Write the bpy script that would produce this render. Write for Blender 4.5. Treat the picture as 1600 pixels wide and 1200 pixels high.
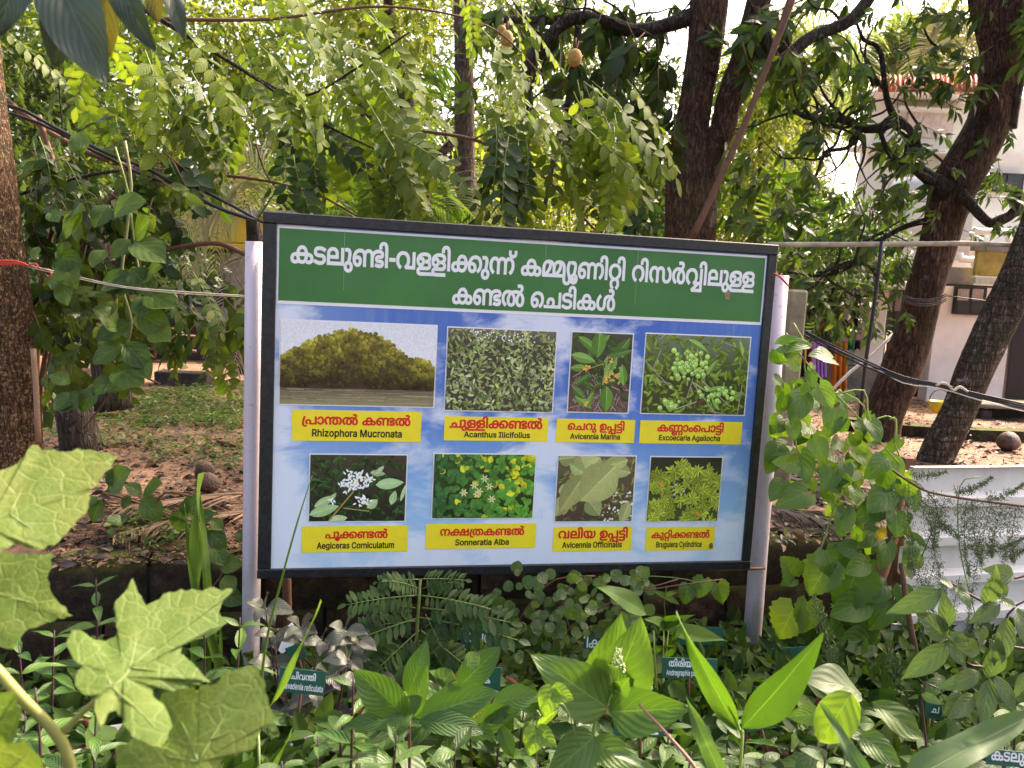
import bpy, math, random
import numpy as np
from mathutils import Vector, Matrix
from mathutils.geometry import tessellate_polygon

for o in list(bpy.data.objects):
    bpy.data.objects.remove(o)
SC = bpy.context.scene
COL = SC.collection
random.seed(7)
RG = np.random.default_rng(11)

# ---------------------------------------------------------------- camera
F, PITCH, ROLL = 1304.4, -0.120616, 0.0522476
EYE = np.array([0, 0, 1.45])
_f = np.array([0, math.cos(PITCH), math.sin(PITCH)])
_r0 = np.array([1.0, 0, 0]); _u0 = np.cross(_r0, _f)
_r = math.cos(ROLL) * _r0 + math.sin(ROLL) * _u0
_u = -math.sin(ROLL) * _r0 + math.cos(ROLL) * _u0
cam = bpy.data.cameras.new('camera'); camo = bpy.data.objects.new('camera', cam); COL.objects.link(camo)
camo.matrix_world = Matrix(((_r[0], _u[0], -_f[0], 0), (_r[1], _u[1], -_f[1], 0), (_r[2], _u[2], -_f[2], 1.45), (0, 0, 0, 1)))
cam.sensor_width = 36; cam.lens = F / 1600 * 36; cam.clip_start = 0.05; cam.clip_end = 2000
cam.dof.use_dof = True; cam.dof.focus_distance = 2.9; cam.dof.aperture_fstop = 7.0
SC.camera = camo

# ---------------------------------------------------------------- world, sun, exposure
SUN = Vector((0.62, 0.52, 0.78)).normalized()
w = bpy.data.worlds.new('World'); SC.world = w; w.use_nodes = True
nt = w.node_tree; nt.nodes.clear()
sky = nt.nodes.new('ShaderNodeTexSky'); sky.sky_type = 'NISHITA'; sky.sun_disc = False
sky.sun_elevation = math.asin(SUN.z); sky.sun_rotation = math.atan2(SUN.x, SUN.y)
sky.air_density = 0.8; sky.dust_density = 7.0; sky.ozone_density = 0.3
bg = nt.nodes.new('ShaderNodeBackground'); bg.inputs[1].default_value = 0.15
wo = nt.nodes.new('ShaderNodeOutputWorld')
nt.links.new(sky.outputs[0], bg.inputs[0]); nt.links.new(bg.outputs[0], wo.inputs[0])
sl = bpy.data.lights.new('sun', 'SUN'); sl.energy = 2.5; sl.angle = math.radians(1.5); sl.color = (1, 0.93, 0.82)
so = bpy.data.objects.new('sun', sl); COL.objects.link(so)
so.rotation_euler = (-SUN).to_track_quat('-Z', 'Y').to_euler(); so.location = (5, 5, 12)
SC.view_settings.view_transform = 'Standard'; SC.view_settings.look = 'None'
SC.view_settings.exposure = 2.3; SC.view_settings.gamma = 1
SC.view_settings.use_curve_mapping = False
SC.view_settings.use_white_balance = True; SC.view_settings.white_balance_temperature = 7300; SC.view_settings.white_balance_tint = 14
SC.render.engine = 'CYCLES'
cy = SC.cycles
cy.max_bounces = 6; cy.diffuse_bounces = 2; cy.glossy_bounces = 2; cy.transmission_bounces = 4; cy.transparent_max_bounces = 4
cy.use_denoising = True
try: cy.denoiser = 'OPENIMAGEDENOISE'
except Exception: pass
cy.sample_clamp_indirect = 6

# ---------------------------------------------------------------- geometry helpers
def ray(x, y): return _f + _r * (x - 800) / F - _u * (y - 600) / F
def P(x, y, D):
    d = ray(x, y); return d * (D / d[1]) + EYE
def G(x, y, z=0.0):
    d = ray(x, y); return d * ((z - 1.45) / d[2]) + EYE
YZ = 0.41   # level of the yard behind the retaining wall

def tag(o, label=None, cat=None, group=None, kind=None):
    if label: o['label'] = label
    if cat: o['category'] = cat
    if group: o['group'] = group
    if kind: o['kind'] = kind
    return o
def empty(name, loc, label=None, cat=None, group=None, rz=0):
    o = bpy.data.objects.new(name, None); COL.objects.link(o); o.location = loc
    o.rotation_euler = (0, 0, rz); o.empty_display_size = 0.1
    return tag(o, label, cat, group)
def link(name, me, parent=None, M=None, mat=None):
    o = bpy.data.objects.new(name, me); COL.objects.link(o)
    if mat is not None and not me.materials: me.materials.append(mat)
    if parent is not None: o.parent = parent
    if M is not None:
        if parent is not None:
            M = base_inv(parent) @ M
        o.matrix_local = M
    return o
def wm(o):
    M = Matrix.LocRotScale(o.location, o.rotation_euler, o.scale)
    return wm(o.parent) @ M if o.parent else M
def base_inv(o): return wm(o).inverted()

class MB:
    """collects faces (world or local coordinates) for one mesh object"""
    def __init__(s): s.v = []; s.f = []; s.n = 0; s.m = []; s.uv = []; s.rnd = []; s.smooth = True
    def add(s, V, Fs, mat=0, uv=None, rnd=0.0):
        V = np.asarray(V, float)
        s.v.append(V); s.f += [tuple(int(i) + s.n for i in f) for f in Fs]; s.m += [mat] * len(Fs)
        s.uv.append(np.full((len(V), 2), 0.5) if uv is None else np.asarray(uv, float))
        s.rnd.append(np.full(len(V), rnd)); s.n += len(V)
    def box(s, a, b, mat=0, M=None, bev=0.0):
        x0, y0, z0 = a; x1, y1, z1 = b
        if bev:
            V = []; 
            c = (np.array(a) + b) / 2; h = (np.array(b) - a) / 2
            for sx in (-1, 1):
                for sy in (-1, 1):
                    for sz in (-1, 1):
                        sg = np.array([sx, sy, sz])
                        for k in range(3):
                            q = h - bev; q = q.copy(); q[k] = h[k]
                            V.append(c + sg * q)
            idx = lambda sx, sy, sz, k: (((sx > 0) * 4 + (sy > 0) * 2 + (sz > 0)) * 3 + k)
            Fs = []
            for k in range(3):
                o1, o2 = [i for i in range(3) if i != k]
                for sg in (-1, 1):
                    q = []
                    for p_, r_ in ((-1, -1), (1, -1), (1, 1), (-1, 1)):
                        t = [0, 0, 0]; t[k] = sg; t[o1] = p_; t[o2] = r_; q.append(idx(*t, k))
                    Fs.append(q)
                for p_ in (-1, 1):
                    for r_ in (-1, 1):
                        t0 = [0, 0, 0]; t0[o1] = p_; t0[o2] = r_; t1 = list(t0); t0[k] = -1; t1[k] = 1
                        Fs.append([idx(*t0, o1), idx(*t1, o1), idx(*t1, o2), idx(*t0, o2)])
            for sx in (-1, 1):
                for sy in (-1, 1):
                    for sz in (-1, 1): Fs.append([idx(sx, sy, sz, 0), idx(sx, sy, sz, 1), idx(sx, sy, sz, 2)])
        else:
            V = [(x, y, z) for x in (x0, x1) for y in (y0, y1) for z in (z0, z1)]
            Fs = [(0, 1, 3, 2), (4, 6, 7, 5), (0, 4, 5, 1), (2, 3, 7, 6), (0, 2, 6, 4), (1, 5, 7, 3)]
        V = np.array(V, float)
        if M is not None: V = V @ np.array(M.to_3x3()).T + np.array(M.translation)
        s.add(V, Fs, mat)
    def tube(s, pts, rad, n=8, mat=0, noise=0.0, cap=True, seed=0, sub=1):
        pts = np.asarray(pts, float); rad = np.atleast_1d(np.asarray(rad, float))
        if len(rad) == 1: rad = np.repeat(rad, len(pts))
        if sub > 1 and len(pts) > 2: pts, rad = spline(pts, rad, sub)
        elif sub > 1:
            t = np.linspace(0, 1, sub + 1)[:, None]; pts = pts[0] * (1 - t) + pts[1] * t; rad = np.interp(t[:, 0], [0, 1], rad)
        T = np.gradient(pts, axis=0); T /= np.linalg.norm(T, axis=1)[:, None] + 1e-9
        a = np.array([0, 1.0, 0.1]) if abs(T[0][1]) < .9 else np.array([1.0, 0, 0])
        V = []; uv = []; L = 0; k = len(pts)
        rng = np.random.default_rng(seed + 5); ph = rng.uniform(0, 6.28, 6)
        th = np.linspace(0, 2 * np.pi, n, endpoint=False)
        for i in range(k):
            X = a - T[i] * (a @ T[i]); X /= np.linalg.norm(X); Y = np.cross(T[i], X); a = X
            if i: L += np.linalg.norm(pts[i] - pts[i - 1])
            r = np.full(n, rad[i])
            if noise:
                r = r * (1 + noise * (np.sin(2 * th + ph[0] + L * 3) * .5 + np.sin(3 * th + ph[1] - L * 5) * .4 + np.sin(5 * th + ph[2] + L * 9) * .3
                    + np.sin(9 * th + ph[3] + np.sin(L * 12)) * .22 + rng.normal(0, .14, n)))
            V.append(pts[i] + (np.cos(th)[:, None] * X + np.sin(th)[:, None] * Y) * r[:, None])
            uv.append(np.stack([np.full(n, L), th / 6.283], 1))
        V = np.concatenate(V); uv = np.concatenate(uv)
        Fs = [(i * n + j, i * n + (j + 1) % n, (i + 1) * n + (j + 1) % n, (i + 1) * n + j) for i in range(k - 1) for j in range(n)]
        if cap: Fs += [tuple(range(n))[::-1], tuple((k - 1) * n + j for j in range(n))]
        s.add(V, Fs, mat, uv)
    def mesh(s, name, mats, smooth=None):
        me = bpy.data.meshes.new(name)
        V = np.concatenate(s.v) if s.v else np.zeros((0, 3))
        me.from_pydata(V.tolist(), [], s.f)
        for m in (mats if isinstance(mats, (list, tuple)) else [mats]): me.materials.append(m)
        if max(s.m, default=0): me.polygons.foreach_set('material_index', s.m)
        li = np.empty(len(me.loops), np.int32); me.loops.foreach_get('vertex_index', li)
        ul = me.uv_layers.new(name='UVMap'); ul.data.foreach_set('uv', np.concatenate(s.uv)[li].ravel())
        at = me.attributes.new('rnd', 'FLOAT', 'POINT'); at.data.foreach_set('value', np.concatenate(s.rnd))
        sm = s.smooth if smooth is None else smooth
        if sm: me.polygons.foreach_set('use_smooth', [True] * len(me.polygons))
        me.update(); return me
    def build(s, name, mats, parent=None, smooth=None, world=True):
        """world=True: the collected coordinates are world ones; they are moved into the object's own frame"""
        if world and parent is not None:
            Mi = np.array(base_inv(parent)); s.v = [v @ Mi[:3, :3].T + Mi[:3, 3] for v in s.v]
            return link(name, s.mesh(name, mats, smooth), parent)
        if world and parent is None:
            c = np.concatenate(s.v); o_ = np.array([c[:, 0].mean(), c[:, 1].mean(), c[:, 2].min()])
            s.v = [v - o_ for v in s.v]; o = link(name, s.mesh(name, mats, smooth)); o.location = o_; return o
        return link(name, s.mesh(name, mats, smooth), parent)

def spline(p, r, sub):
    p = np.asarray(p, float); q = np.vstack([2 * p[0] - p[1], p, 2 * p[-1] - p[-2]])
    P_, R_ = [], []
    for i in range(len(p) - 1):
        for k in range(sub):
            t = k / sub; a, b, c, d = q[i:i + 4]
            P_.append(.5 * (2 * b + (c - a) * t + (2 * a - 5 * b + 4 * c - d) * t * t + (3 * b - a - 3 * c + d) * t ** 3))
            R_.append(r[i] * (1 - t) + r[i + 1] * t)
    P_.append(p[-1]); R_.append(r[-1]); return np.array(P_), np.array(R_)

def big_mesh(name, V, Fq, mat, rnd=None, smooth=True, uv=None):
    """numpy mesh of equal sized faces"""
    me = bpy.data.meshes.new(name); n, k = Fq.shape
    me.vertices.add(len(V)); me.vertices.foreach_set('co', V.astype(np.float32).ravel())
    me.loops.add(n * k); me.loops.foreach_set('vertex_index', Fq.astype(np.int32).ravel())
    me.polygons.add(n); me.polygons.foreach_set('loop_start', np.arange(0, n * k, k, dtype=np.int32))
    me.update(calc_edges=True); me.materials.append(mat)
    if smooth: me.polygons.foreach_set('use_smooth', np.ones(n, bool))
    if rnd is not None:
        at = me.attributes.new('rnd', 'FLOAT', 'POINT'); at.data.foreach_set('value', rnd.astype(np.float32))
    if uv is not None:
        ul = me.uv_layers.new(name='UVMap'); ul.data.foreach_set('uv', uv[Fq.ravel()].astype(np.float32).ravel())
    me.validate(); return me

# ---------------------------------------------------------------- materials
def nodes(name):
    m = bpy.data.materials.new(name); m.use_nodes = True; n = m.node_tree; n.nodes.clear()
    out = n.nodes.new('ShaderNodeOutputMaterial'); return m, n, out
def N(n, t, **kw):
    x = n.nodes.new(t)
    for k, v in kw.items():
        if k.startswith('i_'):
            x.inputs[int(k[2:]) if k[2:].isdigit() else k[2:].replace('_', ' ')].default_value = v
        else: setattr(x, k, v)
    return x
def mixc(n, fac, a, b, blend='MIX'):
    x = n.nodes.new('ShaderNodeMix'); x.data_type = 'RGBA'; x.blend_type = blend
    for sock, v in ((x.inputs[0], fac), (x.inputs[6], a), (x.inputs[7], b)):
        if hasattr(v, 'is_output') or isinstance(v, bpy.types.NodeSocket): n.links.new(v, sock)
        else: sock.default_value = v if isinstance(v, (int, float)) else (*v, 1)[:4]
    return x.outputs[2]
def mth(n, op, a, b=None, c=None, clamp=False):
    x = n.nodes.new('ShaderNodeMath'); x.operation = op; x.use_clamp = clamp
    for i, v in enumerate((a, b, c)):
        if v is None: continue
        if isinstance(v, bpy.types.NodeSocket): n.links.new(v, x.inputs[i])
        else: x.inputs[i].default_value = v
    return x.outputs[0]
def noise(n, scale, detail=4, rough=.6, coord='Object', vec=None, dist=0.0, stretch=None):
    if vec is None:
        tc = n.nodes.new('ShaderNodeTexCoord'); vec = tc.outputs[coord]
        if stretch:
            mp = n.nodes.new('ShaderNodeMapping'); mp.inputs['Scale'].default_value = stretch; n.links.new(vec, mp.inputs[0]); vec = mp.outputs[0]
    x = n.nodes.new('ShaderNodeTexNoise'); x.inputs['Scale'].default_value = scale; x.inputs['Detail'].default_value = detail
    x.inputs['Roughness'].default_value = rough; x.inputs['Distortion'].default_value = dist
    n.links.new(vec, x.inputs['Vector']); return x.outputs['Fac']
def ramp(n, fac, stops):
    x = n.nodes.new('ShaderNodeValToRGB'); e = x.color_ramp.elements
    while len(e) < len(stops): e.new(.5)
    for i, (p, c) in enumerate(stops): e[i].position = p; e[i].color = (*c, 1) if len(c) == 3 else c
    n.links.new(fac, x.inputs[0]); return x.outputs[0]
def bump(n, h, strength=.3, dist=.01, normal=None):
    x = n.nodes.new('ShaderNodeBump'); x.inputs['Strength'].default_value = strength; x.inputs['Distance'].default_value = dist
    n.links.new(h, x.inputs['Height'])
    if normal is not None: n.links.new(normal, x.inputs['Normal'])
    return x.outputs[0]
def prin(n, out, col, rough=.6, spec=.5, metal=0.0, nrm=None, extra=None):
    p = n.nodes.new('ShaderNodeBsdfPrincipled')
    for sock, v in ((p.inputs['Base Color'], col), (p.inputs['Roughness'], rough), (p.inputs['Metallic'], metal)):
        if isinstance(v, bpy.types.NodeSocket): n.links.new(v, sock)
        else: sock.default_value = (*v, 1) if isinstance(v, tuple) and len(v) == 3 else v
    p.inputs['Specular IOR Level'].default_value = spec
    if nrm is not None: n.links.new(nrm, p.inputs['Normal'])
    if out is not None: n.links.new(p.outputs[0], out.inputs[0])
    return p
_mc = {}
def simple(name, col, rough=.6, spec=.4, metal=0.0, var=.25, scale=18, bmp=.15, bd=.004):
    """plain surface with some mottling and fine relief"""
    if name in _mc: return _mc[name]
    m, n, out = nodes(name); f = noise(n, scale, 6, .65)
    lo = tuple(c * (1 - var) for c in col); hi = tuple(min(1, c * (1 + var)) for c in col)
    c = ramp(n, f, [(.3, lo), (.7, hi)])
    prin(n, out, c, rough, spec, metal, bump(n, noise(n, scale * 5, 5), bmp, bd)); _mc[name] = m; return m

def leafmat(name, c1, c2, c3=None, net=0.0, trans=.4, rough=.42, spec=.5, veins=0, slant=.35, vc=None, vs=.5, tcol=1.5, blotch=.3, nsc=30.0, mid=.05):
    if name in _mc: return _mc[name]
    m, n, out = nodes(name)
    c1, c2, c3 = [(c[0] * .76, c[1] * .76, c[2] * .74) for c in (c1, c2, c3 or c2)]
    oi = N(n, 'ShaderNodeObjectInfo'); at = N(n, 'ShaderNodeAttribute', attribute_name='rnd')
    f = mth(n, 'FRACT', mth(n, 'ADD', oi.outputs['Random'], at.outputs['Fac']))
    st = [(0, c1), (.6, c2), (1, c3 or c2)]
    col = ramp(n, f, st)
    nz = noise(n, nsc, 4, .6)
    col = mixc(n, mth(n, 'MULTIPLY', nz, blotch), col, tuple(c * .55 for c in c1))
    nrm = bump(n, noise(n, nsc * 4, 3), .08, .002)
    if veins:
        uvn = N(n, 'ShaderNodeUVMap'); sp = N(n, 'ShaderNodeSeparateXYZ'); n.links.new(uvn.outputs[0], sp.inputs[0])
        s_ = mth(n, 'ABSOLUTE', mth(n, 'MULTIPLY', mth(n, 'SUBTRACT', sp.outputs[1], .5), 2.0))
        q = mth(n, 'PINGPONG', mth(n, 'MULTIPLY', mth(n, 'SUBTRACT', sp.outputs[0], mth(n, 'MULTIPLY', mth(n, 'POWER', s_, 1.2), slant)), veins * 2.0), 1.0)
        side = mth(n, 'SUBTRACT', 1.0, mth(n, 'DIVIDE', q, .2), clamp=True)
        side = mth(n, 'MULTIPLY', side, mth(n, 'SUBTRACT', 1.05, s_, clamp=True))
        md = mth(n, 'SUBTRACT', 1.0, mth(n, 'DIVIDE', s_, mid), clamp=True)
        vm = mth(n, 'MAXIMUM', mth(n, 'MULTIPLY', side, .6), md, clamp=True)
        col = mixc(n, mth(n, 'MULTIPLY', vm, vs), col, vc or tuple(min(1, c * 2.2 + .03) for c in c2))
        nrm = bump(n, mth(n, 'MULTIPLY', q, mth(n, 'SUBTRACT', 1.0, md)), .5, .0014, nrm)
        vm = mth(n, 'MULTIPLY', vm, mth(n, 'ADD', .75, nz))
    if net:   # fine branching vein network, yellowing patches and small blemishes
        tc = N(n, 'ShaderNodeTexCoord'); wv = N(n, 'ShaderNodeVectorMath', operation='ADD'); n.links.new(tc.outputs['Object'], wv.inputs[0])
        nn_ = N(n, 'ShaderNodeTexNoise'); nn_.inputs['Scale'].default_value = 30; n.links.new(tc.outputs['Object'], nn_.inputs['Vector']); sc_ = N(n, 'ShaderNodeVectorMath', operation='SCALE'); sc_.inputs['Scale'].default_value = .012
        n.links.new(nn_.outputs['Color'], sc_.inputs[0]); n.links.new(sc_.outputs[0], wv.inputs[1])
        ln = []
        for s_, k_ in ((48, 7.0), (130, 5.0)):
            vo = N(n, 'ShaderNodeTexVoronoi', feature='DISTANCE_TO_EDGE'); vo.inputs['Scale'].default_value = s_; n.links.new(wv.outputs[0], vo.inputs['Vector']); ln.append(mth(n, 'SUBTRACT', 1.0, mth(n, 'MULTIPLY', vo.outputs['Distance'], k_ * 1.6), clamp=True))
        vn_ = mth(n, 'ADD', mth(n, 'MULTIPLY', ln[0], .7), mth(n, 'MULTIPLY', ln[1], .35), clamp=True)
        col = mixc(n, ramp(n, noise(n, 9, 4, .6), [(.45, (0, 0, 0)), (.7, (.6, .6, .6))]), col, (.20, .20, .035))
        col = mixc(n, ramp(n, noise(n, 120, 4, .7), [(.66, (0, 0, 0)), (.72, (.6, .6, .6))]), col, (.06, .06, .02))
        col = mixc(n, mth(n, 'MULTIPLY', vn_, net), col, (.24, .30, .09)); nrm = bump(n, mth(n, 'SUBTRACT', noise(n, 35, 4), vn_), .5, .0012, nrm)
    p = prin(n, None, col, rough, spec, 0, nrm)
    t = N(n, 'ShaderNodeBsdfTranslucent'); n.links.new(nrm, t.inputs[1])
    n.links.new(mixc(n, 1.0, col, (tcol * 1.0, tcol * 1.05, tcol * .5), 'MULTIPLY'), t.inputs[0])
    mx = N(n, 'ShaderNodeMixShader'); mx.inputs[0].default_value = trans
    n.links.new(p.outputs[0], mx.inputs[1]); n.links.new(t.outputs[0], mx.inputs[2]); n.links.new(mx.outputs[0], out.inputs[0])
    _mc[name] = m; return m

def barkmat(name, c1, c2, c3, lichen=.0, scale=14, lc=(.45, .42, .36), speck=0.0, rings=0.0):
    m, n, out = nodes(name)
    tc = N(n, 'ShaderNodeTexCoord')
    mp = N(n, 'ShaderNodeMapping'); mp.inputs['Scale'].default_value = (3.2, 3.2, .6); n.links.new(tc.outputs['Object'], mp.inputs[0])
    g = noise(n, scale, 9, .72, vec=mp.outputs[0], dist=.8); b = noise(n, 4, 6, .7)
    vo = N(n, 'ShaderNodeTexVoronoi', feature='DISTANCE_TO_EDGE'); vo.inputs['Scale'].default_value = scale * 1.1; n.links.new(mp.outputs[0], vo.inputs['Vector'])
    crack = mth(n, 'SUBTRACT', 1.0, mth(n, 'MULTIPLY', vo.outputs['Distance'], 9.0), clamp=True)
    col = ramp(n, g, [(.34, c1), (.52, c2), (.68, c3)])
    col = mixc(n, mth(n, 'MULTIPLY', crack, .75), col, tuple(c * .5 for c in c1))
    col = mixc(n, ramp(n, b, [(.35, (.75, .75, .75)), (.6, (0, 0, 0))]), col, c1)
    h = mth(n, 'SUBTRACT', g, mth(n, 'MULTIPLY', crack, .35))
    if rings:
        w_ = N(n, 'ShaderNodeTexWave', bands_direction='Z'); w_.inputs['Scale'].default_value = 6; w_.inputs['Distortion'].default_value = 4; w_.inputs['Detail'].default_value = 3
        n.links.new(tc.outputs['Object'], w_.inputs[0]); rg_ = ramp(n, w_.outputs['Fac'], [(0, (1, 1, 1)), (.12, (0, 0, 0))]); col = mixc(n, mth(n, 'MULTIPLY', rg_, rings), col, c1); h = mth(n, 'SUBTRACT', h, mth(n, 'MULTIPLY', rg_, .3))
    if lichen:
        l = ramp(n, noise(n, 15, 10, .8), [(.57, (0, 0, 0)), (.63, (1, 1, 1))])
        col = mixc(n, mth(n, 'MULTIPLY', l, lichen), col, lc)
        l2 = ramp(n, noise(n, 3, 5, .6), [(.5, (0, 0, 0)), (.7, (1, 1, 1))])
        col = mixc(n, mth(n, 'MULTIPLY', l2, .55), col, (.045, .055, .02))
    if speck:
        s_ = ramp(n, noise(n, 75, 5, .75), [(.53, (0, 0, 0)), (.60, (1, 1, 1))]); col = mixc(n, mth(n, 'MULTIPLY', s_, speck), col, (.42, .27, .15))  # tan bark speckles, with sun-lit patches painted in by the same mask
    prin(n, out, col, .88, .2, 0, bump(n, h, 1.0, .035)); return m

BARK_RED = barkmat('bark_reddish', (.026, .013, .008), (.12, .062, .038), (.31, .18, .115), .22)
BARK_DARK = barkmat('bark_dark', (.018, .013, .010), (.06, .045, .034), (.13, .10, .075), .35)
BARK_LICHEN = barkmat('bark_lichen', (.028, .019, .013), (.12, .08, .055), (.34, .27, .20), .75, 15, rings=.6)
BARK_SPECK = barkmat('bark_speckled', (.030, .014, .008), (.13, .062, .032), (.30, .17, .095), .15, 20, speck=.8)
BARK_GREY = barkmat('bark_grey_brown', (.03, .022, .018), (.10, .075, .058), (.22, .18, .14), .45)
BARK_PALM = barkmat('palm_bark', (.05, .035, .028), (.15, .10, .08), (.25, .19, .16), .3, 9)
STEM_G = simple('green_stem', (.14, .20, .045), .5, .4, scale=40)
STEM_B = simple('brown_stem', (.13, .062, .035), .7, .3, scale=30, bmp=.5)
STEM_P = simple('purple_stem', (.07, .025, .035), .55, .4)
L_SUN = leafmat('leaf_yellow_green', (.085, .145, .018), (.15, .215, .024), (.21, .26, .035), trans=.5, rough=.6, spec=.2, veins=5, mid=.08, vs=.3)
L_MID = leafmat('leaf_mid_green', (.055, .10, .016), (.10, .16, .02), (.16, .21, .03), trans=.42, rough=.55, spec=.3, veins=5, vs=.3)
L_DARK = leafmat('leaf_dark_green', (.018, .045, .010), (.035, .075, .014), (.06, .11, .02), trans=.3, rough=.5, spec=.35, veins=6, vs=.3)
L_VINE = leafmat('leaf_vine', (.045, .095, .014), (.075, .14, .018), (.11, .18, .025), trans=.35, rough=.5, spec=.35, veins=4, slant=.55, vs=.5)
L_FAR = leafmat('leaf_far_light', (.09, .13, .02), (.19, .24, .035), (.34, .35, .09), trans=.5, rough=.6, spec=.25)
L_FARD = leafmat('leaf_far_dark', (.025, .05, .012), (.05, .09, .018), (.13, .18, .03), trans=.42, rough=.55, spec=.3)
L_FARY = leafmat('leaf_far_yellow', (.12, .18, .02), (.23, .29, .04), (.38, .39, .08), trans=.55, rough=.5)
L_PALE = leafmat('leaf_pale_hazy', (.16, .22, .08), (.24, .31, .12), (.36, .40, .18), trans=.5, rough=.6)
L_MANGO = leafmat('leaf_mango', (.025, .06, .012), (.055, .11, .016), (.13, .19, .025), trans=.4, rough=.42, spec=.4, veins=7, vs=.25)
L_DRY = simple('dry_leaf', (.15, .095, .06), .8, .2, var=.45, scale=40)
L_DRYP = simple('dry_palm', (.30, .24, .15), .8, .2, var=.4, scale=20)

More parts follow.
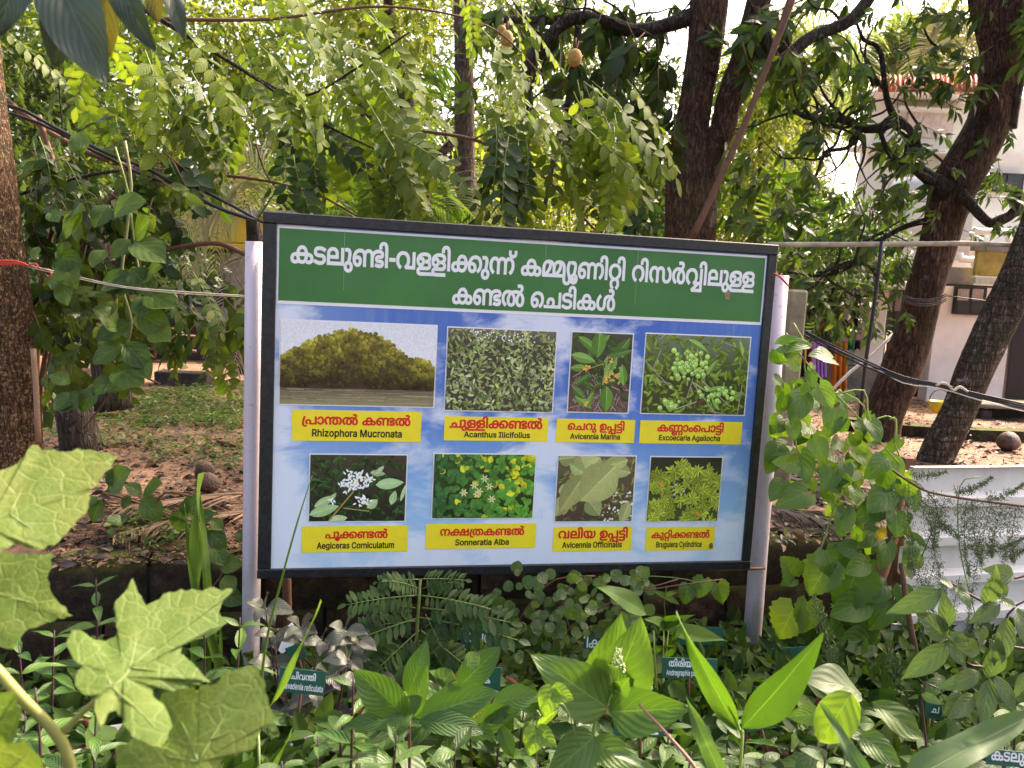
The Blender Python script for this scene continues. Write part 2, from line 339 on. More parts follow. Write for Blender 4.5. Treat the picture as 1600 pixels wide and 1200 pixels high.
# ---------------------------------------------------------------- letter shapes (outlines in font units)
GLYPHS = {   # advance, then outlines as first point and steps
 ' ': (134, []),
 '(': (195, [[62,148,2,41,6,43,10,42,13,42,15,37,17,33,43,0,-18,-39,-15,-41,-12,-41,-9,-41,-5,-39,-2,-37,2,-32,4,-33,20,-71,35,-80,-43,0,-27,53,-20,55,-12,54]]),
 ')': (195, [[27,-68,20,43,15,39,12,36,8,34,5,33,1,31,-1,37,-6,39,-9,41,-12,41,-15,41,-18,39,43,0,17,-33,16,-37,12,-42,10,-43,6,-42,2,-41,-4,-54,-12,-55,-20,-54,-27,-53]]),
 'A': (345, [[13,0,132,364,53,0,134,-364,-49,0,-77,216,-27,84,-12,42,9,0,-23,-77,-91,-265], [79,102,0,40,187,0,0,-40]]),
 'B': (327, [[44,0,0,364,129,0,35,-3,28,-10,21,-16,16,-19,9,-23,3,-26,-2,-21,-7,-17,-9,-14,-12,-11,-15,-8,-15,-5,0,-3,17,-4,17,-8,16,-13,12,-18,9,-22,3,-26,-3,-26,-10,-23,-16,-20,-23,-15,-31,-10,-39,-3], [90,41,86,0,36,4,24,12,14,19,4,21,-2,18,-7,16,-11,14,-15,11,-19,7,-22,2,-88,0], [90,204,80,0,19,2,17,6,14,9,11,13,7,15,2,17,-4,22,-12,18,-21,13,-31,4,-82,0]]),
 'C': (365, [[191,-5,-44,6,-39,17,-33,27,-24,37,-16,46,-5,54,5,54,16,45,24,37,33,28,39,17,44,6,27,-2,25,-6,24,-10,20,-14,18,-17,15,-21,11,-23,7,-27,-46,0,-6,18,-8,15,-10,13,-13,11,-14,9,-16,6,-34,5,-31,-4,-28,-13,-24,-20,-18,-29,-11,-35,-4,-43,4,-43,11,-36,19,-28,23,-20,28,-13,31,-4,18,1,16,4,16,6,14,9,13,11,10,13,8,15,6,18,46,0,-7,-27,-11,-23,-14,-21,-18,-17,-21,-14,-23,-10,-26,-6]]),
 'E': (301, [[44,0,0,364,222,0,0,-41,-176,0,0,-119,164,0,0,-41,-164,0,0,-122,178,0,0,-41]]),
 'I': (220, [[22,0,0,41,65,0,0,282,-65,0,0,41,176,0,0,-41,-64,0,0,-282,64,0,0,-41]]),
 'L': (283, [[44,0,0,364,46,0,0,-323,169,0,0,-41]]),
 'M': (452, [[44,0,0,364,66,0,93,-239,17,-51,11,-40,-10,0,25,80,96,250,66,0,0,-364,-46,0,0,248,2,64,0,16,4,0,-5,-17,-32,-93,-85,-218,-40,0,-87,217,-37,111,4,0,2,-78,0,-250]]),
 'O': (382, [[191,-5,-44,6,-39,17,-32,27,-25,37,-16,46,-5,54,5,54,16,45,25,37,32,28,39,17,44,6,44,-6,39,-17,33,-28,25,-37,15,-45,6,-54,-6,-54,-15,-46,-25,-37,-33,-27,-39,-17], [191,38,31,4,28,13,24,20,18,28,11,36,4,43,-4,43,-11,36,-18,28,-24,20,-28,13,-31,4,-31,-4,-28,-13,-23,-20,-19,-29,-11,-35,-4,-43,4,-43,11,-36,19,-28,23,-20,28,-13]]),
 'R': (322, [[44,0,0,364,124,0,39,-4,31,-11,24,-17,17,-23,10,-27,3,-31,-3,-30,-10,-27,-17,-22,-23,-17,-32,-10,-38,-4,-99,0,0,41,97,0,25,2,21,7,15,10,10,14,6,17,2,19,-2,21,-6,17,-10,14,-15,11,-21,7,-26,2,-76,0,0,-323], [253,0,-88,164,52,0,90,-164]]),
 'S': (321, [[160,-6,-36,3,-32,9,-26,16,-19,20,-13,25,-6,28,48,0,4,-18,10,-16,13,-11,17,-8,20,-5,20,-2,24,2,21,6,17,10,14,13,8,16,3,18,-2,16,-8,12,-11,10,-15,8,-36,13,-44,12,-39,16,-29,20,-18,26,-6,33,4,29,12,25,20,21,25,15,30,9,34,4,33,-4,30,-9,25,-15,19,-20,12,-23,5,-26,-46,0,-8,24,-17,17,-25,11,-30,4,-22,-2,-19,-6,-16,-9,-11,-12,-8,-14,-2,-16,3,-18,9,-13,13,-10,15,-8,15,-6,50,-14,33,-11,34,-18,14,-13,12,-16,8,-19,2,-24,-3,-28,-12,-26,-19,-21,-26,-16,-33,-11]]),
 'a': (281, [[115,-6,-25,2,-22,7,-19,12,-15,17,-9,21,-3,25,2,21,7,17,11,13,14,10,16,7,37,9,72,10,10,4,5,5,2,9,-1,17,-5,13,-8,11,-11,7,-14,5,-18,2,-18,-2,-15,-4,-13,-7,-10,-9,-8,-9,-5,-9,-42,14,12,22,16,17,19,12,20,8,22,4,21,1,15,0,33,-8,17,-8,15,-12,12,-17,8,-22,2,-29,0,-180,-43,0,0,37,-3,0,-6,-10,-9,-10,-12,-9,-14,-8,-19,-5], [123,32,22,3,19,7,15,11,10,14,7,15,2,17,0,37,-4,-3,-17,-5,-43,-6,-23,-4,-14,-4,-13,-6,-10,-8,-6,-11,-2,-14,2,-13,5,-10,9,-9,12,-6]]),
 'b': (306, [[165,-6,-23,2,-18,7,-15,10,-10,10,-13,19,-5,0,0,-42,-42,0,0,364,44,0,0,-135,3,0,5,9,18,20,14,10,18,6,24,2,32,-4,28,-13,23,-20,18,-28,11,-35,4,-40,-4,-41,-11,-34,-17,-29,-24,-21,-28,-13], [159,33,23,4,20,10,15,16,10,21,7,25,2,27,-2,27,-6,24,-11,21,-15,16,-20,10,-23,3,-23,-3,-20,-10,-15,-15,-10,-20,-7,-24,-2,-29,2,-28,7,-25,11,-21,15,-15,19,-10]]),
 'c': (286, [[150,-6,-35,5,-30,13,-25,21,-19,28,-12,34,-4,40,4,40,12,34,19,29,25,21,30,13,35,4,19,-1,18,-4,17,-6,29,-19,11,-13,9,-15,7,-17,-42,-12,-9,19,-15,16,-20,10,-24,3,-25,-4,-20,-10,-16,-17,-10,-21,-7,-24,-2,-26,2,-26,7,-24,10,-21,16,-16,20,-11,25,-4,13,1,12,3,20,10,15,16,6,10,3,11,42,-12,-6,-18,-10,-15,-11,-13,-14,-11,-15,-9,-17,-7,-19,-4]]),
 'd': (306, [[141,-6,-32,4,-28,13,-23,21,-18,29,-11,34,-4,41,4,40,11,35,18,28,23,20,28,13,32,4,24,-2,18,-6,14,-10,10,-10,8,-10,5,-9,4,0,0,135,44,0,0,-364,-43,0,0,42,-5,0,-13,-19,-10,-10,-14,-10,-19,-7], [147,33,23,4,19,10,15,15,11,21,7,25,2,28,-2,29,-7,24,-10,20,-15,15,-19,10,-24,3,-23,-3,-20,-10,-15,-16,-10,-21,-7,-24,-2,-27,2,-27,7,-25,11,-21,15,-16,19,-10]]),
 'e': (292, [[153,-6,-37,5,-31,13,-25,21,-19,28,-12,34,-4,39,4,40,12,34,18,29,24,21,30,14,35,4,22,-1,21,-6,20,-9,18,-14,16,-19,12,-23,8,-29,2,-53,-212,0,0,37,188,0,-20,-14,-2,25,-7,23,-10,18,-15,14,-18,9,-23,3,-23,-3,-19,-9,-16,-14,-11,-17,-7,-20,-2,-22,0,-25,2,-28,8,-23,13,-19,17,-13,20,-8,24,-3,15,1,14,4,12,6,11,8,8,10,6,13,43,-12,-9,-19,-13,-17,-17,-14,-20,-10,-24,-7]]),
 'f': (185, [[166,273,0,-38,-161,0,0,38], [59,0,0,309,2,22,9,18,12,14,17,10,18,6,19,2,15,-1,26,-6,-12,-38,-15,4,-9,0,-17,-3,-12,-7,-7,-13,-2,-17,0,-300]]),
 'g': (307, [[149,-108,-28,2,-24,6,-20,9,-17,11,-13,13,-10,15,36,23,14,-18,10,-8,13,-8,18,-5,21,-2,30,4,24,12,16,20,5,29,0,55,-4,0,-13,-19,-10,-10,-14,-8,-19,-7,-23,-2,-31,4,-28,12,-24,19,-17,26,-12,33,-4,40,4,39,11,34,18,28,23,20,29,13,32,4,23,-2,19,-6,14,-10,10,-10,8,-10,5,-9,4,0,0,44,43,0,0,-280,-4,-32,-12,-26,-18,-19,-25,-13,-28,-8], [148,43,23,3,19,9,15,14,11,19,6,23,3,28,-3,27,-6,24,-11,20,-15,14,-19,10,-23,3,-24,-3,-19,-10,-15,-16,-11,-20,-7,-23,-2,-26,2,-27,7,-23,11,-19,15,-14,19,-10]]),
 'h': (296, [[83,164,0,-164,-44,0,0,364,44,0,0,-157,-8,0,15,32,20,21,26,12,29,4,25,-2,23,-9,19,-14,13,-20,9,-26,3,-32,0,-173,-44,0,0,170,-4,28,-13,21,-19,13,-26,5,-18,-2,-17,-7,-14,-10,-10,-15,-7,-18]]),
 'i': (121, [[39,0,0,273,44,0,0,-273], [61,318,-12,2,-10,6,-6,10,-3,11,3,11,6,9,10,7,12,2,12,-2,10,-7,6,-9,3,-11,-3,-11,-6,-10,-10,-6]]),
 'l': (138, [[100,-2,-27,4,-19,13,-12,19,-3,27,0,303,44,0,0,-292,1,-16,3,-11,7,-6,11,-2,18,2,9,-37,-15,-3]]),
 'm': (438, [[39,0,0,273,42,0,1,-61,-4,0,7,20,11,17,13,12,15,10,17,5,17,2,27,-5,21,-13,15,-22,9,-27,-6,0,7,20,11,16,14,13,17,10,20,6,20,2,23,-3,21,-7,17,-13,14,-18,9,-24,2,-29,0,-184,-44,0,0,183,-4,25,-12,17,-18,10,-21,3,-17,-2,-14,-6,-12,-9,-9,-12,-5,-14,-2,-17,0,-178,-44,0,0,187,-4,21,-11,16,-17,10,-21,4,-16,-2,-14,-6,-13,-9,-10,-13,-6,-16,-2,-20,0,-172]]),
 118: (368, [[248,-6,-20,1,-18,5,-16,7,-14,10,-11,13,-9,16,-6,19,-4,20,-2,23,4,37,12,33,9,16,21,29,40,43,10,9,16,19,9,20,1,12,-1,8,-8,16,-7,5,-10,4,-13,1,-21,-2,-12,-2,-4,-2,-10,35,23,5,20,2,29,-1,16,-4,12,-6,10,-7,8,-9,9,-18,3,-17,-2,-17,-4,-15,-8,-14,-10,-14,-26,-28,-10,-14,-14,-12,-11,-13,-10,-13,-15,-27,-9,-29,-3,-30,1,-19,7,-29,6,-11,7,-8,16,-9,19,-3,17,2,14,7,11,11,8,15,4,20,2,36,-4,26,-8,25,-6,12,-14,21,-9,10,-9,9,-11,7,-20,10,-9,3,-8,2,-30,3,-23,-2,-20,-5,-18,-8,-15,-11,-13,-14,-10,-15,-7,-18,-5,-18,-1,-21,3,-32,10,-27,7,-12,18,-21,23,-17,-25,-31,-27,19,-13,13,-11,14,-10,16,-8,17,-6,20,-4,21,-1,22,1,21,3,19,6,18,8,17,10,15,12,14,14,12,16,10,19,8,20,6,22,4,39,1,40,-7,12,-4,21,-10,19,-12,16,-14,14,-16,11,-17,17,-36,5,-19,3,-19,-2,-52,-9,-29,-15,-23,-19,-17,-25,-11]]),
 119: (599, [[366,283,42,-2,26,-4,25,-7,11,-5,22,-11,27,-17,22,-20,17,-24,12,-26,7,-28,3,-29,-3,-33,-9,-29,-14,-23,-20,-17,-25,-11,-31,-3,-19,1,-18,5,-16,7,-14,10,-11,13,-9,16,-6,19,-4,20,-1,23,1,19,7,35,16,32,21,29,57,60,14,20,4,11,1,12,-1,8,-8,16,-7,5,-10,4,-13,1,-21,-2,-17,-4,-9,35,23,5,20,2,29,-1,16,-4,12,-6,10,-7,8,-9,5,-9,4,-9,2,-9,-1,-25,-4,-15,-18,-28,-26,-28,-11,-14,-13,-12,-21,-26,-15,-27,-9,-29,-2,-15,0,-34,3,-16,4,-13,6,-11,7,-8,16,-9,19,-3,17,2,14,7,11,11,8,15,4,20,2,24,-1,18,-7,33,-7,15,-8,14,-10,13,-12,11,-14,10,-25,12,-25,7,-29,5,-15,1,-47,-1,-30,-5,-28,-9,-29,-15,-18,-15,-14,-18,-12,-20,-6,-25,-2,-48,3,-17,5,-13,6,-11,7,-8,8,-6,9,-4,20,-3,19,3,9,4,9,5,7,9,6,10,4,14,3,16,1,20,-5,36,-5,18,-7,16,-19,28,-24,21,-25,13,-15,4,-15,2,-41,-1,-21,-5,-19,-8,-16,-11,-13,-14,-10,-15,-7,-18,-5,-19,-1,-21,3,-32,10,-27,7,-12,18,-21,23,-17,-25,-31,-27,19,-13,13,-11,14,-10,16,-8,17,-6,20,-4,21,-1,22,1,21,3,19,6,18,8,17,10,15,12,14,14,12,17,10,18,8,20,6,22,4,25,1,30,-2,29,-7,27,-12,35,-26,19,-19,16,-23,13,-25,8,-29,3,-30,-2,-23,-4,-21,-6,-18,-9,-16,-12,-13,-14,-11,-16,-8,-19,-4,-20,-2,-21,2,-19,4,-16,8,-14,11,-12,13,-9,16,-6,18,-4,21,-1,23,1,20,3,20,13,35,9,15,24,27,14,12,15,10,31,16,19,7,19,5,20,3]]),
 120: (522, [[392,396,18,-1,16,-4,12,-6,10,-7,8,-9,9,-18,3,-17,-2,-17,-4,-15,-18,-28,-26,-28,-10,-14,-14,-12,-21,-26,-8,-13,-7,-14,-9,-29,-3,-30,1,-19,7,-29,6,-10,7,-8,8,-6,8,-4,19,-3,17,2,14,7,11,11,8,15,4,20,2,24,0,12,-4,26,-13,36,-22,31,-9,9,-11,8,-17,10,-24,6,-17,2,-35,-5,-19,-8,-7,-5,-11,-11,-9,-13,-6,-15,-5,-18,-2,-20,-2,-60,-4,-24,-10,-28,-11,-15,-10,-10,-11,-8,-12,-6,-30,-7,-18,-1,-23,2,-21,5,-19,9,-17,13,-14,15,-11,20,-8,22,-5,24,-1,49,3,21,5,18,7,18,19,31,27,29,16,13,27,-31,-22,-18,-18,-23,-7,-13,-6,-14,-4,-16,-3,-17,1,-38,7,-35,7,-14,9,-12,10,-9,12,-7,13,-5,14,-1,13,1,20,5,7,5,6,5,11,17,6,25,3,79,4,23,6,20,8,17,23,27,27,17,15,5,17,4,35,3,13,0,24,-4,33,-11,10,-6,17,-11,15,-13,26,-32,17,-37,5,-19,3,-20,1,-20,-2,-33,-9,-29,-14,-23,-20,-17,-25,-11,-30,-3,-20,1,-18,5,-16,7,-14,10,-11,13,-9,16,-6,19,-4,20,-2,23,4,37,12,33,9,16,21,29,40,43,10,9,16,19,9,20,1,12,-1,8,-8,16,-7,5,-10,4,-20,1,-26,-4,-4,-2,-10,35,23,5]]),
 13: (346, [[174,283,26,-1,24,-4,21,-7,19,-9,15,-11,13,-12,11,-14,9,-15,6,-15,5,-16,3,-17,-1,-39,-3,-21,-6,-19,-7,-16,-10,-15,-24,-22,-26,-14,-15,-5,-35,-7,-43,-4,-38,0,-25,-3,-10,-3,-9,-6,-6,-14,0,-10,2,-9,6,-7,8,-6,13,-4,20,-2,199,0,0,-36,-205,0,-15,1,-34,9,-18,11,-7,7,-5,8,-4,10,-3,20,3,22,3,9,5,9,16,14,16,8,21,5,14,2,47,0,22,2,36,5,14,4,12,5,20,13,8,8,12,19,4,12,4,27,0,28,-2,13,-8,24,-7,11,-17,19,-12,8,-14,6,-15,5,-18,3,-19,1,-30,-2,-34,-11,-18,-12,-13,-15,-10,-16,-4,-10,1,-6,-3,-11,-1,-11,2,-19,4,-15,6,-12,9,-9,11,-6,14,-1,14,1,11,4,8,7,6,10,5,21,-4,20,-4,6,-10,9,-6,3,-17,2,-14,-1,-13,-5,-11,-7,-25,-26,-11,28,12,14,16,13,19,10,11,4,23,3,17,-1,26,-9,10,-8,8,-9,6,-10,5,-11,3,-25,-1,-13,-3,-13,-5,-12,-7,-11,-9,-9,-12,-9,-13,-6,-16,-3,-18,-1,-16,1,-15,4,-14,6,-12,9,-10,11,-8,13,-9,34,-1,20,1,17,3,16,13,31,22,26,30,20,38,13,22,3]]),
 160: (122, [[-26,-34,-2,-7,0,-16,7,-23,5,-7,15,-10,23,-3,17,2,13,4,10,8,7,10,4,13,1,15,-2,25,-5,18,-37,99,-7,36,-1,20,2,22,3,22,6,22,8,22,19,39,45,0,-16,-30,-11,-28,-8,-26,-4,-41,1,-18,7,-34,10,-32,23,-59,9,-34,2,-23,-3,-27,-9,-22,-16,-17,-19,-12,-23,-7,-26,-2,-27,3,-23,8,-19,13,-14,18,-8,20,-3,35,2,8]]),
 162: (122, [[126,277,-25,-58,-24,-82,-9,-51,-2,-26,0,-46,3,-18,4,-14,6,-13,8,-9,10,-7,12,-5,13,-3,24,-1,20,3,5,-37,-16,-2,-51,1,-19,5,-17,8,-14,12,-12,14,-9,18,-6,20,-4,23,-1,25,1,26,2,27,4,27,12,53,17,55,22,55]]),
 163: (753, [[262,283,25,-2,21,-6,19,-11,16,-14,13,-17,10,-20,11,-47,1,-26,-2,-30,-4,-27,-8,-23,-11,-20,-13,-16,-16,-13,-18,-10,-21,-5,-23,-2,-17,1,-17,3,-15,5,-14,7,-23,21,-10,13,-14,33,-7,40,-1,23,4,41,10,35,18,29,23,21,29,13], [262,248,-24,-3,-18,-9,-15,-15,-10,-21,-6,-27,-2,-34,1,-23,7,-38,7,-15,8,-13,10,-9,12,-7,13,-4,15,-1,16,1,14,4,12,7,10,9,8,12,6,15,5,18,3,20,1,24,-1,24,-7,38,-7,15,-8,11,-10,9,-12,7,-13,4], [108,-6,-28,2,-22,8,-18,12,-14,16,-7,20,-3,24,1,15,9,26,18,20,10,7,27,12,36,6,31,2,349,0,28,-3,22,-6,17,-8,14,-11,6,-8,10,-18,5,-22,1,-12,-3,-24,-8,-20,-13,-16,-17,-12,-21,-8,-26,-2,-18,1,-17,4,-15,7,-14,9,-11,12,-9,15,-7,17,-5,20,-1,37,4,36,6,22,7,18,20,32,12,14,14,12,30,18,36,11,19,3,19,1,25,-1,22,-4,21,-6,17,-8,16,-10,13,-12,12,-14,9,-15,7,-17,5,-18,5,-38,-5,-43,-6,-19,-17,-33,-12,-15,-26,-24,-15,-10,-25,31,11,7,20,18,16,23,6,13,7,30,1,18,-1,21,-4,19,-7,18,-10,15,-12,13,-15,11,-17,8,-20,4,-22,2,-19,-1,-18,-4,-16,-6,-16,-8,-26,-24,-10,-15,-9,-17,-7,-23,-4,-27,0,-35,2,-15,9,-22,7,-8,17,-11,10,-2,12,-1,13,1,11,4,9,6,7,9,4,11,1,23,-4,14,-6,12,-12,10,-18,7,-27,4,-347,0,-18,-1,-27,-4,-11,-4,-15,-10,-9,-10,-3,-7,-2,-16,1,-10,5,-17,5,-7,6,-5,15,-7,19,-2,21,2,11,3,22,11,12,8,25,-27,-29,-18,-20,-8,-32,-6]]),
 167: (848, [[262,283,25,-2,21,-6,19,-11,16,-14,13,-17,10,-20,11,-47,1,-26,-2,-30,-4,-27,-8,-23,-11,-20,-13,-16,-16,-13,-18,-10,-21,-5,-23,-2,-17,1,-17,3,-15,5,-14,7,-23,21,-10,13,-14,33,-7,40,-1,23,4,41,10,35,18,29,23,21,29,13], [262,248,-23,-3,-19,-9,-14,-15,-11,-21,-6,-27,-2,-34,1,-23,7,-38,7,-15,8,-13,10,-9,12,-7,13,-4,15,-1,16,1,14,4,12,7,10,9,8,12,6,15,5,18,3,20,1,24,-1,24,-7,38,-7,15,-8,11,-10,9,-12,7,-13,4], [108,-6,-28,2,-22,8,-18,12,-14,16,-7,20,-3,24,1,15,4,14,5,12,8,10,10,10,10,7,27,12,11,2,25,4,31,2,206,0,50,-2,37,-7,15,-6,14,-8,16,-15,11,-20,3,-12,-1,-30,-6,-14,-9,-12,-20,-18,-10,15,158,0,-8,-35,-184,0,-8,34,12,2,11,4,9,6,8,9,4,11,2,13,-5,21,-8,10,-5,4,-11,6,-11,4,-46,5,-228,0,-18,-1,-27,-4,-11,-4,-15,-10,-5,-5,-7,-13,-2,-16,1,-10,5,-17,5,-6,6,-5,15,-7,19,-2,21,2,11,3,22,11,12,8,25,-27,-29,-18,-20,-8,-32,-6], [602,0,0,209,-3,16,-9,15,-12,7,-12,1,-9,-1,-8,-3,-7,-6,-5,-7,-3,-10,-1,-12,1,-10,5,-18,5,-8,17,-13,25,-7,16,-1,33,1,18,4,17,6,15,8,15,10,12,11,23,26,10,14,18,30,7,15,42,0,0,-277], [568,283,11,0,10,-2,9,-2,15,-6,15,-12,11,-20,4,-13,3,-35,0,-158,124,0,0,171,1,12,2,4,-10,-21,-12,-19,-31,-31,-36,-21,-20,-7,-21,-4,-21,-1,-41,1,-22,4,-19,7,-16,9,-12,11,-10,13,-7,14,-4,15,-1,16,1,13,3,12,5,11,7,11,9,9,11,8,12,6,14,4]]),
 184: (282, [[134,283,29,-1,25,-3,44,-13,19,-7,17,-9,-24,-34,-14,9,-33,13,-19,5,-21,3,-23,1,-16,-1,-26,-5,-9,-4,-8,-6,-11,-13,-3,-16,1,-12,3,-9,6,-7,8,-5,10,-5,27,-4,34,-2,29,0,35,-7,14,-6,12,-8,14,-16,6,-15,4,-18,-2,-28,-5,-15,-9,-13,-12,-11,-14,-8,-16,-6,-17,-4,-37,-3,-131,0,0,35,131,0,27,2,11,2,9,4,12,8,6,9,3,12,-1,19,-4,11,-15,12,-7,3,-19,4,-61,2,-21,2,-19,5,-16,6,-14,8,-11,10,-11,20,-3,17,1,25,4,15,7,13,10,11,13,10,15,7,19,6,22,4], [144,-126,-34,1,-31,6,-29,9,-40,18,23,34,21,-11,36,-14,42,-7,14,0,32,3,22,7,14,12,7,16,1,8,-2,10,-3,10,-6,9,-8,8,-10,7,-13,6,18,28,14,-4,22,-12,16,-17,6,-10,7,-22,1,-13,-1,-15,-5,-15,-7,-13,-10,-11,-13,-10,-16,-8,-20,-6,-22,-3]]),
 190: (684, [[179,283,26,-1,22,-5,19,-7,16,-10,14,-12,12,-14,-7,2,11,14,13,12,30,16,17,4,18,1,21,-1,18,-5,15,-7,13,-9,11,-11,10,-14,-6,-4,12,17,14,13,14,10,15,6,18,4,19,1,24,-2,22,-6,20,-10,16,-14,14,-16,10,-19,8,-22,5,-23,1,-46,-3,-20,-5,-18,-15,-33,-23,-29,-30,-26,-28,27,12,9,20,21,15,25,6,14,4,15,3,17,0,19,-1,19,-3,17,-5,16,-7,14,-9,12,-11,10,-12,7,-14,5,-14,1,-13,-1,-11,-2,-10,-4,-16,-13,-6,-9,-6,-17,-4,-22,0,-174,-44,0,0,170,-1,15,-5,23,-11,17,-5,5,-7,4,-15,6,-20,2,-19,-2,-9,-3,-7,-4,-12,-10,-6,-8,-8,-19,-2,-13,-3,-34,0,-149,-42,0,0,145,-3,36,-7,25,-13,17,-7,6,-9,5,-20,6,-25,2,-22,-2,-21,-5,-19,-10,-16,-12,-13,-15,-11,-18,-8,-20,-5,-22,-1,-47,7,-29,6,-12,7,-9,8,-8,9,-5,11,-3,11,-1,8,1,14,5,6,4,5,6,7,14,3,19,-2,16,-4,12,-8,10,-9,7,-11,5,-14,1,-12,-1,-13,-3,-23,-13,-20,-19,-8,31,23,21,14,8,15,6,16,4,16,1,15,-1,14,-3,13,-6,12,-7,9,-9,8,-11,9,-28,1,-17,-1,-17,-4,-16,-6,-14,-7,-12,-10,-10,-12,-9,-28,-9,-17,-1,-17,1,-16,5,-16,7,-14,10,-12,14,-10,17,-8,20,-4,25,-2,27,2,34,7,30,12,26,16,22,19,18,22,14,25,11,27,6], [297,32,22,-2,19,-4,17,-8,14,-10,12,-11,8,-13,-31,-70,0,28,-4,24,-4,9,-6,7,-6,6,-12,7,-22,5,-32,-3,-12,-3,-11,-6,-10,-6,-9,-8,-8,-10,-5,-11,-5,-21,0,-28,5,-20,8,-13,5,-4,12,-5,17,0,8,3,7,5,4,7,3,8,1,11,-1,9,-3,8,-5,7,-6,4,-8,3,-9,1,-20,-3,-17,-10,-15,-13,-7,24,18,16,23,12,12,3,12,1,18,-2,15,-6,13,-10,8,-13,6,-15,2,-17,-2,-18,-6,-15,-10,-13,-13,-10,-17,-6,-22,-1,-20,2,-18,8,-15,13,-11,18,-6,22,-2,27,1,21,6,19,9,17,11,16,15,12,17,11,19,8,21,4], [442,32,15,-1,14,-3,12,-5,10,-7,9,-9,8,-10,-6,0,8,11,20,16,12,5,13,3,32,-1,16,-4,14,-7,13,-9,10,-11,9,-14,6,-15,4,-17,1,-18,-2,-23,-4,-20,-8,-17,-23,-31,-15,-13,-24,25,19,21,13,27,4,16,1,19,-2,18,-4,15,-8,12,-11,8,-12,5,-23,2,-17,-6,-5,-4,-7,-9,-6,-15,-2,-23,0,-109,-38,0,0,110,-3,22,-2,8,-7,13,-14,10,-12,3,-15,0,-12,-3,-14,-9,-5,-6,-3,-7,-3,-18,-2,-28,0,-95,-38,0,0,86,16,78,19,19,11,7,12,5,12,3]]),
 191: (731, [[179,283,26,-1,22,-5,19,-7,16,-10,14,-12,12,-14,-7,2,11,14,13,12,30,16,17,4,18,1,21,-1,19,-5,18,-7,15,-11,14,-16,13,-21,-4,-16,12,-62,0,-144,-44,0,0,175,-3,27,-3,11,-11,17,-5,5,-7,4,-15,6,-20,2,-19,-2,-9,-3,-7,-4,-12,-10,-6,-8,-8,-19,-4,-28,-1,-19,0,-154,-42,0,0,150,-3,36,-7,25,-6,9,-14,14,-9,5,-20,6,-11,1,-14,1,-22,-2,-21,-5,-19,-10,-16,-12,-13,-15,-11,-18,-8,-20,-5,-22,-1,-29,0,-18,7,-29,6,-12,7,-9,8,-8,9,-5,11,-3,11,-1,8,1,14,5,6,4,5,6,7,14,3,19,-2,16,-4,12,-8,10,-9,7,-11,5,-14,1,-12,-1,-13,-3,-23,-13,-20,-19,-8,31,23,21,14,8,15,6,16,4,16,1,15,-1,14,-3,25,-13,9,-9,8,-11,9,-28,1,-17,-1,-17,-4,-16,-13,-26,-10,-10,-12,-9,-28,-9,-17,-1,-17,1,-16,5,-16,7,-14,10,-12,14,-10,17,-8,20,-4,25,-2,27,2,34,7,30,12,26,16,22,19,18,22,14,25,11,27,6], [601,283,21,-1,38,-7,15,-6,13,-8,11,-10,8,-11,5,-13,2,-15,-5,-27,-7,-10,-12,-11,-8,-4,-23,-4,-31,0,-34,-3,-11,-4,-4,-5,-2,-6,1,-11,5,-6,7,-3,10,-2,60,-3,22,-6,16,-9,9,-11,3,-7,4,-15,-1,-20,-3,-11,-13,-19,-10,-7,-12,-6,-14,-4,-17,-3,-18,-1,-36,2,-33,7,-27,9,16,34,25,-9,26,-6,27,-1,17,0,12,3,9,4,6,5,3,7,1,7,-1,8,-3,7,-15,7,-22,2,-27,0,-17,2,-25,7,-16,13,-3,4,-6,15,-1,21,7,20,11,11,16,10,23,6,52,1,15,2,5,3,4,4,2,5,1,8,-3,11,-6,9,-11,6,-14,5,-17,3,-21,1,-36,-3,-28,-10,-12,-7,-21,-20,-16,-28,-5,-17,-3,-19,-1,-21,0,-61,-26,17,-5,108,15,32,17,22,11,10,12,9,15,8,17,7,20,5,22,3]]),
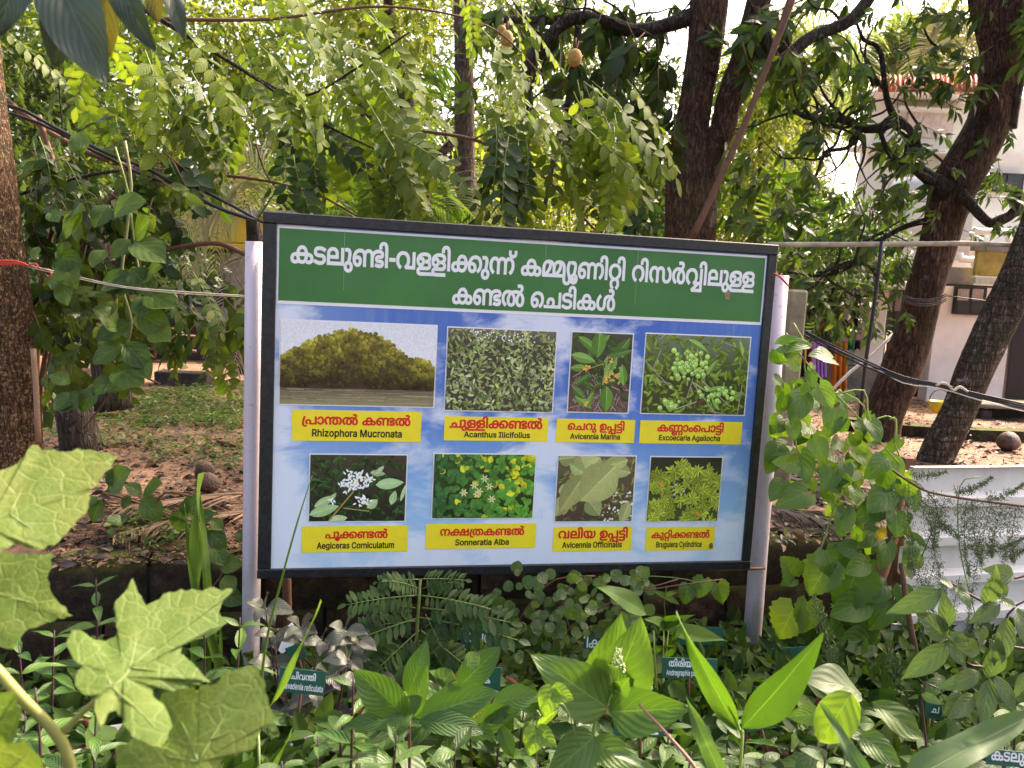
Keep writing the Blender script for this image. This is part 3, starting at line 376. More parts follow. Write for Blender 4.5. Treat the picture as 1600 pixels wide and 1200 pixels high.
 196: (880, [[176,283,31,-2,28,-7,29,-13,10,-9,23,-16,19,-19,16,-23,13,-25,8,-29,3,-30,-2,-23,-4,-21,-6,-18,-9,-16,-12,-13,-13,-11,-17,-8,-18,-4,-21,-2,-20,2,-19,4,-17,8,-14,11,-11,13,-9,16,-7,18,-4,21,-1,23,1,21,3,20,6,18,19,33,11,15,14,13,14,12,16,10,7,8,15,8,30,10,15,3,27,2,19,-1,17,-2,16,-5,27,-13,21,-19,9,-11,7,-12,1,-16,14,-65,0,-139,-43,0,-1,159,-2,21,-4,16,-5,13,-8,12,-19,16,-17,7,-10,3,-12,1,-27,0,-16,-2,-16,-5,-28,-14,-11,-9,-12,-11,-9,-12,-9,-14,-7,-16,-5,-17,-3,-18,-1,-39,3,-17,11,-24,7,-8,8,-6,9,-4,20,-3,10,1,10,2,17,9,13,19,7,30,1,20,-5,36,-5,18,-7,16,-9,14,-10,14,-24,21,-25,13,-15,4,-15,2,-41,-1,-21,-5,-19,-8,-16,-11,-13,-14,-10,-15,-7,-18,-5,-19,-1,-21,3,-32,5,-14,5,-13,7,-12,9,-11,9,-10,23,-17,-25,-31,-27,19,-13,13,-11,14,-10,16,-8,17,-6,20,-4,21,-1,22,1,21,3,19,6,18,8,17,10,15,12,14,14,12,16,10,19,8,20,6,22,4], [552,283,32,-2,28,-7,13,-5,13,-7,33,-25,19,-19,16,-23,12,-26,8,-28,2,-31,-1,-23,-4,-21,-7,-18,-9,-16,-11,-13,-14,-11,-17,-8,-18,-4,-21,-2,-21,2,-18,4,-17,8,-14,11,-11,13,-9,16,-7,18,-4,21,-1,23,1,21,4,20,6,18,8,17,10,16,12,15,13,13,30,22,8,8,14,8,31,10,16,3,35,2,23,-1,22,-4,20,-6,17,-8,16,-10,13,-12,21,-29,7,-17,5,-18,3,-18,1,-20,-1,-22,-9,-40,-8,-17,-10,-16,-11,-15,-26,-24,-15,-10,-26,31,21,15,10,10,16,22,11,28,3,16,1,18,-2,20,-4,19,-7,18,-9,16,-12,13,-15,12,-18,8,-20,5,-41,1,-18,-2,-16,-5,-28,-14,-12,-9,-21,-23,-8,-14,-13,-33,-3,-18,-1,-20,1,-19,3,-17,4,-13,6,-11,7,-8,18,-10,19,-3,20,3,17,10,7,8,6,11,4,13,3,17,1,19,-1,19,-7,34,-15,30,-9,13,-11,12,-12,10,-13,8,-16,7,-25,5,-36,0,-14,-2,-12,-4,-20,-10,-15,-16,-6,-10,-5,-12,-3,-13,-3,-37,0,-124,-39,0,0,84,12,123,29,29,11,8,12,6,14,6,16,4]]),
 203: (628, [[314,283,21,-1,19,-5,15,-7,13,-9,11,-11,9,-14,-6,-4,13,17,13,13,14,10,15,6,18,4,19,1,25,-2,22,-6,19,-10,16,-14,14,-16,11,-19,8,-22,4,-23,2,-25,-1,-21,-3,-20,-5,-19,-7,-17,-8,-16,-23,-30,-14,-14,-16,-13,-27,30,22,19,9,11,8,12,13,27,5,15,3,36,-1,19,-3,17,-5,16,-8,14,-9,12,-10,10,-12,7,-14,5,-15,1,-25,-3,-9,-4,-16,-13,-6,-9,-6,-17,-2,-10,-2,-27,0,-164,-43,0,0,174,-4,28,-3,10,-10,18,-12,9,-16,6,-9,1,-11,1,-19,-2,-15,-7,-12,-10,-11,-17,-6,-23,-2,-34,0,-154,-43,0,0,164,-1,15,-3,22,-3,9,-10,17,-15,13,-10,4,-22,3,-15,-1,-13,-5,-13,-7,-11,-10,-9,-12,-7,-14,-6,-16,-3,-17,-1,-38,3,-18,11,-30,7,-13,18,-21,21,-17,-30,-32,-38,38,-11,15,-16,33,-5,19,-3,22,-1,23,1,26,5,24,9,21,11,19,15,16,17,14,20,9,22,6,24,2,15,-1,13,-2,12,-4,10,-5,18,-13,13,-16,6,-10,-5,4,11,14,13,12,14,9,16,7,17,4]]),
 206: (668, [[144,283,27,-3,11,-3,20,-10,17,-16,14,-19,16,-98,0,-134,-43,0,0,164,-1,15,-3,22,-3,9,-10,17,-15,13,-10,4,-22,3,-15,-1,-13,-5,-13,-7,-11,-10,-9,-12,-7,-14,-6,-16,-3,-17,-1,-38,3,-18,11,-30,7,-13,18,-21,21,-17,-30,-32,-26,25,-12,13,-11,15,-16,33,-5,19,-3,22,-1,23,1,26,5,24,9,21,11,19,15,16,17,14,20,9,22,6], [340,283,32,-2,28,-7,13,-5,13,-7,33,-25,19,-19,16,-23,12,-26,8,-28,2,-31,-1,-23,-4,-21,-7,-18,-9,-16,-11,-13,-14,-11,-17,-8,-18,-4,-21,-2,-21,2,-18,4,-17,8,-14,11,-11,13,-9,16,-7,18,-4,21,-1,23,1,21,4,20,6,18,8,17,10,16,12,15,13,13,30,22,8,8,14,8,31,10,16,3,35,2,23,-1,22,-4,20,-6,17,-8,16,-10,13,-12,21,-29,7,-17,5,-18,3,-18,1,-20,-1,-22,-9,-40,-8,-17,-10,-16,-11,-15,-26,-24,-15,-10,-26,31,21,15,10,10,16,22,11,28,3,16,1,18,-2,20,-4,19,-7,18,-9,16,-12,13,-15,12,-18,8,-20,5,-41,1,-18,-2,-16,-5,-28,-14,-12,-9,-21,-23,-8,-14,-13,-33,-3,-18,-1,-20,1,-19,3,-17,4,-13,6,-11,7,-8,18,-10,19,-3,20,3,17,10,7,8,6,11,4,13,3,17,1,19,-1,19,-7,34,-15,30,-9,13,-11,12,-12,10,-13,8,-16,7,-25,5,-36,0,-14,-2,-12,-4,-20,-10,-15,-16,-6,-10,-5,-12,-3,-13,-3,-37,0,-124,-39,0,0,84,12,123,29,29,11,8,12,6,14,6,16,4]]),
 208: (448, [[168,-28,31,-5,13,-5,19,-15,6,-9,7,-20,1,-10,-1,-15,-4,-13,-6,-10,-14,6,150,0,0,158,42,0,0,-193,-208,0,-10,26,10,14,3,6,1,7,-1,18,-3,9,-6,7,-8,6,-10,3,-12,1,-13,-1,-10,-3,-8,-6,-6,-7,-5,-17,3,-15,7,-13,12,-12,-22,-24,-10,8,-16,19,-9,23,-1,14,1,13,3,11,6,11,7,9,19,15,13,5,13,3], [114,173,22,-1,18,-5,16,-7,14,-9,19,-23,6,-14,5,-28,-3,-24,-9,-20,-5,-8,-6,-6,-13,7,192,0,0,242,42,0,0,-277,-248,0,-14,26,16,22,3,9,3,22,-2,17,-5,14,-8,12,-11,9,-14,5,-18,2,-21,-3,-17,-10,-11,-15,-4,-9,-3,-19,3,-21,4,-10,6,-9,7,-9,10,-7,-24,-30,-13,11,-11,13,-10,13,-8,15,-4,17,-2,18,1,17,4,16,7,14,21,23,14,9,15,6,18,4]]),
 215: (620, [[177,283,18,0,43,-7,32,-15,18,-15,8,-8,7,-10,11,-21,7,-25,4,-30,0,-16,0,-136,-295,0,0,151,4,30,13,37,14,20,8,8,13,11,15,9,17,8,18,5,22,3], [154,248,-26,-5,-12,-6,-9,-8,-9,-9,-8,-11,-9,-21,-3,-13,-3,-15,-2,-36,0,-90,3,0,42,35,34,37,14,19,12,19,8,20,5,18,2,28,-4,15,-4,7,-9,10,-6,3], [236,196,-1,-19,-5,-19,-8,-20,-10,-19,-28,-38,-38,-39,-22,-20,0,10,19,2,145,1,0,113,-7,38,-6,15,-8,13,-9,11,-13,9,-14,7,-17,6,1,3,6,-7,9,-16,5,-19], [436,283,25,-1,22,-3,20,-5,18,-7,16,-9,13,-11,16,-18,12,-22,8,-25,4,-31,0,-151,-296,0,0,136,1,31,6,26,14,34,15,19,17,14,19,11,38,10], [412,248,-26,-5,-11,-6,-10,-8,-9,-9,-7,-11,-5,-10,-8,-24,-4,-32,0,-109,2,0,22,17,20,18,35,37,14,19,11,19,9,20,5,18,2,19,-1,9,-1,8,-6,14,-10,10,-13,5], [494,196,-1,-19,-4,-19,-8,-20,-10,-19,-13,-19,-33,-38,-42,-40,-1,10,19,2,145,1,0,113,-7,38,-13,28,-10,11,-12,9,-32,13,2,3,15,-23,5,-19]]),
 220: (337, [[170,283,24,-1,22,-4,37,-13,15,-10,13,-11,20,-28,13,-33,4,-35,-5,-41,-6,-18,-8,-17,-9,-15,-24,-25,-14,-12,-15,-10,-25,32,11,6,20,17,16,21,6,12,7,29,1,16,-1,20,-4,18,-7,16,-9,15,-12,12,-14,10,-17,7,-19,5,-21,1,-21,-2,-19,-4,-17,-8,-14,-10,-12,-12,-10,-15,-11,-34,-1,-18,2,-24,5,-20,9,-18,13,-16,15,-14,17,-12,-25,-30,-27,19,-13,12,-11,13,-10,15,-8,17,-6,18,-4,20,-1,22,1,19,3,18,5,17,8,16,9,14,12,14,14,11,16,10,38,13,21,4], [169,28,23,-2,20,-5,18,-7,15,-10,12,-12,9,-14,7,-16,4,-17,1,-17,-1,-21,-5,-19,-8,-17,-11,-15,-12,-13,-14,-11,-25,26,19,17,7,10,6,12,3,12,1,14,0,13,-3,12,-5,12,-14,18,-9,7,-11,5,-13,3,-14,1,-21,-2,-17,-7,-14,-11,-10,-15,-6,-16,-2,-19,1,-14,3,-12,5,-12,7,-10,20,-18,-25,-26,-13,10,-11,12,-11,15,-9,16,-5,20,-2,21,1,18,5,17,7,16,9,14,13,13,14,10,18,7,20,5]]),
 223: (716, [[199,248,-36,-2,-16,-3,-28,-8,-23,-12,-10,-7,-8,-7,-13,-16,-4,-9,1,-8,-4,-20,2,-19,4,-16,6,-13,9,-9,11,-6,14,-1,14,1,11,4,8,7,6,10,5,21,-4,20,-4,6,-10,9,-6,3,-17,2,-14,-1,-13,-5,-11,-7,-25,-26,-11,28,12,14,16,13,19,10,11,4,11,2,12,1,17,-1,26,-9,10,-8,8,-9,11,-21,3,-25,-1,-13,-3,-13,-5,-12,-7,-11,-9,-9,-12,-9,-13,-6,-16,-3,-18,-1,-16,1,-15,4,-14,6,-12,9,-10,11,-8,14,-9,34,-1,19,1,18,4,17,7,16,9,15,11,13,14,12,17,11,40,16,23,5,26,3,28,1,29,-1,26,-3,22,-5,19,-7,15,-10,11,-11,8,-13,5,-15,1,-28,-2,-10,-4,-10,-13,-16,-19,-13,-28,-9,-46,8,0,15,14,0,26,4,7,3,11,8,8,10,3,11,-1,17,-3,9,-5,7,-8,7,-10,6,-12,5,-15,3], [342,72,0,-10,-2,-10,-3,-9,-10,-16,-12,-10,-13,-8,-26,-7,-24,-2,-134,0,-30,-4,-14,-8,-6,-14,0,-10,2,-9,3,-4,11,-9,13,-4,20,-2,317,0,56,-36,-379,0,-15,1,-34,9,-18,11,-7,7,-5,8,-4,10,-3,20,3,22,3,9,5,9,16,14,10,6,19,6,27,3,137,0,12,1,17,4,13,6,4,4,3,4,5,16,0,13,-7,17,-4,5,-17,10,-16,4,-31,1,0,26,52,-4,21,-5,17,-9,12,-11,9,-13,6,-15], [552,248,-36,-2,-16,-3,-28,-8,-23,-12,-17,-14,-13,-16,-5,-9,1,-8,-3,-14,1,-25,4,-16,6,-13,9,-9,12,-6,14,-1,14,1,11,4,8,7,5,10,4,10,1,11,0,7,-4,13,-3,6,-10,9,-7,3,-7,1,-10,1,-14,-1,-12,-5,-11,-7,-10,-9,-15,-17,-12,28,13,14,16,13,19,10,10,4,12,2,12,1,16,-1,26,-9,11,-8,8,-9,6,-10,7,-23,0,-26,-8,-25,-8,-11,-20,-18,-13,-6,-16,-3,-19,-1,-16,1,-15,4,-13,6,-12,9,-10,11,-8,14,-6,16,-3,18,-1,19,1,18,4,17,6,16,9,15,12,13,14,12,17,11,39,16,24,5,25,3,28,1,30,-1,26,-3,22,-5,18,-7,15,-10,12,-11,8,-13,4,-15,2,-17,-3,-21,-4,-10,-12,-16,-9,-7,-11,-6,-12,-5,-15,-4,-47,8,0,15,15,0,26,4,18,11,9,15,1,6,-1,17,-3,9,-5,7,-7,7,-10,6,-12,5,-16,3], [696,72,-3,-20,-7,-17,-12,-14,-18,-12,-8,-3,-18,-4,-25,-2,-134,0,-18,-2,-12,-2,-5,-2,-8,-6,-3,-4,-3,-10,0,-10,4,-13,12,-9,13,-4,19,-2,217,0,0,-36,-227,0,-24,4,-13,5,-20,12,-8,7,-7,8,-8,19,-2,11,3,22,9,18,15,14,10,6,20,6,26,3,138,0,11,1,18,4,12,6,4,4,6,9,2,11,-1,19,-6,11,-9,9,-12,6,-15,4,-32,1,0,26,53,-4,20,-5,17,-9,13,-11,9,-13,5,-15]]),
 225: (479, [[170,283,24,-1,22,-4,19,-6,18,-8,15,-10,13,-12,11,-14,9,-15,7,-17,6,-18,4,-38,-3,-32,-14,-40,-14,-22,-17,-20,-12,9,142,0,0,242,44,0,0,-277,-96,0,-18,2,-17,-2,-79,0,-18,30,10,7,18,17,8,10,13,25,7,30,1,17,-1,21,-4,19,-7,18,-9,15,-12,13,-14,11,-17,8,-19,4,-22,2,-20,-2,-19,-5,-17,-8,-14,-11,-12,-13,-10,-16,-11,-36,-1,-20,1,-16,2,-16,10,-27,7,-12,18,-21,23,-17,-25,-31,-27,19,-13,13,-11,14,-10,16,-8,17,-6,20,-4,21,-1,22,1,21,3,19,5,18,8,17,9,15,12,14,14,12,16,10,18,8,20,6,21,4], [444,62,0,-197,-254,0,-20,35,96,69,69,42,14,7,41,-6,-126,-90,-9,-5,-25,-18,-9,-5,-1,3,34,2,146,1,0,130]]),
 23: (519, [[108,-6,-28,2,-22,8,-18,12,-14,16,-7,20,-3,24,1,15,9,26,18,20,10,7,27,12,36,6,31,2,210,0,50,-2,35,-7,15,-6,22,-15,8,-9,11,-21,3,-13,1,-15,-2,-24,-8,-20,-13,-16,-17,-12,-21,-8,-34,-2,-26,2,-16,4,9,34,5,-2,24,-3,21,1,13,4,10,7,6,9,5,11,1,15,-2,16,-12,18,-16,10,-11,4,-45,5,-230,0,-18,-1,-27,-4,-11,-4,-15,-10,-9,-10,-3,-7,-2,-16,1,-10,5,-17,5,-7,6,-5,15,-7,19,-2,21,2,11,3,22,11,12,8,25,-27,-29,-18,-20,-8,-32,-6], [262,283,25,-2,21,-6,19,-11,16,-14,13,-17,10,-20,11,-47,1,-26,-2,-30,-4,-27,-8,-23,-11,-20,-13,-16,-16,-13,-18,-10,-21,-5,-23,-2,-17,1,-17,3,-15,5,-14,7,-23,21,-10,13,-14,33,-7,40,-1,23,4,41,10,35,18,29,23,21,29,13], [262,248,-24,-3,-18,-9,-15,-15,-10,-21,-6,-27,-2,-34,1,-23,7,-38,7,-15,8,-13,10,-9,12,-7,13,-4,15,-1,16,1,14,4,12,7,10,9,8,12,6,15,5,18,3,20,1,24,-1,24,-7,38,-7,15,-8,11,-10,9,-12,7,-13,4]]),
 277: (161, [[20,114,0,40,121,0,0,-40]]),
 28: (466, [[431,277,0,-277,-423,0,0,35,216,0,-27,-6,13,13,7,9,6,11,5,28,-2,16,-4,14,-8,12,-10,8,-13,6,-15,2,-16,-2,-13,-5,-10,-9,-8,-11,-4,-13,-1,-16,1,-19,-41,-5,-3,18,-1,11,3,24,9,21,15,17,19,13,24,8,43,2,27,-7,20,-12,15,-17,9,-20,3,-11,3,-23,-2,-18,-8,-23,-8,-13,-10,-11,-12,8,158,0,0,242]]),
 3: (154, []),
 33: (282, [[134,283,29,-1,25,-3,44,-13,19,-7,17,-9,-24,-34,-14,9,-16,7,-36,11,-21,3,-23,1,-16,-1,-26,-5,-9,-4,-8,-6,-11,-13,-2,-8,-1,-14,4,-15,6,-7,18,-10,27,-4,34,-2,28,0,20,-3,17,-5,14,-6,12,-8,14,-16,3,-7,5,-16,1,-9,-1,-25,-5,-15,-7,-13,-10,-12,-13,-10,-16,-8,-20,-6,-22,-4,-26,-1,-27,1,-24,3,-43,13,-20,8,-20,11,23,32,32,-16,25,-9,41,-7,15,0,31,3,12,3,10,5,8,5,6,6,7,16,0,16,-5,17,-4,5,-11,8,-8,3,-20,4,-59,2,-21,2,-19,5,-16,6,-14,8,-11,10,-11,20,-3,17,1,25,4,15,7,13,10,11,13,10,15,7,19,6,22,4]]),
 37: (684, [[179,283,26,-1,22,-5,19,-7,16,-10,14,-12,12,-14,-7,2,11,14,13,12,30,16,17,4,18,1,21,-1,18,-5,15,-7,13,-9,11,-11,10,-14,-6,-4,12,17,14,13,14,10,15,6,18,4,19,1,24,-2,22,-6,20,-10,16,-14,14,-16,10,-19,8,-22,5,-23,1,-46,-3,-20,-5,-19,-7,-17,-9,-16,-10,-15,-13,-15,-14,-14,-16,-13,-27,30,12,9,20,21,15,25,6,14,4,15,3,17,0,19,-1,19,-3,17,-5,16,-7,14,-9,12,-11,10,-12,7,-14,5,-14,1,-13,-1,-11,-2,-10,-4,-16,-13,-6,-9,-6,-17,-4,-22,0,-179,-44,0,0,175,-1,15,-5,23,-11,17,-5,5,-7,4,-15,6,-20,2,-19,-2,-9,-3,-7,-4,-12,-10,-6,-8,-8,-19,-2,-13,-3,-34,0,-154,-42,0,0,150,-3,36,-7,25,-13,17,-7,6,-9,5,-20,6,-25,2,-22,-2,-21,-5,-19,-10,-16,-12,-13,-15,-11,-18,-8,-20,-5,-22,-1,-47,7,-29,6,-12,7,-9,8,-8,9,-5,11,-3,11,-1,8,1,14,5,6,4,5,6,7,14,3,19,-2,16,-4,12,-8,10,-9,7,-11,5,-14,1,-12,-1,-13,-3,-23,-13,-20,-19,-8,31,23,21,14,8,15,6,16,4,16,1,15,-1,14,-3,13,-6,12,-7,9,-9,8,-11,9,-28,1,-17,-1,-17,-4,-16,-6,-14,-7,-12,-10,-10,-12,-9,-28,-9,-17,-1,-17,1,-16,5,-16,7,-14,10,-12,14,-10,17,-8,20,-4,25,-2,27,2,34,7,30,12,26,16,22,19,18,22,14,25,11,27,6]]),
 38: (507, [[254,-6,-21,2,-19,4,-16,8,-14,11,-12,13,-9,16,-6,18,-4,21,-1,23,1,21,3,20,6,18,19,33,11,15,14,13,14,12,16,10,7,8,15,8,30,10,16,3,35,2,24,-1,22,-4,19,-6,18,-8,15,-10,13,-12,12,-14,9,-15,7,-17,5,-18,5,-38,-5,-43,-6,-19,-17,-33,-12,-15,-26,-24,-15,-10,-25,31,21,15,18,20,8,12,6,13,4,15,3,16,1,18,-1,21,-5,19,-7,18,-9,16,-12,13,-15,11,-18,8,-20,5,-41,1,-17,-2,-17,-5,-28,-14,-23,-20,-18,-26,-7,-16,-5,-17,-3,-18,-1,-20,0,-19,3,-17,11,-24,7,-8,8,-6,9,-4,10,-2,10,-1,19,3,18,9,13,19,7,30,1,20,-5,36,-5,18,-7,16,-9,14,-10,14,-24,21,-25,13,-15,4,-15,2,-41,-1,-21,-5,-19,-8,-16,-11,-13,-13,-10,-16,-7,-17,-5,-20,-1,-21,3,-32,10,-27,7,-12,18,-21,23,-17,-25,-31,-27,19,-13,13,-11,14,-10,16,-8,17,-6,20,-4,21,-1,22,1,21,3,19,6,18,8,17,10,15,12,14,14,12,17,10,18,8,20,6,22,4,25,1,30,-2,29,-7,27,-12,35,-26,19,-19,16,-23,13,-25,8,-29,3,-30,-2,-23,-4,-21,-6,-18,-9,-16,-12,-13,-14,-11,-16,-8,-19,-4]]),
 42: (456, [[144,283,28,-3,22,-9,18,-13,7,-8,12,-18,-7,1,12,16,12,12,14,10,15,7,18,4,20,1,24,-2,22,-6,19,-10,17,-14,14,-16,11,-19,8,-22,4,-23,2,-25,-1,-21,-3,-20,-5,-19,-7,-17,-19,-31,-27,-29,-16,-13,-26,30,11,9,20,21,15,25,11,29,3,36,-1,19,-3,17,-6,16,-7,14,-9,12,-10,10,-13,7,-13,5,-16,1,-24,-3,-18,-10,-7,-7,-5,-9,-7,-17,-2,-10,-2,-27,0,-164,-43,0,0,163,-1,15,-3,23,-3,9,-10,17,-15,13,-10,4,-22,3,-15,-1,-13,-5,-13,-7,-11,-10,-9,-12,-13,-30,-3,-17,-1,-38,3,-18,11,-30,7,-13,18,-21,21,-17,-30,-32,-38,38,-11,15,-16,33,-5,19,-3,22,-1,23,1,26,5,24,9,21,11,19,15,16,17,14,20,9,22,6]]),
 44: (448, [[114,173,22,-1,18,-5,16,-7,14,-9,19,-23,6,-14,5,-28,-3,-24,-9,-20,-5,-8,-6,-6,-13,7,192,0,0,242,42,0,0,-277,-248,0,-14,26,16,22,3,9,3,22,-2,17,-5,14,-8,12,-11,9,-14,5,-18,2,-21,-3,-17,-10,-11,-15,-4,-9,-3,-19,3,-21,4,-10,6,-9,7,-9,10,-7,-24,-30,-13,11,-11,13,-10,13,-8,15,-4,17,-2,18,1,17,4,16,7,14,21,23,14,9,15,6,18,4]]),
 49: (518, [[330,-6,-13,0,-28,4,-14,4,-29,12,-4,3,-9,3,-1,2,-18,13,-14,14,-12,15,-10,16,-8,17,-11,35,-3,37,2,25,3,12,8,21,16,24,25,19,10,5,21,6,21,2,31,-4,26,-10,21,-18,15,-23,9,-29,3,-33,-2,-29,-6,-27,-11,-25,-14,-23,-17,-19,-21,-17,-30,-17,-30,-10,-16,-3,-32,-2,-26,1,-23,5,-22,7,-20,10,-18,12,-15,14,-14,17,-11,18,-8,20,-6,22,-4,23,-1,25,1,22,4,20,8,18,10,16,12,14,15,10,18,9,19,4,21,2,18,-1,17,-4,14,-5,13,-8,11,-9,9,-11,-29,-29,-11,15,-8,7,-10,6,-11,3,-13,1,-12,-1,-11,-3,-10,-5,-9,-7,-8,-9,-11,-24,-3,-15,-1,-18,2,-23,4,-22,9,-22,11,-20,14,-17,17,-14,21,-11,24,-7,27,-2,21,1,14,2,23,7,18,10,22,19,17,27,7,16,5,17,5,39,-1,19,-3,16,-11,24,-8,9,-18,10,-10,3,-11,1,-12,-1,-11,-3,-19,-13,-7,-9,-6,-11,-7,-28,0,-35,3,-17,11,-33,8,-15,20,-26,12,-10,13,-8,31,-8,24,-3,35,2,22,6,20,9,17,13,13,15,11,18,7,20,5,22,1,23,-1,19,-3,19,-5,18,-8,17,-9,16,-11,15,35,23,14,-19,11,-19,9,-21,7,-22,3,-22,1,-23,-1,-23,-3,-22,-6,-20,-9,-20,-10,-17,-13,-15,-16,-14,-17,-11,-19,-9,-22,-7,-24,-4]]),
 50: (368, [[182,283,27,-1,24,-4,22,-7,19,-9,18,-11,15,-14,12,-15,11,-18,8,-18,6,-21,3,-21,1,-23,-1,-28,-5,-24,-8,-21,-10,-17,-13,-14,-15,-10,-16,-7,-18,-5,-20,-1,-20,2,-18,4,-16,8,-13,11,-10,13,-9,15,-6,16,-3,17,-1,18,2,30,9,25,14,21,19,15,23,10,27,3,17,-2,17,-4,14,-8,13,-11,11,-12,9,-15,7,-15,4,-16,2,-16,-12,1,-8,21,-13,18,-8,8,-20,12,-12,3,-13,1,-19,-2,-15,-6,-12,-11,-8,-14,-5,-16,-1,-32,5,-24,10,-18,8,-6,9,-5,10,-3,12,-1,13,1,12,3,10,5,9,8,7,10,11,28,3,40,-1,18,-3,15,0,9,-5,15,-7,14,-9,12,-11,11,-13,10,-16,8,-17,6,-21,4,-22,1,-23,-1,-21,-5,-18,-7,-17,-10,-13,-12,-12,-16,-8,-17,-4,-20,-2,-23,3,-32,10,-27,7,-12,18,-21,23,-17,-25,-31,-27,19,-13,13,-11,14,-10,16,-8,17,-6,20,-4,21,-1,22,1,19,3,18,5,17,7,17,10,16,12,14,15,13,16,10,20,9,22,7,24,4]]),
 51: (337, [[170,283,24,-1,22,-4,19,-6,18,-8,15,-10,13,-12,11,-14,9,-15,7,-17,6,-18,4,-38,-5,-43,-6,-19,-8,-17,-9,-16,-12,-15,-26,-24,-15,-10,-25,31,11,7,20,18,16,23,6,13,7,30,1,18,-1,21,-4,19,-7,18,-9,15,-12,13,-14,11,-17,8,-19,4,-21,2,-21,-2,-19,-5,-17,-8,-14,-11,-12,-13,-10,-16,-6,-17,-5,-19,-1,-20,3,-32,5,-14,5,-13,7,-12,9,-11,9,-10,23,-17,-25,-31,-27,19,-13,13,-11,14,-10,16,-8,17,-6,20,-4,21,-1,22,1,21,3,19,5,18,8,17,9,15,12,14,14,12,16,10,18,8,20,6,21,4]]),
 52: (430, [[394,277,0,-277,-362,0,0,180,3,19,5,17,6,13,8,13,9,10,11,9,13,8,14,6,16,5,17,2,18,1,37,-3,16,-4,14,-6,23,-16,17,-25,6,-14,4,-17,2,-17,1,-70,-198,0,0,-76,277,0,0,242], [152,248,-25,-2,-19,-7,-15,-12,-10,-16,-6,-23,-3,-28,0,-14,155,0,-2,43,-6,22,-11,17,-14,11,-20,7]]),
 55: (479, [[170,283,24,-1,22,-4,19,-6,18,-8,15,-10,13,-12,11,-14,9,-15,7,-17,6,-18,4,-38,-3,-32,-14,-40,-14,-22,-17,-20,-12,9,142,0,0,242,44,0,0,-277,-210,0,-18,30,10,7,18,17,8,10,7,12,6,13,4,14,3,16,1,17,-1,21,-4,19,-7,18,-9,15,-12,13,-14,11,-17,8,-19,4,-22,2,-20,-2,-19,-5,-17,-8,-14,-11,-12,-13,-10,-16,-11,-36,-1,-20,3,-32,10,-27,7,-12,18,-21,23,-17,-25,-31,-27,19,-13,13,-11,14,-10,16,-8,17,-6,20,-4,21,-1,22,1,21,3,19,5,18,8,17,9,15,12,14,14,12,16,10,18,8,20,6,21,4]]),
 58: (612, [[314,283,27,-3,13,-4,21,-13,9,-9,9,-12,10,-26,5,-26,4,-104,6,-24,10,-16,14,-10,8,-3,24,-3,15,1,13,5,12,7,10,9,8,12,7,15,5,16,3,18,1,20,-3,35,-5,16,-6,14,-15,25,-9,11,-22,18,26,31,17,-13,14,-14,23,-30,15,-34,5,-18,3,-21,1,-21,-2,-28,-4,-24,-8,-22,-12,-20,-13,-15,-17,-13,-19,-9,-21,-5,-24,-2,-17,1,-17,3,-14,4,-12,6,-11,8,-15,17,-5,8,-8,18,-5,22,-2,26,0,62,-4,32,-3,11,-4,10,-5,8,-5,5,-12,8,-16,4,-27,-2,-7,-3,-12,-8,-11,-13,-7,-19,-4,-28,0,-174,-43,0,0,163,-2,27,-5,20,-10,17,-7,7,-18,10,-22,3,-15,-1,-13,-5,-13,-7,-11,-10,-9,-12,-7,-14,-6,-16,-3,-17,-1,-38,3,-18,5,-15,13,-28,18,-21,21,-17,-30,-32,-26,25,-12,13,-11,15,-16,33,-5,19,-3,22,-1,23,1,25,5,23,8,21,11,19,14,17,17,13,20,11,23,6,25,2,20,-1,18,-5,14,-7,12,-9,12,-12,10,-13,-3,0,10,15,25,21,16,6,17,4]]),
 6: (226, [[113,-6,-19,1,-17,4,-16,7,-13,9,-11,11,-9,13,-7,15,-4,16,-1,18,1,18,4,16,7,15,10,13,11,11,13,9,16,6,17,4,18,2,19,-2,16,-4,16,-6,25,-19,9,-13,7,-15,4,-17,1,-18,-1,-18,-4,-17,-7,-15,-9,-12,-12,-11,-13,-9,-16,-7,-16,-4], [113,148,-15,-2,-13,-5,-11,-8,-9,-12,-5,-15,-2,-18,2,-19,5,-15,9,-11,11,-8,13,-5,15,-2,15,2,13,5,11,8,9,11,6,15,1,19,-1,18,-5,15,-9,12,-12,8,-13,5]]),
 64: (252, [[232,140,-3,-38,-3,-18,-11,-32,-18,-27,-12,-10,-14,-9,-16,-7,-19,-4,-20,-1,-17,1,-28,7,-12,6,-10,8,-9,8,-15,19,-10,21,-7,20,44,9,10,-29,5,-9,15,-16,20,-9,13,-1,16,2,15,4,11,8,10,11,7,12,6,16,4,17,3,19,1,21,-1,21,-3,19,-9,32,-8,13,-9,10,-12,8,-13,4,-15,2,-13,-1,-20,-9,-15,-16,-6,-9,-8,-19,-2,-9,-44,9,13,31,13,20,8,9,20,15,12,6,28,7,16,1,20,-1,18,-4,15,-7,13,-9,11,-10,10,-13,8,-14,6,-15,5,-17,3,-17]]),
 65: (114, [[-17,422,33,-4,26,-13,16,-16,6,-9,8,-23,3,-14,3,-36,0,-307,-42,0,0,271,-4,68,-8,25,-4,6,-9,9,-5,3,-7,3,-7,1,-15,0,-15,-4,-7,-4,-11,-11,-6,-17,0,-20,2,-10,-42,-7,-4,24,2,18,4,16,7,13,9,12,11,9,12,7,14,5]]),
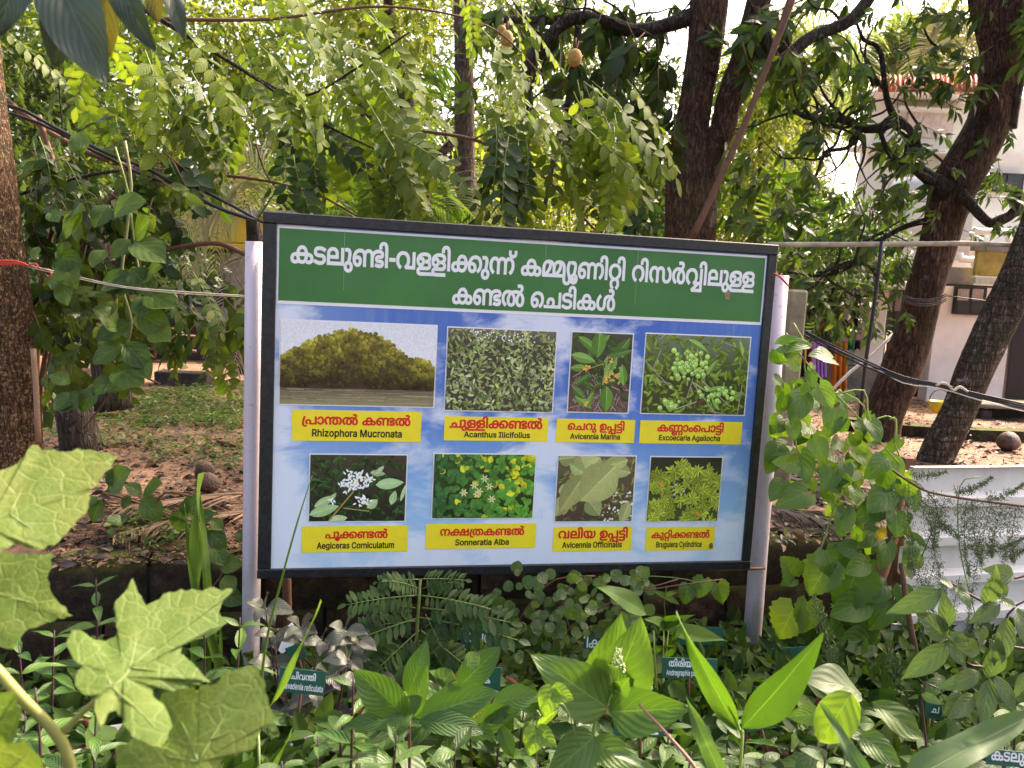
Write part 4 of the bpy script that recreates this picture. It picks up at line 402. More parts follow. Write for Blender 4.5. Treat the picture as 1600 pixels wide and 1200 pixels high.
 67: (166, [[78,-114,-27,3,-22,8,-18,14,-13,17,-8,21,-3,25,1,16,4,15,6,13,9,13,11,10,12,8,15,6,15,4,17,1,17,-1,16,-4,14,-5,13,-8,10,-10,9,-12,6,-14,4,-15,2,-17,-2,-17,-4,-16,-6,-13,-9,-13,-10,-10,-13,-8,-14,-6], [78,-80,12,1,12,5,10,7,8,11,5,13,1,17,-1,16,-5,13,-8,11,-10,7,-12,5,-13,1,-13,-1,-12,-5,-10,-7,-8,-11,-4,-13,-2,-17,2,-16,4,-13,8,-11,22,-12], [52,283,19,-1,15,-4,13,-6,11,-9,8,-10,6,-11,4,-14,3,-28,-1,-22,-8,-50,-6,-28,-16,-58,-40,8,20,79,4,23,2,23,1,23,-1,13,-7,22,-7,8,-11,4,-14,2,-16,-1,-14,-3,-9,35,20,4]]),
 68: (166, [[77,-114,-26,3,-22,8,-18,14,-13,17,-8,21,-3,25,1,16,4,15,6,13,9,13,11,10,12,8,14,6,16,4,17,1,17,-1,16,-4,14,-5,13,-8,10,-10,9,-12,6,-14,4,-15,2,-17,-2,-17,-4,-16,-6,-13,-9,-13,-10,-10,-13,-8,-14,-6], [76,28,-14,-1,-14,-5,-12,-7,-9,-11,-5,-14,-2,-17,2,-17,5,-14,9,-10,12,-8,14,-4,15,-2,15,2,13,4,12,8,10,11,5,14,2,17,-2,16,-5,14,-10,11,-12,7,-13,5], [77,-49,-17,2,-15,5,-11,9,-7,12,-5,14,-2,17,3,11,3,7,14,20,22,-14,-10,-6,-7,-13,0,-10,7,-12,3,-3,10,-4,6,-1,18,1,13,7,6,12,0,9,-3,8,-7,7,-6,3,22,16,16,-20,4,-12,0,-17,-5,-18,-4,-8,-6,-7,-8,-6,-9,-5,-12,-3], [52,283,19,-1,15,-4,13,-6,11,-9,8,-10,6,-11,4,-14,3,-28,-1,-22,-8,-50,-6,-28,-16,-58,-40,8,20,79,4,23,2,23,1,23,-1,13,-7,22,-7,8,-11,4,-14,2,-16,-1,-14,-3,-9,35,20,4]]),
 71: (358, [[118,-6,-16,1,-17,5,-15,7,-14,10,-13,14,-10,16,-7,20,-5,23,-1,26,1,25,4,23,7,22,10,20,12,17,14,15,16,14,18,11,19,9,21,6,22,4,23,1,25,-1,22,-4,20,-6,18,-8,16,-10,14,-12,11,-14,9,-15,7,-17,5,-18,3,-18,1,-20,-1,-22,-9,-40,-8,-17,-10,-16,-11,-15,-26,-24,-15,-10,-25,31,11,7,10,9,18,20,13,25,5,15,3,15,1,18,-2,21,-4,20,-7,17,-10,16,-12,13,-15,10,-17,8,-20,4,-22,2,-23,-2,-22,-6,-19,-9,-18,-13,-15,-16,-12,-19,-9,-20,-5,-23,-2,-25,3,-34,5,-14,5,-11,15,-17,10,-5,10,-3,12,-1,15,3,13,7,5,6,7,15,2,9,-1,25,-4,12,-8,10,-9,7,-12,5,-12,1,-13,-1,-13,-3,-23,-13,-21,-18,-8,30,11,11,13,10,14,8,15,6,15,4,16,1,16,-1,14,-3,13,-6,12,-7,9,-9,8,-11,9,-28,1,-17,-1,-17,-9,-30,-8,-12,-10,-10,-12,-9,-29,-9]]),
 77: (0, [[-56,296,-18,1,-16,3,-15,6,-12,7,-19,21,-9,27,-1,15,5,33,37,-7,-2,-7,-1,-17,3,-21,4,-8,11,-11,8,-4,16,-4,9,0,10,0,17,4,7,4,11,11,4,8,3,21,-1,17,-2,7,37,7,4,-15,1,-12,-1,-21,-4,-14,-6,-13,-8,-11,-10,-10,-12,-7,-15,-6,-16,-3]]),
 'n': (295, [[83,164,0,-164,-44,0,0,273,42,0,0,-66,-6,0,15,32,20,21,26,12,29,4,25,-2,23,-9,18,-14,14,-20,9,-26,3,-32,0,-173,-44,0,0,170,-4,28,-13,21,-19,13,-26,5,-18,-2,-17,-7,-14,-10,-10,-15,-7,-18]]),
 'o': (300, [[150,-6,-35,5,-30,13,-25,21,-19,28,-12,34,-4,40,4,40,12,34,19,29,25,21,30,13,35,4,35,-4,30,-13,25,-21,19,-29,12,-34,3,-40,-3,-40,-12,-34,-19,-28,-25,-21,-30,-13], [150,33,25,4,20,11,16,16,10,21,7,24,2,26,-2,26,-7,24,-10,21,-16,17,-20,10,-25,4,-25,-4,-20,-10,-16,-17,-10,-21,-7,-24,-2,-26,2,-26,7,-24,10,-21,16,-16,20,-11]]),
 'p': (306, [[39,-102,0,375,42,0,0,-44,5,0,5,9,18,20,14,10,18,6,24,2,32,-4,28,-13,23,-20,18,-28,11,-35,4,-40,-4,-41,-11,-34,-17,-29,-24,-21,-28,-13,-32,-4,-23,2,-18,7,-15,10,-10,10,-13,19,-3,0,0,-144], [159,33,23,4,20,10,15,16,10,21,7,25,2,27,-2,27,-6,24,-11,21,-15,16,-20,10,-23,3,-23,-3,-20,-10,-15,-15,-10,-20,-7,-24,-2,-29,2,-28,7,-25,11,-21,15,-15,19,-10]]),
 'r': (188, [[39,0,0,273,42,0,0,-42,3,0,11,19,16,14,21,10,23,3,22,-1,0,-44,-18,2,-27,-2,-16,-6,-14,-10,-11,-12,-6,-16,-2,-17,0,-171]]),
 's': (264, [[131,-6,-26,2,-24,6,-20,10,-16,15,-11,18,-8,21,42,10,9,-19,13,-14,18,-8,23,-2,26,3,19,9,13,13,4,16,-2,13,-8,11,-12,8,-18,6,-45,10,-32,12,-23,16,-14,21,-4,26,3,22,10,19,15,16,21,12,24,8,28,2,26,-2,21,-6,18,-10,14,-13,11,-16,8,-18,-40,-11,-7,14,-12,13,-16,9,-23,3,-22,-3,-19,-8,-12,-13,-4,-16,3,-13,8,-11,14,-8,21,-7,41,-9,33,-12,22,-16,14,-20,4,-26,-3,-23,-11,-20,-16,-16,-21,-13,-27,-8]]),
 't': (164, [[146,273,0,-38,-141,0,0,38], [46,338,44,0,0,-267,2,-16,5,-11,10,-6,20,-2,18,3,9,-38,-25,-4,-40,4,-23,14,-15,23,-5,29]]),
 'u': (296, [[131,-3,-26,2,-22,9,-19,14,-14,20,-9,26,-2,32,0,173,44,0,0,-170,4,-28,12,-21,20,-13,25,-5,19,2,16,7,14,10,11,15,7,18,2,21,0,164,44,0,0,-273,-42,0,0,66,5,0,-15,-32,-21,-22,-25,-12]]),
 'v': (281, [[117,0,-104,273,48,0,67,-187,21,-74,-16,0,20,74,67,187,48,0,-104,-273]]),
 'x': (273, [[16,0,108,157,-1,-34,-102,150,52,0,57,-91,19,-35,-23,0,11,17,18,36,47,73,51,0,-103,-152,0,33,107,-154,-51,0,-40,61,-42,71,23,0,-40,-71,-40,-61]]),
 'y': (281, [[34,-99,11,38,18,-3,11,0,11,4,9,7,8,12,8,17,7,23,-104,274,48,0,67,-187,14,-50,6,-24,-16,0,29,99,59,162,48,0,-120,-314,-9,-20,-11,-16,-12,-12,-15,-8,-16,-5,-19,-2,-11,0]]),
 'z': (276, [[31,0,0,33,153,196,0,3,-148,0,0,41,204,0,0,-35,-148,-195,0,-2,153,0,0,-41]]),
}
MAL = {
 'title_1': [23, 33, 52, 67, 191, 65, 277, 55, 223, 65, 163, 67, 203, 77, 3, 23, 215, 160, 68, 37, 65, 220, 65, 3, 51, 65, 58, 118, 225, 65, 52, 67, 223],
 'title_2': [23, 191, 119, 3, 71, 28, 33, 65, 23, 120],
 'rm': [162, 44, 64, 206, 119, 3, 23, 191, 119],
 'ai': [28, 67, 223, 65, 163, 191, 119],
 'am': [71, 28, 51, 67, 3, 13, 208, 184, 65],
 'ea': [23, 190, 64, 6, 71, 44, 64, 184, 65],
 'ac': [44, 68, 163, 191, 119],
 'sa': [42, 167, 162, 38, 23, 191, 119],
 'ao': [55, 52, 65, 49, 3, 13, 208, 184, 65],
 'bc': [23, 67, 220, 65, 163, 191, 119],
 'tag_1': [38, 65, 50, 65, 49, 64, 196],
 'tag_2': [28, 65, 55, 206, 65],
}

# ---------------------------------------------------------------- leaf shapes
def prof(kind):
    # half width along t
    return {'lance': lambda t: np.sin(np.pi * t ** .75) ** 1.1,
            'ovate': lambda t: np.sin(np.pi * t ** .62) ** .85,
            'ellip': lambda t: np.sin(np.pi * t) ** .8,
            'obov': lambda t: np.sin(np.pi * t ** 1.5) ** .9,
            'round': lambda t: np.sin(np.pi * t ** .9) ** .55,
            'heart': lambda t: np.sin(np.pi * np.clip(t, 0, 1) ** .55) ** .75,
            'blade': lambda t: np.minimum(1, (t + .03) * 6) * (1 - t ** 3) ** .9}[kind]
def leaf_grid(kind='ovate', W=.5, nl=10, nw=6, bend=.25, fold=.15, wave=.03, heart=0., serr=0., twist=0., seed=0, quilt=0.):
    rg = np.random.default_rng(seed); t = np.linspace(0, 1, nl + 1); s = np.linspace(-1, 1, nw + 1)
    T, S = np.meshgrid(t, s, indexing='ij'); w = prof(kind)(T) * W / 2
    if serr: w = w * (1 + serr * (np.arange(nl + 1) % 2)[:, None])
    x = S * w; y = T.copy()
    if heart: y = y - heart * (1 - T) ** 3 * np.abs(S) ** 1.3 * 1.0; 
    if heart:
        k = T < 1e-6; x = np.where(k, S * W * .16, x)
    z = fold * np.abs(x) - bend * T ** 2 + wave * np.sin(T * 9 + S * 2 + rg.uniform(0, 6)) * np.abs(S) + quilt * np.abs(np.sin((T - .3 * np.abs(S)) * 16)) * (1 - np.abs(S))
    if bend:  # keep the length
        y = y - .25 * bend * bend * T ** 3
    if twist:
        a = twist * T; x, z = x * np.cos(a) - z * np.sin(a) * .2, z + x * np.sin(a)
    V = np.stack([x, y, z], -1).reshape(-1, 3); uv = np.stack([T, .5 + .5 * S], -1).reshape(-1, 2)
    m = nw + 1
    Fs = [(i * m + j, i * m + j + 1, (i + 1) * m + j + 1, (i + 1) * m + j) for i in range(nl) for j in range(nw)]
    return V, Fs, uv
def leaf_mesh(name, mat, **kw):
    b = MB(); V, Fs, uv = leaf_grid(**kw); b.add(V, Fs, 0, uv)
    st = V[len(V) // (2 * (kw.get('nl', 10) + 1)) * 0]
    return b.mesh(name, [mat])
def variants(name, mat, n=3, **kw):
    out = []
    for i in range(n):
        k = dict(kw); k['seed'] = i; k['bend'] = kw.get('bend', .25) * (.4 + .7 * i); k['fold'] = kw.get('fold', .15) * (1.5 - .4 * i)
        out.append(leaf_mesh(name, mat, **k))
    return out
def frame(o, tip, nrm, size, ws=1.0):
    y = Vector(tip).normalized(); z = Vector(nrm); z = z - y * z.dot(y)
    if z.length < 1e-4: z = Vector((0.3, -1, .2)) - y * y.dot(Vector((0.3, -1, .2)))
    z.normalize(); x = y.cross(z)
    return Matrix(((x.x * size * ws, y.x * size, z.x * size, o[0]), (x.y * size * ws, y.y * size, z.y * size, o[1]), (x.z * size * ws, y.z * size, z.z * size, o[2]), (0, 0, 0, 1)))
U = random.uniform
def put_leaf(me, par, base, tip, nh=None, ws=1.0, name='leaf', jit=.25):
    b = Vector(base); t = Vector(tip); d = t - b
    nh = Vector(nh) if nh is not None else Vector((U(-jit, jit), -.8 + U(-jit, jit), .55 + U(-jit, jit)))
    if isinstance(me, list): me = random.choice(me)
    return link(name, me, par, frame(b, d, nh, d.length, ws))
def leaf_px(me, par, b, t, D, dD=0.0, **kw):
    return put_leaf(me, par, P(b[0], b[1], D), P(t[0], t[1], D + dD), **kw)

# ---------------------------------------------------------------- leaf clouds (numpy)
def norm(a): return a / (np.linalg.norm(a, axis=1)[:, None] + 1e-9)
LT = np.array([(0, 0, 0), (-.5, .42, .10), (0, .45, 0), (.5, .42, .10), (-.28, .8, .03), (.28, .8, .03), (0, 1, -.12)])
LF = np.array([(0, 2, 1), (0, 3, 2), (1, 2, 4), (2, 3, 5), (2, 6, 4), (2, 5, 6)])
LUV = np.array([(0, .5), (.42, 0), (.45, .5), (.42, 1), (.8, .1), (.8, .9), (1, .5)])
def cloud_mesh(name, pos, dirs, nrm, L, W, mat):
    n = len(pos); y = norm(dirs); z = nrm - y * np.sum(nrm * y, 1)[:, None]; z = norm(z); x = np.cross(y, z)
    V = pos[:, None] + x[:, None] * (LT[None, :, 0:1] * W[:, None, None]) + y[:, None] * (LT[None, :, 1:2] * L[:, None, None]) + z[:, None] * (LT[None, :, 2:3] * L[:, None, None])
    Fq = (LF[None] + 7 * np.arange(n)[:, None, None]).reshape(-1, 3)
    return big_mesh(name, V.reshape(-1, 3), Fq, mat, np.repeat(RG.random(n), 7), True, np.tile(LUV, (n, 1)))
def clumped(centres, radii, n_cl, per, L, W, mat, name, spread=.16, droop=.35, parent=None, flat=1.0):
    """leaf rosettes spread through ellipsoids given as world centres and radii"""
    centres = np.asarray(centres, float); radii = np.asarray(radii, float)
    vol = radii.prod(1) ** .6; k = RG.choice(len(centres), n_cl, p=vol / vol.sum())
    d = norm(RG.normal(size=(n_cl, 3))) * (RG.random(n_cl) ** .42)[:, None]
    cc = centres[k] + d * radii[k]
    cdir = norm(d + RG.normal(0, .6, (n_cl, 3)))
    pos = np.repeat(cc, per, 0); n = len(pos)
    dr = norm(np.repeat(cdir, per, 0) * .6 + RG.normal(size=(n, 3)) + np.array([0, 0, -droop]))
    pos = pos + dr * (spread * RG.random(n) ** .5)[:, None]
    nr = norm(RG.normal(0, .5, (n, 3)) + np.array([0.0, -.35, .8]))
    s = RG.uniform(.65, 1.25, n)
    me = cloud_mesh(name, pos, dr, nr, L * s, W * s, mat)
    if parent is not None:
        pl = np.array(wm(parent).translation); co = np.empty(len(me.vertices) * 3, np.float32); me.vertices.foreach_get('co', co)
        me.vertices.foreach_set('co', (co.reshape(-1, 3) - pl.astype(np.float32)).ravel()); me.update()
    return link(name, me, parent)
def ell(x0, y0, x1, y1, D, dr):
    """ellipsoid filling a rectangle seen at depth D, dr = half depth"""
    a = P(x0, (y0 + y1) / 2, D); b = P(x1, (y0 + y1) / 2, D); c = P((x0 + x1) / 2, y0, D); d = P((x0 + x1) / 2, y1, D)
    return P((x0 + x1) / 2, (y0 + y1) / 2, D), np.array([np.linalg.norm(b - a) / 2, dr, np.linalg.norm(c - d) / 2])

# ================================================================ SETTING
# yard line: top front edge of the retaining wall
WA = G(150, 882, YZ); WB = G(1250, 842, YZ); WD = (WB - WA); WD[2] = 0; WD /= np.linalg.norm(WD); WN = np.array([-WD[1], WD[0], 0])
def wl(s, off=0, z=0): q = WA + WD * s + WN * off; return np.array([q[0], q[1], z])

def soil(name, lo, mid, hi, moss):
    m, n, out = nodes(name)
    a = noise(n, 1.3, 6, .6); b = noise(n, 22, 8, .7); c = noise(n, 90, 5, .7)
    col = ramp(n, b, [(.32, lo), (.5, mid), (.7, hi)])
    dk = ramp(n, a, [(.42, (1, 1, 1)), (.62, (.45, .42, .40))])
    col = mixc(n, 1.0, col, dk, 'MULTIPLY')
    ms = ramp(n, noise(n, 2.1, 7, .7), [(.6, (0, 0, 0)), (.7, (1, 1, 1))])
    col = mixc(n, mth(n, 'MULTIPLY', ms, moss), col, (.07, .10, .02))
    col = mixc(n, mth(n, 'MULTIPLY', c, .4), col, lo)
    prin(n, out, col, .85, .3, 0, bump(n, mth(n, 'ADD', b, mth(n, 'MULTIPLY', c, .5)), .7, .02)); return m
M_YARD = soil('laterite_soil', (.12, .065, .042), (.29, .165, .10), (.44, .27, .17), .2)
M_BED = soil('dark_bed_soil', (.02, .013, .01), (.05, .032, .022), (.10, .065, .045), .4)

def grid_sheet(name, x0, x1, y0, y1, nx, ny, zf, mat, bound=None):
    xs = np.linspace(x0, x1, nx + 1); ys = y0 + (y1 - y0) * np.linspace(0, 1, ny + 1) ** 1.6
    X, Y = np.meshgrid(xs, ys, indexing='ij')
    if bound: X, Y = bound(X, Y)
    Z = zf(X, Y); V = np.stack([X, Y, Z], -1).reshape(-1, 3); m = ny + 1
    i, j = np.meshgrid(np.arange(nx), np.arange(ny), indexing='ij'); q = (i * m + j).ravel()
    Fq = np.stack([q, q + m, q + m + 1, q + 1], 1)
    return tag(link(name, big_mesh(name, V, Fq, mat)), kind='structure')
def hum(X, Y, a, s):
    return a * (np.sin(X * 3.1 * s + 1) * np.cos(Y * 2.3 * s) + .5 * np.sin(X * 7.7 * s + Y * 5.1 * s) + .3 * np.sin(Y * 13 * s - X * 9 * s))
def yb(X, Y):   # s along the wall, t behind it
    return WA[0] + WD[0] * X + WN[0] * Y, WA[1] + WD[1] * X + WN[1] * Y
grid_sheet('yard_ground', -14, 26, .12, 70, 160, 160, lambda X, Y: YZ + hum(X, Y, .008, 1.2), M_YARD, yb)
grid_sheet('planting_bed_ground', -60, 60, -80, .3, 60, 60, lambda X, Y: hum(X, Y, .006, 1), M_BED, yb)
# far ground sheets so the ground reaches the horizon
b_ = MB(); b_.add([(-900, 60, .35), (900, 60, .35), (900, 1200, .35), (-900, 1200, .35)], [(0, 1, 2, 3)]); b_.add([(-900, -900, -.02), (900, -900, -.02), (900, 60, -.02), (-900, 60, -.02)], [(0, 1, 2, 3)])
tag(b_.build('ground', M_YARD), kind='structure')

# retaining wall: rough laterite blocks with a mossy top
m, n, out = nodes('mossy_laterite')
a_ = noise(n, 14, 8, .75); b2 = noise(n, 5, 6, .7)
c_ = ramp(n, a_, [(.35, (.010, .007, .006)), (.55, (.045, .028, .018)), (.75, (.13, .085, .05))])
ge = N(n, 'ShaderNodeNewGeometry'); sx = N(n, 'ShaderNodeSeparateXYZ'); n.links.new(ge.outputs['Normal'], sx.inputs[0])
up = mth(n, 'MULTIPLY', ramp(n, sx.outputs[2], [(.35, (0, 0, 0)), (.75, (1, 1, 1))]), ramp(n, b2, [(.35, (.2, .2, .2)), (.6, (1, 1, 1))]))
c_ = mixc(n, up, c_, (.09, .10, .018)); c_ = mixc(n, mth(n, 'MULTIPLY', ramp(n, b2, [(.5, (0, 0, 0)), (.62, (1, 1, 1))]), .5), c_, (.035, .045, .012))
prin(n, out, c_, .9, .2, 0, bump(n, a_, .9, .03)); M_WALL = m
rw = empty('retaining_wall', wl(1.4, .1, 0), 'low dark mossy laterite retaining wall running behind the signboard', 'wall')
s0 = -1.6
row = 0
for row in range(2):
    s = s0 - .17 * row
    while s < 4.6:
        L = U(.36, .44); b = MB(); z0, z1 = row * .205, row * .205 + .2
        ns, nz = 6, 4
        V = []; 
        f0 = U(-.012, .012)
        for i in range(ns + 1):
            for j in range(nz + 1):
                V.append(wl(s + L * i / ns, f0 + U(-.008, .008) + (.014 if i in (0, ns) or j in (0, nz) else 0), z0 + (z1 - z0) * j / nz + U(-.004, .004)))
        k = nz + 1
        Fs = [(i * k + j, (i + 1) * k + j, (i + 1) * k + j + 1, i * k + j + 1) for i in range(ns) for j in range(nz)]
        n0 = len(V)
        for i in range(ns + 1):
            V.append(wl(s + L * i / ns, .09, z1 + U(0, .018))); V.append(wl(s + L * i / ns, .22, z1 + U(-.005, .012)))
        for i in range(ns):
            Fs += [(i * k + nz, (i + 1) * k + nz, n0 + 2 * i + 2, n0 + 2 * i), (n0 + 2 * i, n0 + 2 * i + 2, n0 + 2 * i + 3, n0 + 2 * i + 1)]
        Fs += [tuple([j for j in range(k)][::-1]) + (n0, ), tuple([ns * k + j for j in range(k)]) + (n0 + 2 * ns,)]
        b.add(V, Fs); b.build('stone', M_WALL, rw); s += L + .012
b = MB(); b.box((0, .03, 0), (6.6, .24, YZ - .03)); Mx = Matrix.Translation(Vector(wl(-2, 0, 0))) @ Matrix.Rotation(math.atan2(WD[1], WD[0]), 4, 'Z')
b.v = [v @ np.array(Mx.to_3x3()).T + np.array(Mx.translation) for v in b.v]; b.build('core', simple('wall_core', (.02, .014, .01), .95), rw, smooth=False)

# ================================================================ SIGNBOARD
SW, SH, SYAW = 1.83, 1.2382, 0.2051526
SCx, SCy, SCz = 0.0577364, 2.94474204, 1.45 - 0.430572426
sign = empty('signboard', (SCx, SCy, 0), 'large black framed board with green header and eight captioned mangrove pictures', 'signboard', rz=SYAW)
def su(u): return u * SW
def sv(v): return SCz + v * SH
def flat_quad(b, u0, v0, u1, v1, y, mat=0, rnd=0):
    b.add([(u0, y, v0), (u1, y, v0), (u1, y, v1), (u0, y, v1)], [(0, 1, 2, 3)], mat, [(0, 0), (1, 0), (1, 1), (0, 1)])
M_FRAME = simple('black_gloss_paint', (.012, .013, .015), .42, .5, scale=9, var=.5, bmp=.35, bd=.002)
_m, n, out = nodes('worn_black_frame')
g = noise(n, 60, 6, .7); g2 = noise(n, 7, 5, .7)
c = ramp(n, g, [(.4, (.007, .008, .009)), (.75, (.030, .031, .033))]); c = mixc(n, mth(n, 'MULTIPLY', ramp(n, g2, [(.6, (0, 0, 0)), (.75, (1, 1, 1))]), .35), c, (.14, .13, .12))
prin(n, out, c, .45, .5, 0, bump(n, g, .3, .001)); M_FRAME = _m
# frame rails: butt jointed angle iron, face 4.3 cm wide
U0, U1, V0, V1 = su(-.5), su(.5), sv(-.5), sv(.5)
fx0, fx1, fz0, fz1 = su(-.4755), su(.4805), sv(-.4735), sv(.4700)
for nm, a, c in (('top', (U0, -.012, fz1), (U1, .035, V1)), ('bottom', (U0, -.012, V0), (U1, .035, fz0)),
                 ('l', (U0 + .0005, -.0105, fz0), (fx0, .034, fz1)), ('r', (fx1, -.0105, fz0), (U1 - .0005, .034, fz1))):
    b = MB(); b.box(a, c, bev=.0025); b.build('frame_rail', M_FRAME, sign, smooth=False, world=False)
b = MB(); b.box((U0 + .02, .012, V0 + .02), (U1 - .02, .016, V1 - .02)); b.build('back_panel', simple('galvanised_sheet', (.35, .36, .37), .5, .5, .6), sign, smooth=False, world=False)
for q in (-.25, 0.02, .27):
    b = MB(); b.box((su(q) - .015, .017, V0 + .03), (su(q) + .015, .034, V1 - .03)); b.build('back_brace', M_FRAME, sign, smooth=False, world=False)

# printed face: sky with clouds
m, n, out = nodes('printed_sky')
tc = N(n, 'ShaderNodeUVMap'); sp = N(n, 'ShaderNodeSeparateXYZ'); n.links.new(tc.outputs[0], sp.inputs[0])
mp = N(n, 'ShaderNodeMapping'); mp.inputs['Scale'].default_value = (1.5, 1.9, 1); n.links.new(tc.outputs[0], mp.inputs[0])
grad = ramp(n, sp.outputs[1], [(0, (.42, .66, .83)), (.22, (.27, .50, .77)), (.45, (.085, .22, .60)), (.7, (.055, .15, .50)), (1, (.055, .15, .50))])
gx = ramp(n, sp.outputs[0], [(0, (.35, .35, .35)), (.22, (.05, .05, .05)), (.7, (0, 0, 0)), (1, (.05, .05, .05))])
grad = mixc(n, gx, grad, (.50, .68, .86))
cl = noise(n, 3.4, 9, .62, vec=mp.outputs[0], dist=.4)
low = ramp(n, sp.outputs[1], [(0, (.16, .16, .16)), (.28, (.06, .06, .06)), (.42, (.0, .0, .0)), (.6, (-.0, 0, 0)), (1, (0.0, 0, 0))])
lft = ramp(n, sp.outputs[0], [(0, (.16, .16, .16)), (.1, (.0, .0, .0)), (.42, (0, 0, 0)), (.45, (.13, .13, .13)), (.56, (.12, .12, .12)), (.62, (0, 0, 0)), (.93, (0, 0, 0)), (1, (.02, .02, .02))])
cf = mth(n, 'ADD', cl, mth(n, 'ADD', low, lft))
cm = ramp(n, cf, [(.53, (0, 0, 0)), (.66, (1, 1, 1))])
c = mixc(n, mth(n, 'MULTIPLY', cm, .82), grad, (.80, .84, .90))
c = mixc(n, mth(n, 'MULTIPLY', ramp(n, noise(n, 22, 7, .75, stretch=(1, 1, .12)), [(.5, (0, 0, 0)), (.75, (1, 1, 1))]), .22), c, (.55, .55, .52))
prin(n, out, c, .28, .45, 0, bump(n, noise(n, 30, 3), .04, .002)); M_SKYP = m
b = MB(); flat_quad(b, fx0 - .004, fz0 - .004, fx1 + .004, fz1 + .004, 0); b.build('face_panel', M_SKYP, sign, smooth=False, world=False)
M_WHITE = simple('white_print', (.80, .79, .80), .35, .45, var=.06, bmp=.02)
m, n, out = nodes('green_print'); g = noise(n, 3.0, 4); c = ramp(n, g, [(.3, (.030, .145, .034)), (.7, (.048, .20, .05))])
sc_ = noise(n, 26, 7, .75, stretch=(1, 1, .18)); c = mixc(n, mth(n, 'MULTIPLY', ramp(n, sc_, [(.6, (0, 0, 0)), (.8, (1, 1, 1))]), .15), c, (.25, .35, .25))
prin(n, out, c, .30, .5, 0, bump(n, noise(n, 25, 3), .05, .002)); M_GREEN = m
M_YEL = simple('yellow_print', (.92, .74, .035), .4, .4, var=.05, bmp=.02)
M_RED = simple('red_print', (.72, .018, .02), .4, .4, var=.05, bmp=.02)
M_BLACK = simple('black_print', (.012, .010, .010), .4, .4, var=.05, bmp=.02)
# header band with white edging
hb = (su(-.4745), sv(.2600), su(.4790), sv(.4660))
b = MB(); flat_quad(b, *hb, -.0008); he = b.build('header_edging', M_WHITE, sign, smooth=False, world=False)
b = MB(); flat_quad(b, hb[0] + .006, hb[1] + .011, hb[2] - .006, hb[3] - .008, -.0014); hbo = b.build('header_band', M_GREEN, sign, smooth=False, world=False)

def contours(code):
    adv, cs = GLYPHS[code]
    return adv, [np.cumsum(np.array(c, float).reshape(-1, 2), 0) for c in cs]
def offs(c, e):
    p = np.roll(c, 1, 0); q = np.roll(c, -1, 0)
    t1 = c - p; t2 = q - c; t1 /= np.linalg.norm(t1, axis=1)[:, None] + 1e-9; t2 /= np.linalg.norm(t2, axis=1)[:, None] + 1e-9
    n1 = np.stack([-t1[:, 1], t1[:, 0]], 1); n2 = np.stack([-t2[:, 1], t2[:, 0]], 1); m = n1 + n2; l = np.linalg.norm(m, axis=1)[:, None]
    m = m / (l + 1e-9); dp = np.clip(np.sum(m * n1, 1), .6, 1)[:, None]
    return c + m * e / dp
def area(c): x, y = c[:, 0], c[:, 1]; return .5 * np.sum(x * np.roll(y, -1) - y * np.roll(x, -1))
def inside(pt, c):
    x, y = pt; r = False; n = len(c)
    for i in range(n):
        x1, y1 = c[i]; x2, y2 = c[(i + 1) % n]
        if (y1 > y) != (y2 > y) and x < (x2 - x1) * (y - y1) / (y2 - y1) + x1: r = not r
    return r
_tc = {}
def glyph_quads(code, e):
    """non-zero winding fill of a glyph, cut into thin horizontal bands"""
    if (code, e) in _tc: return _tc[(code, e)]
    adv, cs = contours(code); cs = [offs(c, e) for c in cs]
    if not cs: return adv, np.zeros((0, 3)), []
    A = np.concatenate(cs); B = np.concatenate([np.roll(c, -1, 0) for c in cs]) if cs else A
    ys = np.unique(np.round(A[:, 1], 1)); yl = [ys[0]]
    for y in ys[1:]:
        if y - yl[-1] < 1.2: continue
        k = int((y - yl[-1]) // 10) + 1
        yl += list(np.linspace(yl[-1], y, k + 1)[1:])
    V = []; Fq = []
    up = B[:, 1] > A[:, 1]; lo = np.minimum(A[:, 1], B[:, 1]); hi = np.maximum(A[:, 1], B[:, 1])
    sl_ = (B[:, 0] - A[:, 0]) / np.where(np.abs(B[:, 1] - A[:, 1]) < 1e-6, 1, B[:, 1] - A[:, 1])
    for ya, yb in zip(yl, yl[1:]):
        ym = (ya + yb) / 2; ix = np.nonzero((lo <= ym) & (hi > ym))[0]
        xm = A[ix, 0] + (ym - A[ix, 1]) * sl_[ix]; od = np.argsort(xm); wnd = 0
        for k in od:
            i = ix[k]; w0 = wnd; wnd += 1 if up[i] else -1
            if w0 == 0: st = i
            elif wnd == 0:
                n0 = len(V)
                for q, y in ((st, ya), (i, ya), (i, yb), (st, yb)):
                    yy = min(max(y, lo[q] - .6), hi[q] + .6); V.append((A[q, 0] + (yy - A[q, 1]) * sl_[q], y))
                Fq.append((n0, n0 + 1, n0 + 2, n0 + 3))
    _tc[(code, e)] = (adv, np.array(V), Fq); return _tc[(code, e)]
def lettering(seq, x0, x1, zb, y, mat, parent, emb=11, ys=1.0, name='lettering', M=None, fit=None):
    """seq of glyph codes fitted between x0 and x1 on baseline zb"""
    adv = [GLYPHS[g][0] if g != ' ' else 130 for g in seq]; tot = sum(adv); s = (x1 - x0) / tot if x1 is not None else fit
    b = MB(); b.smooth = False; x = x0; k = 0
    for g, a in zip(seq, adv):
        if g != ' ':
            _, V, quads = glyph_quads(g, emb)
            if len(V) == 0: x += a * s; continue
            W3 = np.stack([x + V[:, 0] * s, np.full(len(V), y - .00004 * (k % 4)), zb + V[:, 1] * s * ys], 1)
            b.add(W3, quads); k += 1
        x += a * s
    return b.build(name, mat, parent, smooth=False, world=False)
lettering(MAL['title_1'], su(-.4515), su(.4565), sv(.3715), -.002, M_WHITE, hbo, emb=15, ys=1.34, name='title_line')
